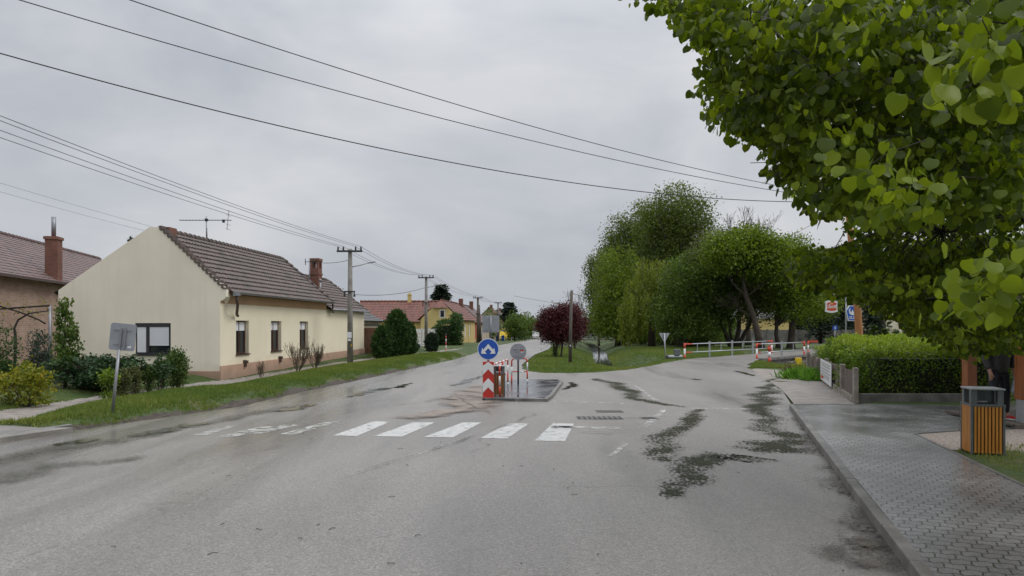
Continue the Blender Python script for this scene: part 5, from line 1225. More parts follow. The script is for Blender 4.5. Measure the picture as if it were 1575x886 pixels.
# low fence with poster
fx = thing('fence', P(1317, 620, .1), 'low weathered concrete and board fence running from the pavement to the ditch', 'fence')
F0 = Vector(P(1316, 619, .1)[:2]); F1 = Vector((GX(1243, 29.8), 29.8)); fs_ = [0, .17, .40, .46, .68, .84, 1.0]
fl = lambda t: F0.lerp(F1, t); ft = lambda t: .1-.1*t
fang = math.atan2((F1-F0).y, (F1-F0).x)
for i, t_ in enumerate(fs_):
    p = fl(t_); b = MB(); wd_ = (.22, .24, .12, .12, .14, .12, .3)[i]; hh = (.83, .80, .72, .8, .7, .7, .78)[i]
    b.box((p.x, p.y, ft(t_)+hh/2-.1), (.13 if i else .11, wd_, hh+.2), rz=fang-R(90)); b.build('post', M['fconc'], fx, world=True, bevel=.012)
for t0, t1 in zip(fs_, fs_[1:]):
    p = fl(t0); q = fl(t1); nb = max(2, int((q-p).length/.16)); b = MB()
    for i in range(nb):
        m_ = p.lerp(q, (i+.5)/nb); tt = t0+(t1-t0)*(i+.5)/nb; h_ = .68+random.uniform(-.012, .012); b.box((m_.x+.03, m_.y, ft(tt)+h_/2+.02), ((q-p).length/nb-.012, .035, h_), rz=fang)
    b.build('panel', M['fpan'], fx, world=True)
    b = MB(); m_ = p.lerp(q, .5); b.box((m_.x, m_.y, ft((t0+t1)/2)+.02), ((q-p).length, .1, .2), rz=fang); b.build('base', M['fconc'], fx, world=True)
pz = fl(.53); qz = fl(.30)
po = thing('poster', (pz.x-.1, pz.y, .12), 'white poster with grey print and red spot hung on the low fence', 'poster')
b = MB(); d_ = (qz-pz); nn = Vector((d_.y, -d_.x)).normalized(); nn = nn if nn.x < 0 else -nn
o_ = Vector((pz.x, pz.y))+nn*.1; o2 = Vector((qz.x, qz.y))+nn*.1
def ptp(u, z, e=0): q = o_.lerp(o2, u)+nn*e; return (q.x, q.y, z)
b.add([ptp(0, .1), ptp(1, .1), ptp(1, .78), ptp(0, .80), ptp(0, .1, -.01), ptp(1, .1, -.01), ptp(1, .78, -.01), ptp(0, .80, -.01)], [(0, 1, 2, 3), (4, 5, 6, 7), (0, 1, 5, 4), (1, 2, 6, 5), (2, 3, 7, 6), (3, 0, 4, 7)]); b.build('sheet', M['white'], po, world=True)
b = MB()
for zz in (.68, .60, .50, .40, .31, .24):
    u = .12
    while u < .85: L_ = random.uniform(.06, .16); b.add([ptp(u, zz, .004), ptp(min(.9, u+L_), zz, .004), ptp(min(.9, u+L_), zz+.03, .004), ptp(u, zz+.03, .004)], [(0, 1, 2, 3)]); u += L_+.03
b.build('print', M['zinc'], po, world=True)
b = MB(); b.add([ptp(.05, .16, .004), ptp(.3, .16, .004), ptp(.3, .26, .004), ptp(.05, .26, .004)], [(0, 1, 2, 3)]); b.build('red_spot', M['redo'], po, world=True)
hw = MB(); a_ = P(1327, 620, .1); c_ = P(1500, 622, .12); hw.box(((a_[0]+c_[0])/2+.5, 16.45, .17), (c_[0]-a_[0]+1.2, .14, .26)); tag(hw.build('garden_wall', M['kerb'], bevel=.015), 'low dark concrete edging wall at the foot of the big hedge', 'wall')
# pub signs
def text(body, size, loc, m, par, ext=.004, shear=0, name='lettering'):
    cu = bpy.data.curves.new(name, 'FONT'); cu.body = body; cu.size = size; cu.extrude = ext; cu.align_x = 'CENTER'; cu.align_y = 'CENTER'; cu.shear = shear; cu.offset = size*.02; cu.materials.append(M[m])
    tmp = bpy.data.objects.new(name, cu); me = bpy.data.meshes.new_from_object(tmp); bpy.data.objects.remove(tmp); me.name = name
    o = bpy.data.objects.new(name, me); col.objects.link(o); o.rotation_euler = (R(90), 0, 0); o.location = loc; o.parent = par; return o
sp_ = thing('pub_sign', (GX(1301, 50), 50, bz(50)), 'thin grey post carrying a red and white shield sign and a blue pentagon sign', 'sign')
b = MB(); b.tube([(0, 0, -.1), (0, 0, 5.6)], [.055, .05], 10); b.build('pole', M['galv'], sp_)
b = MB(); b.box((0, -.06, .95), (.1, .02, .3)); b.build('notice', M['shutter'], sp_)
X0 = GX(1278.5, 50)-GX(1301, 50); Z0 = CH-(471.5-HY)/F*50-bz(50)
def bulge(w, h, k=.12, n=8):
    o = []
    for i in range(n+1): t_ = i/n; o.append((-w/2+w*t_, h/2+k*h*math.sin(math.pi*t_)))
    for i in range(1, n): t_ = i/n; o.append((w/2-k*.35*w*math.sin(math.pi*t_), h/2-h*t_))
    for i in range(n+1): t_ = i/n; o.append((w/2-w*t_, -h/2-k*h*math.sin(math.pi*t_)))
    for i in range(1, n): t_ = i/n; o.append((-w/2+k*.35*w*math.sin(math.pi*t_), -h/2+h*t_))
    return o
b = MB(); b.prism([(x_+X0, z_+Z0) for x_, z_ in bulge(.88, .74)], -.08, .08); pn = b.build('sign_panel', M['white'], sp_); pn['label'] = 'white shield panel with red field'
b = MB(); b.prism([(x_+X0, z_+Z0) for x_, z_ in bulge(.72, .5, .15)], -.09, -.08); b.build('red_field', M['redo'], pn)
b = MB(); b.box((X0, -.092, Z0-.13), (.6, .008, .02)); b.build('stripe', M['gold'], pn)
b = MB(); b.prism([(X0-.08, Z0+.17), (X0+.08, Z0+.17), (X0+.1, Z0+.27), (X0+.04, Z0+.22), (X0, Z0+.29), (X0-.04, Z0+.22), (X0-.1, Z0+.27)], -.096, -.09); b.build('crown_emblem', M['gold'], pn)
text('\u0160ari\u0161', .31, (X0, -.1, Z0+.0), 'white', pn, shear=.25)
b = MB(); b.box((X0/2+.0, 0, Z0+.55), (abs(X0)+.1, .04, .04)); b.build('bracket', M['iron'], sp_)
X1 = GX(1312, 50)-GX(1301, 50); Z1 = CH-(482.5-HY)/F*50-bz(50)
pent = lambda k: [(x_*k+X1, z_*k+Z1) for x_, z_ in [(-.52, .22), (-.28, .56), (.28, .56), (.52, .22), (.34, -.5), (-.36, -.5)]]
b = MB(); b.prism(pent(1.06), -.08, .08); pn = b.build('sign_panel', M['white'], sp_); pn['label'] = 'blue pentagon panel with white animal emblem'
b = MB(); b.prism(pent(.97), -.09, -.08); b.build('blue_field', M['blue'], pn)
b = MB(); b.prism([(X1-.36, Z1+.3), (X1-.22, Z1+.42), (X1-.27, Z1+.22), (X1-.18, Z1+.08), (X1-.08, Z1+.30), (X1+.0, Z1+.1), (X1+.1, Z1+.32), (X1+.2, Z1+.1), (X1+.3, Z1+.4), (X1+.4, Z1+.25), (X1+.3, Z1-.02), (X1+.1, Z1-.12), (X1-.15, Z1-.1), (X1-.32, Z1+.02)], -.098, -.09); b.build('emblem', M['white'], pn)
text('ZUBR', .27, (X1, -.095, Z1-.3), 'white', pn)
b = MB(); b.box((X1/2+.1, 0, Z1+.3), (.6, .04, .04)); b.build('bracket', M['iron'], sp_)
s = thing('information_sign', (GX(1284, 66), 66, bz(66)), 'small square blue sign in front of the dark conifers', 'road sign'); b = MB(); b.tube([(0, 0, -.1), (0, 0, 1.9)], .04, 8); b.build('pole', M['galv'], s)
b = MB(); b.box((0, -.05, 1.8), (.46, .03, .42)); b.build('panel', M['blue'], s); b = MB(); b.box((0, -.068, 1.8), (.08, .006, .26)); b.build('symbol', M['white'], s)

# far right buildings and walls
s = thing('wall', (GX(1180, 86), 86, bz(86)), 'long beige concrete wall behind the park trees', 'wall'); b = MB(); x0_, x1_ = GX(1130, 86), GX(1345, 86)
b.box(((x0_+x1_)/2-s.location.x, 0, .9), (x1_-x0_, .2, 1.7)); b.build('slab', M['kerbl'], s)
b = MB()
for i in range(14): b.box((x0_+(x1_-x0_)*i/13-s.location.x, -.15, .9), (.25, .12, 1.9))
b.build('pier', M['kerb'], s)
fr = Frame(GX(1255, 112), 112, bz(112), -1, 0)
simple_house('yellow building behind the park trees', Frame(GX(1190, 112), 122, bz(112), 1, 0), 8, 8, 4.0, 6.0, M['yellow'], M['roofd'], tile=1, course=1)
s = thing('house', (GX(1385, 75), 75, bz(75)), 'pale beige house with small dark window behind the hedge', 'house'); b = MB(); b.box((0, 3, 2.2), (3.2, 6, 4.6)); b.build('wall', M['cream'], s)
b = MB(); b.prism([(-2, 4.4), (2, 4.4), (0, 5.8)], -.3, 6.3); b.build('roof', M['roof2'], s); b = MB(); b.box((.3, -.04, 2.6), (1.1, .1, 1.0)); w_ = b.build('window', M['frame_b'], s); b = MB(); b.box((.3, -.1, 2.6), (.9, .03, .8)); b.build('pane', M['glass'], w_)
s = thing('church_tower', (GX(1155, 190), 190, bz(190)), 'green church spire rising behind the dead tree', 'church tower'); zt = topz(335, 190)-bz(190)
b = MB(); b.box((0, 0, (zt-12)/2), (5, 5, zt-12)); b.build('tower', M['yellow'], s)
b = MB(); b.tube([(0, 0, zt-12), (0, 0, zt-9), (0, 0, zt-7.5), (0, 0, zt-5.5), (0, 0, zt-4.5), (0, 0, zt-1.5)], [3.4, 2.6, 1.4, 1.2, .6, .15], 12); b.build('spire', mat('copper_green', (.07, .12, .09), None, 2, .6), s)
b = MB(); b.tube([(0, 0, zt-1.6), (0, 0, zt)], .1, 6); b.box((0, 0, zt-.5), (.9, .1, .1)); b.build('cross', M['iron'], s)
# wooden foot bridge far up the stream
s = thing('footbridge', (GX(920, 120), 120, bz(120)), 'small grey footbridge over the stream in the distance', 'footbridge'); b = MB(); b.box((0, 0, .35), (11, 2, .3)); b.build('deck', M['kerb'], s)
b = MB()
for yy in (-.95, .95):
    for z_ in (.9, 1.35): b.box((0, yy, z_), (11, .07, .08))
for i in range(9):
    for yy in (-.95, .95): b.box((-5.4+i*1.35, yy, .9), (.1, .1, 1.0))
b.build('railing', M['zinc'], s)

# vehicles and wheelie bins
def wheelie(loc, label):
    t = thing('wheelie_bin', loc, label, 'waste bin', 'blue wheelie bins'); b = MB(); b.box((0, 0, .52), (.56, .6, .92), taper=.82); b.build('body', M['binblue'], t, bevel=.02)
    b = MB(); b.box((0, .02, 1.02), (.6, .68, .07)); b.build('lid', M['binblue'], t, bevel=.02)
    for s_ in (-1, 1): b = MB(); b.tube([(s_*.24, .3, .1), (s_*.3, .3, .1)], .1, 12); b.build('wheel', M['rubber'], t)
wheelie((GX(773.5, 118), 118, bz(118)), 'blue wheelie bin nearer the road beside the sign board'); wheelie((GX(765, 120), 120, bz(120)), 'blue wheelie bin farther from the road, half behind the sign')
def car(name, loc, rz, label, body, W, L, H, van=False):
    t = thing(name, loc, label, 'van' if van else 'car', rz=rz); b = MB(); hl = L/2
    if van: side = [(-hl, .3), (hl, .3), (hl, 1.0), (hl-.25, 1.15), (hl-.9, H), (-hl, H)]
    else: side = [(-hl, .3), (hl, .3), (hl, .75), (hl-.9, .92), (hl-1.6, H), (-hl+.7, H), (-hl+.1, .95), (-hl, .9)]
    n = len(side); vs = [(-W/2, y_, z_) for y_, z_ in side]+[(W/2, y_, z_) for y_, z_ in side]
    b.add(vs, [tuple(range(n)), tuple(range(2*n-1, n-1, -1))]+[(k, n+k, n+(k+1) % n, (k+1) % n) for k in range(n)]); bd = b.build('body', body, t, bevel=.08)
    b = MB()
    if van: b.quad((-W/2+.12, hl-.34+.02, 1.2), (W/2-.12, hl-.34+.02, 1.2), (W/2-.15, hl-.84+.02, H-.12), (-W/2+.15, hl-.84+.02, H-.12))
    else: b.quad((-W/2+.1, hl-1.0+.03, .95), (W/2-.1, hl-1.0+.03, .95), (W/2-.15, hl-1.58+.03, H-.05), (-W/2+.15, hl-1.58+.03, H-.05))
    b.build('windscreen', M['glass'], t)
    b = MB()
    for s_ in (-1, 1): b.quad((s_*(W/2+.004), -hl+.5, 1.0), (s_*(W/2+.004), hl-1.2, 1.0), (s_*(W/2+.004), hl-1.6, H-.12), (s_*(W/2+.004), -hl+.8, H-.12))
    b.build('side_window', M['glass'], t)
    for y_ in (-hl+.8, hl-.85):
        for s_ in (-1, 1): b = MB(); b.tube([(s_*(W/2-.2), y_, .32), (s_*(W/2+.01), y_, .32)], .32, 18); wh = b.build('wheel', M['rubber'], t); b = MB(); b.tube([(s_*(W/2), y_, .32), (s_*(W/2+.02), y_, .32)], .19, 12); b.build('rim', M['galv'], wh)
    for s_ in (-1, 1):
        b = MB(); b.box((s_*(W/2-.28), hl+.0, .68), (.36, .06, .16)); b.build('headlight', M['shutter'], t, bevel=.02)
        b = MB(); b.box((s_*(W/2-.2), -hl+.0, .8), (.22, .06, .22)); b.build('tail_light', M['red'], t)
    b = MB(); b.box((0, hl+.02, .45), (.52, .03, .12)); b.build('number_plate', M['white'], t)
    return t
car('van', (GX(777, 146), 146, bz(146)), R(175), 'yellow van parked in front of the far houses', M['vany'], 1.9, 4.9, 2.5, True)
car('van', (GX(824, 196), 196, bz(196)), R(178), 'white van far down the main road', M['carw'], 1.9, 5, 2.3, True)
car('car', (GX(842, 104), 104, bz(104)), R(176), 'dark car on the main road under the purple tree', M['card'], 1.75, 4.3, 1.45)
# drain grates
for (px, py), (w_, h_), lb in (((937, 633), (.62, .36), 'long iron drain grate set in the asphalt, farther from the crossing'), ((922, 643), (.95, .42), 'square iron drain cover nearer the zebra crossing'), ((998, 643.5), (.36, .26), 'small dark manhole cover by the worn diagonal line')):
    x_, y_, _ = P(px, py); t = thing('drain_grate', (x_, y_, .004), lb, 'drain'); b = MB(); b.box((0, 0, .001), (w_, h_, .006)); b.build('frame', M['kerb'], t)
    b = MB()
    for k in range(9): b.box((-w_/2+.05+(w_-.1)*k/8, 0, .006), ((w_-.1)/14, h_-.08, .008))
    b.build('bars', M['iron'], t)
# wooden shelter
sh = thing('wooden_shelter', (9.4, 12.6, .1), 'timber shelter with stained posts on a plank floor behind the litter bin', 'shelter')
b = MB(); b.box((0, .9, 1.2), (.21, .21, 2.5)); b.children = None; q = Vector((GX(1491, 13.9), 13.9, 0))-Vector((9.4, 12.6, 0)); b = MB(); b.box((q.x, q.y, 1.25), (.19, .19, 2.5)); b.build('post', M['post'], sh, bevel=.01)
q2 = Vector((GX(1583, 12.3), 12.3, 0))-Vector((9.4, 12.6, 0)); b = MB(); b.box((q2.x, q2.y, 1.5), (.32, .3, 2.0)); b.build('post', M['post'], sh, bevel=.01)
b = MB(); b.box((q2.x-.02, q2.y, .28), (.26, .24, .5)); b.box((q2.x-.02, q2.y-.125, .28), (.3, .012, .5)); b.build('post_base', M['galv'], sh, bevel=.01)
b = MB(); r_ = .05
for (cx_, cz_) in ((-.03, .42), (.0, .30), (-.02, .18)): b.tube([(q2.x+cx_+r_*math.cos(a_*.5), q2.y-.135, cz_+r_*math.sin(a_*.5)) for a_ in range(11)], .006, 4)
b.build('graffiti', M['iron'], sh)
for dx_, dy_ in ((3.2, 0), (3.8, 3.2), (1.75, 3.3)): b = MB(); b.box((q.x+dx_+.2, q.y+dy_-.2, 1.25), (.19, .19, 2.5)); b.build('post', M['post'], sh, bevel=.01)
b = MB(); n = 13
for i in range(n): b.box((1.9, -.45+i*.15, .07), (4.8, .14, .05))
b.box((1.9, -.5, .02), (4.8, .05, .13)); b.build('floor', M['polew'], sh, bevel=.005)
b = MB()
for i in range(7): b.box((-.3+i*.75, 1.4, 2.62), (.09, 4.8, .14))
b.box((1.6, -.4, 2.5), (5.2, .14, .16)); b.box((1.6, 3.1, 2.5), (5.2, .14, .16)); b.build('beam', M['post'], sh, bevel=.006)
b = MB(); tiled(b, (-.9, -1.2, 2.7), (4.3, -1.2, 2.7), (-.9, 1.4, 3.6), (4.3, 1.4, 3.6), tile=.4); tiled(b, (-.9, 4.0, 2.7), (4.3, 4.0, 2.7), (-.9, 1.4, 3.6), (4.3, 1.4, 3.6), tile=.4); b.build('roof', M['roofr'], sh)

# ------------------------------------------------------------ vegetation
def at(px, Y): x = GX(px, Y); return (x, Y, Tz(x, Y))
def E(base_, px, py, Y, rpx, rpz, ry=None, w=1):     # lobe from photo position and size at depth Y
    c = PD(px, py, Y); k = Y/F; return (c[0]-base_[0], c[1]-base_[1], c[2]-base_[2], rpx*k, ry or rpx*k, rpz*k, w)
def TR(name, px, Y, label, cat, lobes, fol, ncl, per, sig, ls, tr, dy=0, **k):
    bs_ = at(px, Y); ells = [E(bs_, a, c, Y+d, rx, rz) for a, c, d, rx, rz in lobes]
    return tree(name, bs_, label, cat, ells, fol, int(ncl*2.0), per, sig*.95, ls*.92, tr, surf=.36, **k)
G = 'park trees beyond the stream'
TR('poplar_tree', 1038, 78, 'tallest dark green poplar with high domed crown at the centre of the park', 'tree', [(1042, 335, 0, 50, 50), (1016, 362, 0, 42, 52), (1062, 360, 0, 38, 58), (1035, 420, 0, 56, 60), (1072, 420, 0, 40, 60), (1040, 470, 0, 60, 45)], 'poplar', 1200, 22, .42, .27, [(0, 0, 0, 8, .45), (.5, .3, 1.0, 10, .3)], group=G, limbs=30, droop=.2)
TR('poplar_tree', 975, 88, 'broad dark poplar left of the tallest one, its crown sloping down', 'tree', [(992, 362, 0, 38, 50), (964, 378, 2, 35, 50), (942, 405, 0, 26, 46), (948, 430, 0, 32, 52), (955, 455, 0, 40, 48), (1000, 440, 0, 45, 60)], 'poplar', 1050, 22, .45, .29, [(0, 0, .3, 8, .4)], group=G, limbs=26, droop=.2)
TR('birch_tree', 922, 100, 'small airy tree with loose pale leaves at the left edge of the park trees', 'tree', [(917, 418, 0, 17, 30), (912, 455, 0, 13, 20), (925, 475, 0, 14, 24)], 'poplar', 200, 16, .42, .30, [(0, 0, -.5, 7, .16)], group=G, limbs=16)
TR('poplar_tree', 950, 74, 'mid green leafy tree reaching down to the stream bank', 'tree', [(950, 440, 0, 38, 62), (936, 485, 0, 36, 36), (975, 475, -2, 40, 46), (955, 505, -1, 46, 18), (1000, 505, -1, 40, 18)], 'bright', 760, 20, .42, .24, [(0, 0, 0, 5, .3), (.6, 0, 1.5, 5, .22)], group=G, limbs=20)
bs_ = at(1002, 64); wl = thing('willow_tree', bs_, 'pale yellow green weeping willow with hanging strands', 'tree', G)
C = []; T = []; tn = []; b = MB(); b.tube([(0, 0, -.2), (.1, 0, 2.5), (.2, 0, 5)], [.4, .3, .2], 10)
for k in range(330):
    lx = random.choice(((1003, 412, 0, 30, 14), (985, 445, 1, 26, 20), (1022, 435, -1, 26, 20), (968, 478, 0, 20, 14), (1000, 460, -2, 36, 20)))
    e = E(bs_, lx[0], lx[1], 64+lx[2], lx[3], lx[4]); a = random.uniform(0, 2*math.pi); rr_ = random.random()**.4
    p = Vector((e[0]+math.cos(a)*rr_*e[3], e[1]+math.sin(a)*rr_*e[3], e[2]+random.uniform(-.2, 1)*e[5])); L_ = random.uniform(1.2, 3.4); tt = random.gauss(.5, .2)
    for i in range(int(L_*11)):
        s_ = i/11; q = p+Vector((random.gauss(0, .07)+.12*math.sin(s_*1.3+k), random.gauss(0, .07), -s_))
        if q.z < .2: break
        C.append(q); T.append((random.gauss(0, .35), random.gauss(0, .35), -1)); tn.append(tt+random.gauss(0, .12))
    if k % 8 == 0: b.tube(limb_path((.15, 0, random.uniform(2, 4.5)), p, .15, 4), [.1, .07, .05, .035, .02], 5, cap=False)
leafobj('crown', C, T, rng.uniform(.16, .3, len(C)), 'leaf', FOL['willow'], wl, np.array(tn)); b.build('trunk', M['bark'], wl, smooth=True)
TR('chestnut_tree', 1048, 58, 'dense round green tree with leaves down to the ground right of the willow', 'tree', [(1062, 432, 0, 50, 40), (1045, 478, 0, 46, 42), (1090, 460, 1, 44, 46), (1085, 415, 2, 44, 34), (1110, 430, 1, 36, 40), (1060, 505, 0, 50, 20)], 'chestnut', 900, 22, .30, .21, [(0, 0, .2, 4, .28), (.3, .2, 1, 4, .2)], group=G, limbs=20)
TR('park_tree', 1132, 60, 'multi stemmed tree with dark leaning trunks behind the bridge railing', 'tree', [(1130, 435, 0, 56, 44), (1105, 390, -1, 46, 40), (1150, 392, -3, 44, 44), (1175, 430, -2, 36, 44), (1140, 478, 0, 52, 24)], 'brownish', 760, 20, .34, .2, [(-.3, 0, -2.3, 4.5, .22), (0, 0, .5, 4.5, .24), (.2, 0, 2.0, 4, .2), (-.1, .1, -1, 4, .16)], group=G, limbs=24)
TR('maple_tree', 1150, 72, 'fresh green treetop showing behind the dead tree', 'tree', [(1150, 372, -17, 32, 22), (1172, 400, -17, 40, 34), (1116, 388, -18, 34, 30), (1190, 395, -17, 28, 30)], 'bright', 480, 22, .36, .24, [(0, 0, .3, 6, .3)], group=G, limbs=16)
TR('maple_tree', 1216, 58, 'bright green maple with two dark trunks at the side road', 'tree', [(1215, 400, 0, 40, 36), (1240, 425, 0, 36, 34), (1195, 440, 0, 36, 40), (1225, 465, 0, 50, 30), (1265, 455, 1, 30, 36)], 'bright', 860, 22, .32, .2, [(0, 0, .1, 4.5, .33), (-.95, .2, -1.1, 4, .2)], group=G, limbs=24)
for px, Y, w_, h_, lb in ((985, 84, 30, 12, 'low dark undergrowth below the left poplars'), (1030, 82, 34, 13, 'low dark undergrowth between poplar and chestnut trunks'), (1095, 80, 40, 14, 'low dark undergrowth behind the bridge railing'), (1070, 60, 26, 12, 'dark bush at the foot of the chestnut by the railing')):
    bs_ = at(px, Y); k_ = Y/F; shrub('undergrowth_bush', bs_, lb, [(0, 0, h_*k_*.8, w_*k_, w_*k_*.6, h_*k_)], 'chestnut', 160, 16, .28, .3, 'undergrowth in the park')
# dead, leaning tree
dt = thing('dead_tree', at(1172, 55), 'bare leaning tree with dead branches above the green crowns', 'tree', G); b = MB()
tr_ = [Vector((0, 0, -.2)), Vector((-.35, 0, 1.2)), Vector((-.7, 0, 2.6)), Vector((-1.3, 0, 4.2)), Vector((-1.5, 0, 5.4)), Vector((-1.4, 0, 6.6))]; b.tube(tr_, [.34, .26, .22, .18, .13, .10], 10)
random.seed(21)
for q, d, L_, r in ((tr_[3], (-.9, .1, .9), 2.2, .09), (tr_[4], (.5, .2, 1), 2.2, .09), (tr_[5], (.1, -.1, 1), 1.9, .08), (tr_[4], (-.7, -.2, 1), 1.9, .07), (tr_[3], (.9, .2, .5), 1.6, .06), (tr_[2], (-1, -.3, .3), 1.4, .05), (tr_[5], (.6, .1, .7), 1.7, .08), (tr_[5], (-.4, .1, 1), 1.8, .08)): branchy(b, q, d, L_, r, 4, .55, .12, 3, .010)
b.build('trunk', M['bark'], dt, smooth=True)
random.seed(22)
# dark evergreens to the right
def conifer(px, Y, top, wpx, label, fol='darkc', group='dark conifers behind the side road', name='spruce_tree', n=650, lsz=.34, z0f=.06):
    t = thing(name, at(px, Y), label, 'tree', group); H = topz(top, Y)-t.location.z; Rr = wpx*Y/F; b = MB(); b.tube([(0, 0, -.2), (0, 0, H*.96)], [.2*H/10+.08, .02], 8)
    C = []; T = []; tn = []
    for i in range(n):
        f = random.random()**.75; z = H*(z0f+(1-z0f)*f*.98); rad = Rr*(1-f)**.8*(.75+.25*math.sin(f*34))+.05; a = random.uniform(0, 6.283); tt = random.gauss(.5, .2)
        m_ = 7 if rad > .4 else 4
        for k in range(m_):
            s_ = (k+.6)/m_; C.append((math.cos(a)*rad*s_+random.gauss(0, .06*Rr), math.sin(a)*rad*s_+random.gauss(0, .06*Rr), z-.18*rad*s_+.1*rad*s_*s_)); T.append((math.cos(a), math.sin(a), random.uniform(-.45, .25))); tn.append(tt+random.gauss(0, .1))
        if i % 9 == 0: b.tube([(0, 0, z), (math.cos(a)*rad*.9, math.sin(a)*rad*.9, z-.12*rad)], [.03, .008], 4, cap=False)
    leafobj('crown', C, T, rng.uniform(.7, 1.3, len(C))*lsz, 'leaf', FOL[fol], t, np.array(tn)); b.build('trunk', M['bark'], t); return t
for px, Y, tp, w_, lb, f in ((1262, 82, 430, 34, 'dark spruce behind the red shield sign, leftmost of the dark conifers', 'darkc'), (1300, 88, 415, 38, 'tall dark spruce directly behind the blue pentagon sign', 'darkc'), (1342, 76, 430, 32, 'grey green spruce beyond the orange pole', 'spruceb'), (1372, 92, 440, 32, 'dark spruce behind the pale beige house corner', 'darkc'), (1235, 95, 455, 26, 'narrow dark spruce partly behind the bright maple', 'darkc'), (1425, 80, 450, 36, 'dark spruce beyond the long hedge', 'darkc'), (1480, 70, 440, 40, 'dark spruce behind the shelter', 'darkc'), (1550, 75, 430, 44, 'dark spruce farthest along behind the shelter', 'darkc')):
    conifer(px, Y, tp, w_, lb, f)
for px, Y, tp, w_, lb in ((1344, 38, 499, 9, 'small bright thuja cone nearest the orange pole'), (1362, 37, 504, 8, 'second small thuja cone above the hedge'), (1392, 38, 501, 9, 'small thuja cone in front of the beige house'), (1404, 36, 503, 8, 'small thuja cone close beside the tall thin post'), (1378, 40, 506, 8, 'lowest small thuja cone above the hedge')):
    conifer(px, Y, tp, w_, lb, 'box', 'small thujas above the hedge', 'thuja', 200, .14, .03)
s = thing('lamp_post', at(1395, 45), 'thin grey post rising from behind the hedge before the beige house', 'post'); b = MB(); b.tube([(0, 0, 0), (0, 0, 3.8)], [.14, .11], 10); b.build('post', M['galv'], s)
# purple plum and neighbours
bs_ = at(856, 41)
tree('purple_tree', bs_, 'round dark purple leaved plum tree beside the main road', 'tree', [E(bs_, 857, 500, 41, 31, 28), E(bs_, 850, 508, 41, 24, 20), E(bs_, 872, 488, 41.3, 24, 22), E(bs_, 846, 490, 41, 18, 18), E(bs_, 880, 508, 41.5, 18, 20)], 'purple', 1100, 24, .15, .10, [(0, 0, .1, 1.6, .07), (.25, .1, .5, 1.6, .07), (-.1, .1, -.3, 1.5, .05)], limbs=24, twigs=40)
shrub('sucker_growth', at(852.5, 41), 'green suckers at the foot of the purple tree', [(0, 0, .45, .16, .16, .42), (.2, .1, .8, .14, .14, .3)], 'box', 60, 12, .07, .07, cat='shrub')
bs_ = at(884, 62); tree('purple_tree', bs_, 'second darker purple brown tree behind the wooden post', 'tree', [E(bs_, 884, 500, 62, 16, 26), E(bs_, 880, 478, 62, 14, 14), E(bs_, 893, 500, 63, 12, 20)], 'purple', 260, 20, .22, .15, [(0, 0, .1, 2, .1)], limbs=14)
bs_ = at(884, 150); bt = thing('bare_tree', bs_, 'thin bare treetop rising behind the purple tree', 'tree'); b = MB(); random.seed(5); branchy(b, (0, 0, -.2), (0, 0, 1), 4.2, .2, 5, .5, .2, 3, .018); b.build('trunk', M['barkg'], bt)
# distant trees
FG = 'distant trees'
for px, Y, tp, wd_, f, lb in ((800, 190, 478, 22, 'chestnut', 'round green tree at the end of the street row'), (822, 205, 484, 20, 'chestnut', 'dark green tree beside the white van'), (792, 132, 480, 17, 'chestnut', 'leafy green tree between the street houses'), (755, 128, 473, 13, 'chestnut', 'low green tree above the pink house roof'),
    (905, 230, 489, 16, 'darkc', 'dark distant tree right of the second purple tree'), (925, 260, 487, 18, 'darkc', 'dark distant tree above the footbridge'), (948, 240, 488, 20, 'chestnut', 'distant green tree beyond the footbridge'), (892, 210, 484, 12, 'poplar', 'slender distant tree behind the purple trees'),
    (985, 250, 480, 26, 'darkc', 'distant tree seen low between the park trunks'), (1100, 150, 470, 34, 'chestnut', 'green tree far behind the bridge railing'), (1190, 160, 470, 34, 'chestnut', 'green tree far behind the maple trunks'), (1060, 170, 475, 34, 'darkc', 'dark tree far behind the chestnut'), (850, 300, 488, 22, 'darkc', 'remote dark tree above the dark car'),
    (1290, 140, 450, 50, 'darkc', 'big dark tree far behind the pub signs'), (1400, 130, 450, 50, 'darkc', 'big dark tree far behind the beige house'), (1520, 120, 440, 60, 'darkc', 'big dark tree far behind the shelter')):
    bs_ = at(px, Y); H = topz(tp, Y)-bs_[2]; r_ = wd_*Y/F
    tree('background_tree', bs_, lb, 'tree', [(0, 0, H*.6, r_, r_, H*.4), (-r_*.5, 0, H*.42, r_*.7, r_*.7, H*.34), (r_*.5, 0, H*.45, r_*.7, r_*.7, H*.34), (0, 0, H*.25, r_*.8, r_*.8, H*.2)], f, 210, 16, r_*.13, r_*.11+.1, [(0, 0, 0, H*.5, .2)], group=FG, limbs=6)
# background conifers on the left
conifer(679, 100, 436, 46, 'dark spruce rising behind the yellow house roof', 'darkc', None, n=900, lsz=.42)
conifer(783, 155, 464, 34, 'dark drooping spruce above the far street houses', 'darkc', None, n=600, lsz=.6)
bs_ = at(522, 60); tree('slender_tree', bs_, 'thin leafy treetop behind the cream house roof', 'tree', [E(bs_, 520, 452, 60, 9, 10), E(bs_, 530, 462, 60, 12, 8)], 'brownish', 50, 10, .2, .14, [(0, 0, 0, 4, .1)], limbs=8)
bs_ = at(204, 40); tree('slender_tree', bs_, 'small spiky treetop just over the gable of the cream house', 'tree', [E(bs_, 203, 372, 40, 4, 9)], 'darkc', 24, 8, .07, .12, [(0, 0, 0, 6.5, .05)], limbs=4)
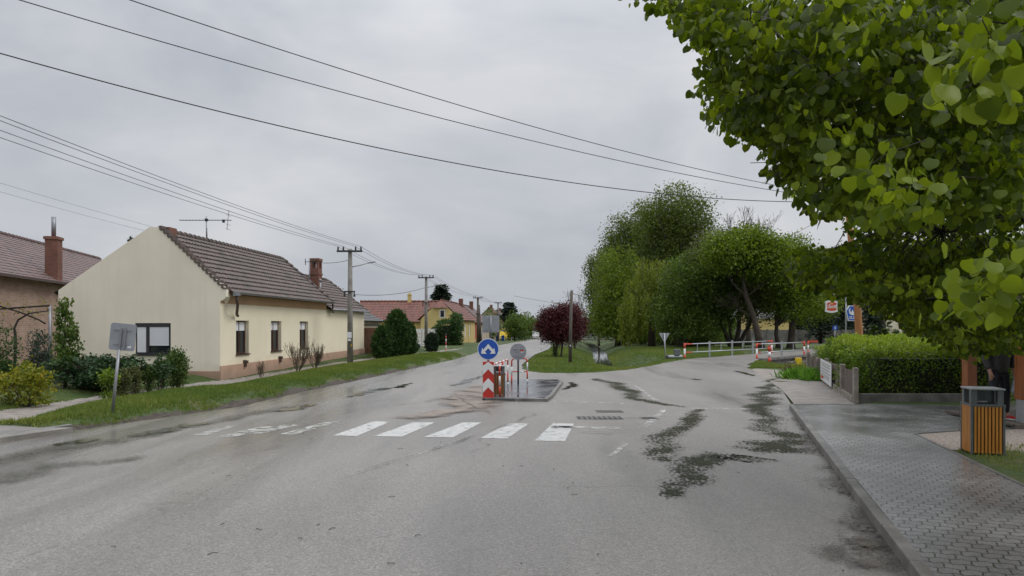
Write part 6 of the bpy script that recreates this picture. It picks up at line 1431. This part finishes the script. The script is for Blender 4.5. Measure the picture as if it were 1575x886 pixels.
# conifer shrubs along the street
def thuja(px, Y, top, rpx, label, fol='conifer', n=420, bot=None, grp='thujas along the grass verge', ls=.13, fl=0.55):
    t = thing('thuja', at(px, Y), label, 'shrub', grp); H = topz(top, Y)-t.location.z; r_ = rpx*Y/F
    k = n; u = rng.uniform(0, 1, k); a = rng.uniform(0, 6.283, k); prof = np.sin(np.pi*np.clip(.12+u*.88, 0, 1))**fl; rad = r_*prof*(rng.uniform(.3, 1, k)**.35)*(1+.12*np.sin(a*5+u*9)); c = np.stack([rad*np.cos(a), rad*np.sin(a), .05+u*(H-.08)], 1)
    q = np.repeat(c, 18, 0)+rng.normal(0, .07*H/3+.02, (k*18, 3)); T = np.repeat(np.stack([np.cos(a)*.4, np.sin(a)*.4, np.ones(k)], 1), 18, 0)+rng.normal(0, .35, (k*18, 3))
    leafobj('foliage', q, T, rng.uniform(.7, 1.3, k*18)*ls, 'leaf', FOL[fol], t, np.repeat(rng.normal(.5, .22, k), 18)+rng.normal(0, .1, k*18)); b = MB(); b.tube([(0, 0, -.1), (0, 0, H*.8)], [.07, .02], 6)
    b.tube([(0, 0, .15), (0, 0, H*.35), (0, 0, H*.8)], [r_*.5, r_*.6, .05], 8); b.build('stem', M['bark'], t); return t
thuja(588, 39.5, 504, 13.5, 'rounded green thuja beside the brown gate')
thuja(611, 41.5, 480, 19, 'tallest broad dark thuja beside the grass verge', 'conifer', 800); thuja(627, 42.5, 497, 13, 'dark thuja leaning against the tallest one', 'conifer', 400)
thuja(664, 50, 514, 9, 'small dark conifer at the foot of the second street pole', 'darkc', 260); thuja(640, 49, 530, 4, 'tiny grey conifer before the white fence', 'spruceb', 80)
# ivy covered mass by the yellow house
def leaf_box(name, label, cat, boxes, fol, n, ls, group=None, core='core', jitter=.08, stuffed=True):
    x0 = boxes[0][0]; t = thing(name, ((boxes[0][0]+boxes[0][1])/2, (boxes[0][2]+boxes[0][3])/2, 0), label, cat, group); o = np.array(t.location); tot = sum((b_[1]-b_[0]+b_[3]-b_[2])*(b_[5]-b_[4])*2+(b_[1]-b_[0])*(b_[3]-b_[2]) for b_ in boxes); Cs = []; Ts = []; tn = []
    core_ = MB()
    for (xa, xb, ya, yb, za, zb) in boxes:
        A = [((xb-xa)*(zb-za), 'f'), ((xb-xa)*(zb-za), 'k'), ((yb-ya)*(zb-za), 'l'), ((yb-ya)*(zb-za), 'r'), ((xb-xa)*(yb-ya), 't')]
        for ar_, f_ in A:
            k = int(n*ar_/tot*1.0); k = int(k*(.35 if f_ == 'k' else 1)); u = rng.uniform(0, 1, k); v = rng.uniform(0, 1, k)
            X = xa+(xb-xa)*u; Y = ya+(yb-ya)*u; Z = za+(zb-za)*v
            if f_ == 'f': c = np.stack([X, np.full(k, ya), Z], 1); nrm = (0, -1, .2)
            if f_ == 'k': c = np.stack([X, np.full(k, yb), Z], 1); nrm = (0, 1, .2)
            if f_ == 'l': c = np.stack([np.full(k, xa), Y, Z], 1); nrm = (-1, 0, .2)
            if f_ == 'r': c = np.stack([np.full(k, xb), Y, Z], 1); nrm = (1, 0, .2)
            if f_ == 't': c = np.stack([X, ya+(yb-ya)*v, np.full(k, zb)], 1); nrm = (0, 0, 1)
            w1 = np.sin(c[:, 0]*3.1+c[:, 2]*2)*np.cos(c[:, 1]*2.7+c[:, 2]*4); w2 = np.sin(c[:, 0]*9+1)*np.sin(c[:, 2]*8+c[:, 1]*7)
            off = jitter*(w1+.6*w2)-abs(rng.normal(0, jitter*.9, k))+.03; c = c+np.array(nrm)[None]*off[:, None]+rng.normal(0, .02, (k, 3)); Cs.append(c)
            Ts.append(np.array(nrm)[None]*.7+rng.normal(0, .7, (k, 3))+np.array([0, 0, .25])); tn.append(.38+.22*w1+rng.normal(0, .16, k)+(.25 if f_ == 't' else 0)+np.where((c[:, 2]-za)/(zb-za) > .85, .2, 0))
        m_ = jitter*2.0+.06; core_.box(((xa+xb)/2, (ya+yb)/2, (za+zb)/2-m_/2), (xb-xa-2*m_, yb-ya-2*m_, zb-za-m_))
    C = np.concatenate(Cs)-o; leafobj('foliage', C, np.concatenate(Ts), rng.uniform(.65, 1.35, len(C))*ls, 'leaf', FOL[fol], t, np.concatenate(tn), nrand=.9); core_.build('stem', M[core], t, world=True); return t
xi = GX(695, 64)
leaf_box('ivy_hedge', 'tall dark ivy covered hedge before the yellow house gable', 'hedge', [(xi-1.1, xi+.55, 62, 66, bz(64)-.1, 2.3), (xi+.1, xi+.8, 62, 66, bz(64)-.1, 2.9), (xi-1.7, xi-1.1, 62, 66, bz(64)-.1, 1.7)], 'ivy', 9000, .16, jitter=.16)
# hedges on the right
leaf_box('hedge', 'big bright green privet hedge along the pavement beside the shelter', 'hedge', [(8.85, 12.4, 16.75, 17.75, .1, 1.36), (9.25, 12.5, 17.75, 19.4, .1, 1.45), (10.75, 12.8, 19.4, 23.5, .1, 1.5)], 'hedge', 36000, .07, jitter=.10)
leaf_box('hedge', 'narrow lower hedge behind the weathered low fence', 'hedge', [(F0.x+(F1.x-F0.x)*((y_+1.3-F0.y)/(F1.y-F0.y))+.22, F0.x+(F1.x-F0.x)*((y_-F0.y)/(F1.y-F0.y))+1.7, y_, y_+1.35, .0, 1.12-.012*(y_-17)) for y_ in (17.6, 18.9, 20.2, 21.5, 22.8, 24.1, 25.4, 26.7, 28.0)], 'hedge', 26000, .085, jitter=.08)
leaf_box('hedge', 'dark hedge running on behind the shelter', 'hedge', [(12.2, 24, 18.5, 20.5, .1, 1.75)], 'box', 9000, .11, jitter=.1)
# garden plants on the left
def bush(px, Y, py, rpx, rpz, label, fol, n=120, ls=.08, grp='garden shrubs before the corner house', extra=(), name='garden_shrub', tmpl='leaf', sig=.06, per=14, droop=-.9):
    bs_ = at(px, Y); ells = [E(bs_, px, py, Y, rpx, rpz)]+[E(bs_, px+a, py+c, Y+d, r1, r2) for a, c, d, r1, r2 in extra]
    return shrub(name, bs_, label, ells, fol, n, per, sig, ls, grp, tmpl=tmpl, droop=droop)
bush(38, 16.2, 588, 34, 22, 'yellow leaved bush on the garden lawn', 'yellowsh', 150, .1, extra=((-28, 4, 0, 20, 17), (18, -8, .2, 22, 16), (2, -18, .1, 16, 12), (20, 12, 0, 18, 12)))
bush(0, 20, 545, 24, 46, 'dark green conifer bush at the garden edge beside the brick house', 'conifer', 260, .09, extra=((-8, 35, 0, 40, 22), (14, 30, 0, 24, 22)))
bush(62, 21, 545, 22, 42, 'grey green pointed conifer behind the yellow bush', 'spruceb', 240, .09, extra=((8, 26, 0, 24, 28), (30, 40, 0, 20, 16)))
t = thing('garden_shrub', at(100, 19.5), 'light green upright cypress taller than the other garden shrubs', 'shrub', 'garden shrubs before the corner house'); C, tn, cc = crown_pts([E(t.location, 98, 482, 19.5, 9, 25), E(t.location, 98, 512, 19.5, 14, 26), E(t.location, 104, 550, 19.5, 22, 32), E(t.location, 112, 510, 19.5, 8, 14)], 170, 13, .055)
T = rng.normal(0, .4, (len(C), 3)); T[:, 2] += 1; leafobj('foliage', C, T, rng.uniform(.06, .12, len(C)), 'leaf', FOL['box'], t, tn+.25); b = MB(); b.tube([(0, 0, -.1), (0, 0, 2.3)], [.05, .015], 6); b.build('stem', M['bark'], t)
# spreading juniper
t = thing('juniper', at(170, 19.6), 'dark spreading juniper with arching branches against the gable wall', 'shrub', 'garden shrubs before the corner house'); C = []; T = []; tn = []; b = MB(); random.seed(9)
for k in range(64):
    a = random.uniform(0, math.pi*2); L_ = random.uniform(.6, 1.4); up = random.uniform(.2, .85); d = Vector((math.cos(a)*1.15, math.sin(a)*.6, 0)); off = Vector((random.uniform(-.75, .35), random.uniform(-.4, .4), 0)); pts = []
    for i in range(9): s_ = i/8; pts.append(off+d*L_*s_+Vector((0, 0, .1+up*math.sin(s_*1.9))))
    b.tube(pts, [.03-.0032*i for i in range(9)], 4, cap=False); tt = random.gauss(.45, .2)
    for i in range(120):
        s_ = random.random()**.7; j = min(7, int(s_*8)); q = pts[j].lerp(pts[j+1], s_*8-j); dr = (pts[j+1]-pts[j]).normalized(); wd_ = .16*(1-s_*.5)
        C.append(q+Vector((random.gauss(0, wd_), random.gauss(0, wd_), random.gauss(0, .06)))); T.append(dr+Vector((random.gauss(0, .4), random.gauss(0, .4), random.gauss(.1, .3)))); tn.append(tt+random.gauss(0, .12))
leafobj('foliage', C, T, rng.uniform(.07, .13, len(C)), 'leaf', FOL['juniper'], t, np.array(tn)); b.build('stem', M['bark'], t)
bush(168, 17.6, 583, 11, 12, 'small bright green shrub just left of the leaning sign pole', 'hedge', 60, .08)
bush(190, 18, 583, 8, 11, 'small olive shrub partly behind the leaning sign pole', 'brownish', 50, .08); bush(208, 19, 578, 8, 11, 'third small shrub of the row under the gable window', 'brownish', 50, .08); bush(230, 19.6, 576, 7, 11, 'fourth small shrub of the row under the gable window', 'box', 50, .08)
bush(272, 21.2, 563, 17, 23, 'largest rounded box shrub under the gable window', 'box', 230, .085, extra=((-4, -6, .2, 10, 20),)); bush(248, 20.6, 568, 11, 18, 'dark box shrub touching the largest one', 'conifer', 90, .085)
# vine pergola
t = thing('vine_pergola', at(40, 22.5), 'bare vine trained along a wooden bar before the brick house', 'vine'); b = MB(); o_ = t.location
def W(px, py, Y=22.5): p = PD(px, py, Y); return Vector(p)-o_
b.tube([W(-40, 478), W(76, 470)], .03, 6); b.tube([W(22, 600), W(24, 520), W(22, 505), W(28, 492)], [.05, .04, .035, .03], 6); b.tube([W(-10, 468), W(30, 480), W(60, 492), W(70, 498)], .03, 6); b.tube([W(28, 492), W(45, 482), W(75, 478)], [.03, .025, .015], 6); b.build('stem', M['twig'], t)
C = []
for k in range(160): C.append(W(random.uniform(-30, 76), random.gauss(476, 7)))
leafobj('foliage', C, rng.normal(0, 1, (len(C), 3)), .09, 'leaf', FOL['yellowsh'], t)
b = MB(); b.tube([PD(77, 470, 24.3), (PD(77, 470, 24.3)[0], 24.3, 0)], .05, 8); o = b.build('downpipe', M['zinc'], house, world=True)
# bare shrubs before the side wall
for px, Y, s_, lb, sd2 in ((458, 27.5, .62, 'bare twiggy shrub, nearer of the pair under the third window', 1), (484, 28.8, .56, 'bare twiggy shrub, farther of the pair under the third window', 2), (402, 24.3, .3, 'small bare sapling in the grass below the first window', 3)):
    t = thing('bare_shrub', at(px, Y), lb, 'shrub', 'bare shrubs before the cream wall'); b = MB(); random.seed(sd2*11)
    for k in range(13 if s_ > .4 else 5): a = random.uniform(0, 6.28); branchy(b, (0, 0, -.03), (math.cos(a)*.5, math.sin(a)*.5, 1.1), s_*random.uniform(.6, 1), .014, 3, .38, .25, 3, .005)
    b.build('stem', M['twigb'], t); vs = np.array(b.v); vs = vs[vs[:, 2] > .3*s_]; kk = rng.integers(0, len(vs), 260 if s_ > .4 else 60); leafobj('foliage', vs[kk]+rng.normal(0, .015, (len(kk), 3)), rng.normal(0, 1, (len(kk), 3)), .045, 'leaf', FOL['brownish'], t, rng.uniform(.5, 1, len(kk)))
random.seed(33)
# plants by the ditch
def tuftplant(px, Y, label, fol, n, L_, spread, name='leafy_plant'):
    t = thing(name, at(px, Y), label, 'plant'); C = rng.normal(0, 1, (n, 3))*np.array([spread, spread*.8, 0]); C[:, 2] = 0; T = rng.normal(0, .55, (n, 3)); T[:, 2] = abs(T[:, 2])+.8; T[:, :2] += C[:, :2]*1.2
    leafobj('foliage', C, T, rng.uniform(.6, 1.2, n)*L_, 'blade', FOL[fol], t); return t
tuftplant(1237, 25.0, 'bright green strap leaved plant clump at the end of the low fence', 'plant', 900, .42, .33); tuftplant(1250, 24, 'smaller bright green clump against the fence foot', 'plant', 350, .34, .2)
shrub('heather_plant', at(1216, 26.5), 'dark plum coloured low plant beside the bright green clump', [(0, 0, .15, .3, .3, .22)], 'dplum', 60, 12, .06, .07, cat='plant'); shrub('yellow_shrub', at(1226, 27.5), 'small yellow green shrub behind the plum coloured plant', [(0, 0, .2, .4, .3, .25)], 'yellowsh', 50, 12, .06, .08, cat='plant')
# the wooded horizon
C = []; tn = []
for k in range(1500):
    X = rng.uniform(-420, 460); Y = 360+rng.uniform(-20, 60); H = 7.5+2.5*math.sin(X*.05)+1.8*math.sin(X*.17+1)+rng.normal(0, .8); z = rng.uniform(0, 1)*H; tt = rng.normal(.5, .2)
    q = np.array([X, Y, bz(Y)+z])+rng.normal(0, 1, (12, 3))*np.array([2.4, 2, 1.0]); C.append(q); tn.append(np.full(12, tt))
C = np.concatenate(C); tag(leafobj('distant_wood', C, rng.normal(0, 1, (len(C), 3)), rng.uniform(1.2, 2.6, len(C)), 'leaf', FOL['darkc'], None, np.concatenate(tn), nrand=.9), kind='stuff')
# grass
def grass(name, poly, n, hmin, hmax, cond=None, tone=(.5, .22)):
    xs_ = [p[0] for p in poly]; ys_ = [p[1] for p in poly]; x = rng.uniform(min(xs_), max(xs_), n*3); y = min(ys_)+(max(ys_)-min(ys_))*rng.uniform(0, 1, n*3)**1.35
    k = poly_sd(x, y, poly) < 0; x = x[k]; y = y[k]; z, da, dp, dc = T_full(x, y); k = (da > .16) & (dp > .05)
    if cond is not None: k &= cond(x, y, da)
    x, y, z = x[k][:n], y[k][:n], z[k][:n]; m_ = len(x); x5 = np.repeat(x, 4)+rng.normal(0, .03, m_*4); y5 = np.repeat(y, 4)+rng.normal(0, .03, m_*4); z5 = np.repeat(z, 4)-.01
    T = rng.normal(0, .4, (m_*4, 3)); T[:, 2] = 1; patch = .22*np.sin(x5*1.1+y5*.7)*np.cos(y5*.9-x5*.5)+.2*np.sin(x5*.37+2)*np.cos(y5*.31)+.12*np.sin(x5*4.3)*np.sin(y5*3.7); o = leafobj(name, np.stack([x5, y5, z5], 1), T, rng.uniform(hmin, hmax, m_*4)*(1+patch), 'blade', FOL['grass'], None, rng.normal(tone[0], tone[1], m_*4)+patch, up=(0, 1, 0), nrand=.6)
    return tag(o, kind='stuff')
grass('verge_grass', [(-9.5, 11.8), (-7, 13), (-2.5, 44), (-8.5, 44), (-9.6, 24), (-12, 16), (-12, 12)], 30000, .05, .11, lambda x, y, d: (d > .34+.26*np.sin(x*3.1+y*1.7)+rng.uniform(-.15, .3, len(x))) & (poly_sd(x, y, drivep) > .02))
grass('lawn_grass', [(-24, 13.5), (-14, 14), (-10.4, 20), (-9.9, 24), (-18, 24), (-24, 24)], 18000, .03, .07)
grass('bank_grass', [(0, 28), (10, 28), (20, 60), (8, 62), (.6, 60)], 26000, .05, .12, lambda x, y, d: line_d(x, y, CRK) > .55)
grass('shoulder_grass', [(10, 31), (16, 31), (15, 37), (12, 38)], 3500, .05, .12, lambda x, y, d: poly_sd(x, y, pitp) > 0)
grass('pavement_grass', [P(1470, 695, .1)[:2], P(1500, 685, .1)[:2], (13, 10.3), (13, 5), (5.9, 5)], 9000, .02, .055, lambda x, y, d: (poly_sd(x, y, pavep) > .08), (.6, .25))
# loose stones and debris
b = MB()
for k in range(210):
    if k < 120: x = rng.uniform(7, 13.5); y = rng.uniform(9.3, 12.3)
    elif k < 190: s_ = rng.uniform(0, 12); q = kpt(s_); x = q[0]-abs(rng.normal(0, .25))-.05; y = q[1]
    else: x = rng.uniform(-4, 4); y = rng.uniform(4.5, 13)
    if k < 120 and (poly_sd(np.array([x]), np.array([y]), gravp)[0] > .3): continue
    z = Tz(x, y)+.06 if k >= 120 else Tz(x, y); r_ = random.uniform(.003, .008); z = .002 if k >= 120 else z
    b.tube([(x, y, z), (x, y, z+r_), (x, y, z+r_*1.5)], [r_, r_*.9, r_*.3], 5)
tag(b.build('loose_stones', M['kerb']), kind='stuff')
b = MB()
for k in range(26):
    x = rng.uniform(-4, 3); y = rng.uniform(4.8, 12); a = rng.uniform(0, 6.28); L_ = rng.uniform(.03, .09); b.tube([(x, y, .006), (x+math.cos(a)*L_*.5, y+math.sin(a)*L_*.5, .012), (x+math.cos(a+.4)*L_, y+math.sin(a+.4)*L_, .006)], .003, 4)
tag(b.build('fallen_twigs', M['twig']), kind='stuff')

# ------------------------------------------------------------ the linden over the pavement
LX, LY = 6.0, 6.6
lt = thing('linden_tree', (LX, LY, .1), 'large linden with broad heart shaped leaves hanging over the pavement from the right', 'tree')
sil = [(950, -5), (985, 22), (1025, 18), (1048, 55), (1082, 82), (1070, 105), (1066, 135), (1083, 160), (1088, 185), (1112, 200), (1135, 222), (1165, 225), (1183, 245), (1178, 262), (1195, 290), (1215, 300), (1228, 318), (1262, 340), (1300, 348), (1300, 380), (1282, 384), (1250, 378), (1218, 388), (1212, 410), (1232, 440), (1270, 445), (1300, 462), (1330, 465), (1345, 480), (1372, 490), (1395, 496), (1400, 512), (1440, 525), (1455, 542), (1482, 552), (1495, 556), (1520, 540), (1545, 545), (1562, 535), (1600, 560), (1600, -20), (950, -20)]
silp = [(a, c) for a, c in sil]
def inframe(px, py): return (px > -30) & (px < 1600) & (py > -25) & (py < 900)
cand = []
# volume of the crown
def add_sprays(X, Y, Z, margin):
    px = CX+F*X/Y; py = HY-F*(Z-CH)/Y; sd_ = poly_sd(px, py, silp); s_px = F/Y
    ok = np.where(inframe(px, py), sd_ < -margin*s_px, (px > 1500) | (py < 0) & (px > 950+ -py*.0)); return ok & (Z > 1.2)
n = 5200
u = rng.normal(0, 1, (n, 3)); u /= np.linalg.norm(u, axis=1, keepdims=True); rr_ = rng.uniform(0, 1, (n, 1))**.42
Q = np.array([LX, LY+1.2, 4.9])+u*rr_*np.array([5.6, 6.2, 4.0]); Q = Q[(Q[:, 1] > 2.3)]
ok = add_sprays(Q[:, 0], Q[:, 1], Q[:, 2], .10); Qa = Q[ok]
inf_ = inframe(CX+F*Qa[:, 0]/Qa[:, 1], HY-F*(Qa[:, 2]-CH)/Qa[:, 1]); Qa = np.concatenate([Qa[inf_], Qa[~inf_][:1100]])
# fill along the visible outer shell of the crown
k = 3000; px = rng.uniform(950, 1600, k); py = rng.uniform(-20, 560, k); D = np.where(px < 1210, rng.uniform(4.8, 6.8, k), np.where(py > 330, rng.uniform(7.0, 10.5, k), rng.uniform(4.4, 7.6, k)))
Qb = np.stack([(px-CX)/F*D, D, CH-(py-HY)/F*D], 1); Qb = Qb[add_sprays(Qb[:, 0], Qb[:, 1], Qb[:, 2], .07)]
k = 1100; px = rng.uniform(1235, 1600, k); py = rng.uniform(380, 560, k); D = rng.uniform(6.5, 10.2, k); Qc = np.stack([(px-CX)/F*D, D, CH-(py-HY)/F*D], 1); Qc = Qc[add_sprays(Qc[:, 0], Qc[:, 1], Qc[:, 2], .05)]; Qb = np.concatenate([Qb, Qc])
k = 130; px = rng.uniform(1218, 1300, k); py = rng.uniform(384, 442, k); D = rng.uniform(8.2, 9.3, k); Qb = np.concatenate([Qb, np.stack([(px-CX)/F*D, D, CH-(py-HY)/F*D], 1)])
near = []
for (a, c, D, m_, sp) in ((1520, 110, 2.4, 16, 26), (1560, 60, 2.4, 10, 20), (1552, 420, 3.1, 12, 22), (1505, 445, 3.4, 7, 16), (1350, 285, 3.6, 10, 30), (1400, 290, 3.8, 8, 30), (1300, 15, 4.0, 6, 40)):
    for _ in range(m_): p_ = (a+random.gauss(0, sp), c+random.gauss(0, sp)); near.append(PD(p_[0], p_[1], D+random.uniform(-.15, .15)))
near = np.array(near)
C = []; T = []; S = []; tn = []
def spray(q, L, big=1.0, tt=None):
    a = random.uniform(0, 6.283); d = Vector((math.cos(a), math.sin(a), random.uniform(-.5, .1))).normalized(); tt = random.gauss(.45, .24) if tt is None else tt
    for i in range(L):
        s_ = (i+.5)/L; side = 1 if i % 2 else -1; nrm = Vector((-d.y, d.x, 0)); p = Vector(q)+d*(s_-.5)*.42+nrm*side*random.uniform(.01, .06)+Vector((0, 0, random.gauss(0, .035)))
        C.append(p); T.append(d*.3+nrm*side*.6+Vector((random.gauss(0, .35), random.gauss(0, .35), -.95+random.gauss(0, .3)))); S.append(random.uniform(.038, .085)*big); tn.append(tt+random.gauss(0, .2))
    return Vector(q)-d*.25, Vector(q)+d*.2
tw = []
for q in np.concatenate([Qa, Qb]):
    if q[1] < 4.3 and CX+F*q[0]/q[1] < 1600 and q[2] < 5: continue
    tw.append(spray(q, random.randint(10, 15), 1.0 if q[1] < 6.5 else .85))
for q in near: tw.append(spray(q, 6, 1.1, random.gauss(.75, .12)))
C_ = np.array(C); 
px = CX+F*C_[:, 0]/np.maximum(C_[:, 1], .3); py = HY-F*(C_[:, 2]-CH)/np.maximum(C_[:, 1], .3)
keep = ~(inframe(px, py) & (poly_sd(px, py, silp) > 6)) & (C_[:, 1] > 1.5)
leafobj('crown', C_[keep]-np.array([LX, LY, .1]), np.array(T)[keep], np.array(S)[keep], 'heart', FOL['linden'], lt, np.array(tn)[keep], up=(0, 0, 1), nrand=.45)
b = MB(); o_ = Vector((LX, LY, .1))
trunk = [Vector((LX, LY, -.1)), Vector((LX, LY+.05, 1.2)), Vector((LX-.1, LY+.1, 2.6)), Vector((LX-.15, LY+.3, 4.2)), Vector((LX, LY+.6, 6.5))]; b.tube(trunk, [.34, .27, .24, .2, .12], 14)
limbs_ = [([(5.85, 6.8, 2.7), (5.2, 6.6, 3.4), (4.6, 6.4, 3.9), (3.6, 6.1, 4.5), (2.4, 5.8, 4.6)], .12), ([(5.9, 6.8, 2.3), (5.2, 6.9, 3.1), (4.5, 7.1, 2.95), (3.6, 7.2, 3.4)], .045),
          ([(5.85, 6.9, 3.3), (5.0, 6.2, 4.0), (4.0, 5.7, 4.35), (2.8, 5.4, 4.3), (1.7, 5.3, 4.35)], .09), ([(5.9, 6.8, 2.6), (5.4, 7.6, 3.3), (4.6, 8.5, 3.15), (4.15, 8.7, 2.95), (3.75, 8.8, 2.78)], .035),
          ([(5.9, 6.9, 3.8), (4.6, 6.6, 5.2), (3.2, 6.3, 6.0)], .1), ([(5.9, 6.9, 3.6), (6.6, 8.2, 4.6), (7.3, 9.6, 5.2)], .1), ([(6, 6.8, 3.4), (7.4, 6.4, 4.6), (8.8, 6.2, 5.4)], .11), ([(6, 6.8, 3), (5.0, 5.2, 3.8), (4.0, 4.2, 4.2)], .09), ([(6, 6.8, 2.5), (6.3, 8.3, 2.7), (6.0, 9.4, 2.5), (5.6, 10, 2.3)], .07)]
skel = []
for pts, r0 in limbs_:
    pv = [Vector(p) for p in pts]; fine = []
    for a_, c_ in zip(pv, pv[1:]):
        for i in range(4): fine.append(a_.lerp(c_, i/4)+Vector((random.gauss(0, .03), random.gauss(0, .03), random.gauss(0, .03))))
    fine.append(pv[-1]); b.tube(fine, [r0*(1-i/len(fine))**.8+.004 for i in range(len(fine))], 8, cap=False); skel += [(p, r0*(1-.85*i/len(fine))) for i, p in enumerate(fine)]
sk = np.array([tuple(p) for p, _ in skel]); random.shuffle(tw)
for p, q in tw[:1100]:
    px_, py_ = proj(p) if p.y > .5 else (0, 0); d_ = np.linalg.norm(sk-np.array(p), axis=1); j = int(np.argmin(d_)); a_ = Vector(sk[j])
    b.tube([p, (p+q)/2+Vector((0, 0, .03)), q], [.0035, .003, .0015], 3, cap=False)
    m0_ = a_.lerp(p, .5)
    if d_[j] < 1.0 and random.random() < .45 and poly_sd(*[np.array([c_]) for c_ in proj(m0_)], silp)[0] < -12: m_ = a_.lerp(p, .5)+Vector((random.gauss(0, .08), random.gauss(0, .08), random.gauss(.05, .08))); b.tube([a_, m_, p], [.008, .006, .0035], 4, cap=False)
b.v = [(x-o_.x, y-o_.y, z-o_.z) for x, y, z in b.v]; b.build('trunk', M['twig'], lt, smooth=True)

# ------------------------------------------------------------ the person in the shelter
def skin_obj(name, J, Ed, m, parent, sub=2, root=0):
    me = bpy.data.meshes.new(name); me.from_pydata([j[:3] for j in J], Ed, []); me.materials.append(m); o = bpy.data.objects.new(name, me); col.objects.link(o); o.parent = parent
    o.modifiers.new('skin', 'SKIN').use_smooth_shade = True
    for i, v in enumerate(me.skin_vertices[0].data): r_ = J[i][3]; v.radius = (J[i][3], J[i][4] if len(J[i]) > 4 else J[i][3]); v.use_root = (i == root)
    s_ = o.modifiers.new('sub', 'SUBSURF'); s_.levels = sub; s_.render_levels = sub; return o
pe = thing('person', (GX(1536, 12.75), 12.75, .195), 'person in black jacket, dark trousers and red trainers standing in the shelter', 'person', rz=R(8))
hipz = .92
J = [(0, 0, .95, .10, .08), (0, 0, 1.15, .10, .08), (0, 0, 1.35, .12, .09), (0, 0, 1.46, .07, .07), (0, -.01, 1.53, .055, .055), (0, -.02, 1.60, .085, .09), (0, -.02, 1.69, .082, .095), (0, -.01, 1.75, .05, .06),
     (-.19, 0, 1.40, .06), (-.25, .01, 1.12, .045), (-.25, -.07, .89, .032), (-.25, -.09, .84, .035, .022), (.19, 0, 1.40, .06), (.26, .0, 1.12, .045), (.22, -.1, .90, .032), (.215, -.12, .85, .035, .022),
     (-.1, 0, .86, .065), (-.12, -.01, .48, .05), (-.11, .02, .1, .045), (.1, 0, .86, .065), (.13, -.02, .48, .05), (.16, .01, .1, .045), (-.11, -.06, .05, .04), (.17, -.08, .05, .04), (0, -.115, 1.625, .014)]
Ed = [(0, 1), (1, 2), (2, 3), (3, 4), (4, 5), (5, 6), (6, 7), (2, 8), (8, 9), (9, 10), (10, 11), (2, 12), (12, 13), (13, 14), (14, 15), (0, 16), (16, 17), (17, 18), (0, 19), (19, 20), (20, 21), (18, 22), (21, 23)]
J = J[:24]
for hx, hy, hz in ((-.25, -.09, .84), (.215, -.12, .85)):
    hi = 11 if hx < 0 else 15
    for k, (dx, L_) in enumerate(((-.024, .07), (-.008, .078), (.008, .074), (.024, .06))):
        a0_ = len(J); J += [(hx+dx, hy-.005, hz-.04, .0105), (hx+dx, hy-.012, hz-.04-L_*.55, .0095), (hx+dx, hy+.004, hz-.04-L_, .008)]; Ed += [(hi, a0_), (a0_, a0_+1), (a0_+1, a0_+2)]
    sg = 1 if hx < 0 else -1; a0_ = len(J); J += [(hx+sg*.036, hy-.02, hz-.015, .012), (hx+sg*.042, hy-.032, hz-.05, .010)]; Ed += [(hi, a0_), (a0_, a0_+1)]
skin_obj('body', J, Ed, M['skin'], pe)
skin_obj('jacket', [(0, 0, .80, .19, .15), (0, 0, 1.05, .18, .14), (0, 0, 1.32, .175, .13), (0, 0, 1.44, .10, .09), (0, 0, 1.49, .075, .07), (-.2, 0, 1.39, .085), (-.265, .01, 1.12, .066), (-.255, -.06, .92, .052), (.2, 0, 1.39, .085), (.275, 0, 1.12, .066), (.225, -.09, .93, .052)],
         [(0, 1), (1, 2), (2, 3), (3, 4), (2, 5), (5, 6), (6, 7), (2, 8), (8, 9), (9, 10)], M['jacket'], pe)
skin_obj('trousers', [(0, 0, .93, .14, .11), (-.1, 0, .82, .10), (-.12, -.01, .48, .075), (-.11, .02, .10, .062), (.1, 0, .82, .10), (.13, -.02, .48, .075), (.16, .01, .10, .062)], [(0, 1), (1, 2), (2, 3), (0, 4), (4, 5), (5, 6)], M['trous'], pe)
for x_, a_ in ((-.11, 0), (.165, .1)):
    skin_obj('shoe', [(x_, .06, .045, .045, .04), (x_+a_*.1, -.05, .04, .045, .035), (x_+a_*.3, -.16, .032, .04, .028)], [(0, 1), (1, 2)], M['shoe'], pe, root=1); b = MB(); b.box((x_+a_*.12, -.05, .008), (.09, .29, .02)); b.build('sole', M['white'], pe, bevel=.008)
b = MB(); b.tube([(0, .0, 1.60), (0, .015, 1.68), (0, .01, 1.77), (0, 0, 1.80)], [.095, .108, .085, .02], 14); b.build('hair', M['hair'], pe, smooth=True)
for s_ in (-1, 1):
    b = MB(); b.tube([(s_*.033, -.115, 1.655), (s_*.033, -.102, 1.655)], .012, 8); b.build('eye', M['white'], pe)
    b = MB(); b.tube([(s_*.088, 0, 1.61), (s_*.1, .005, 1.635), (s_*.09, 0, 1.66)], .016, 6); b.build('ear', M['skin'], pe)
b = MB(); b.tube([(0, -.1, 1.66), (0, -.13, 1.61), (0, -.105, 1.60)], [.008, .016, .01], 6); b.build('nose', M['skin'], pe); b = MB(); b.tube([(-.025, -.112, 1.575), (0, -.12, 1.575), (.025, -.112, 1.575)], .007, 5); b.build('mouth', M['redo'], pe)
b = MB(); b.tube([(.262, -.05, 1.36), (.335, -.03, 1.12), (.275, -.135, .95)], .012, 4); b.build('sleeve_stripe', M['redo'], pe)
ba = thing('plastic_bag', (pe.location.x+.215, 12.75-.13, .195), 'crumpled silvery plastic bag hanging from the hand of the person', 'bag'); b = MB(); b.tube([(0, 0, .83), (0, 0, .76), (.01, 0, .66), (0, 0, .52), (0, 0, .46)], [.012, .03, .065, .075, .03], 10); b.build('bag', M['bag'], ba, smooth=True)
b = MB(); b.tube([(-.01, 0, .84), (0, 0, .78)], .006, 5); b.build('handle', M['bag'], ba)
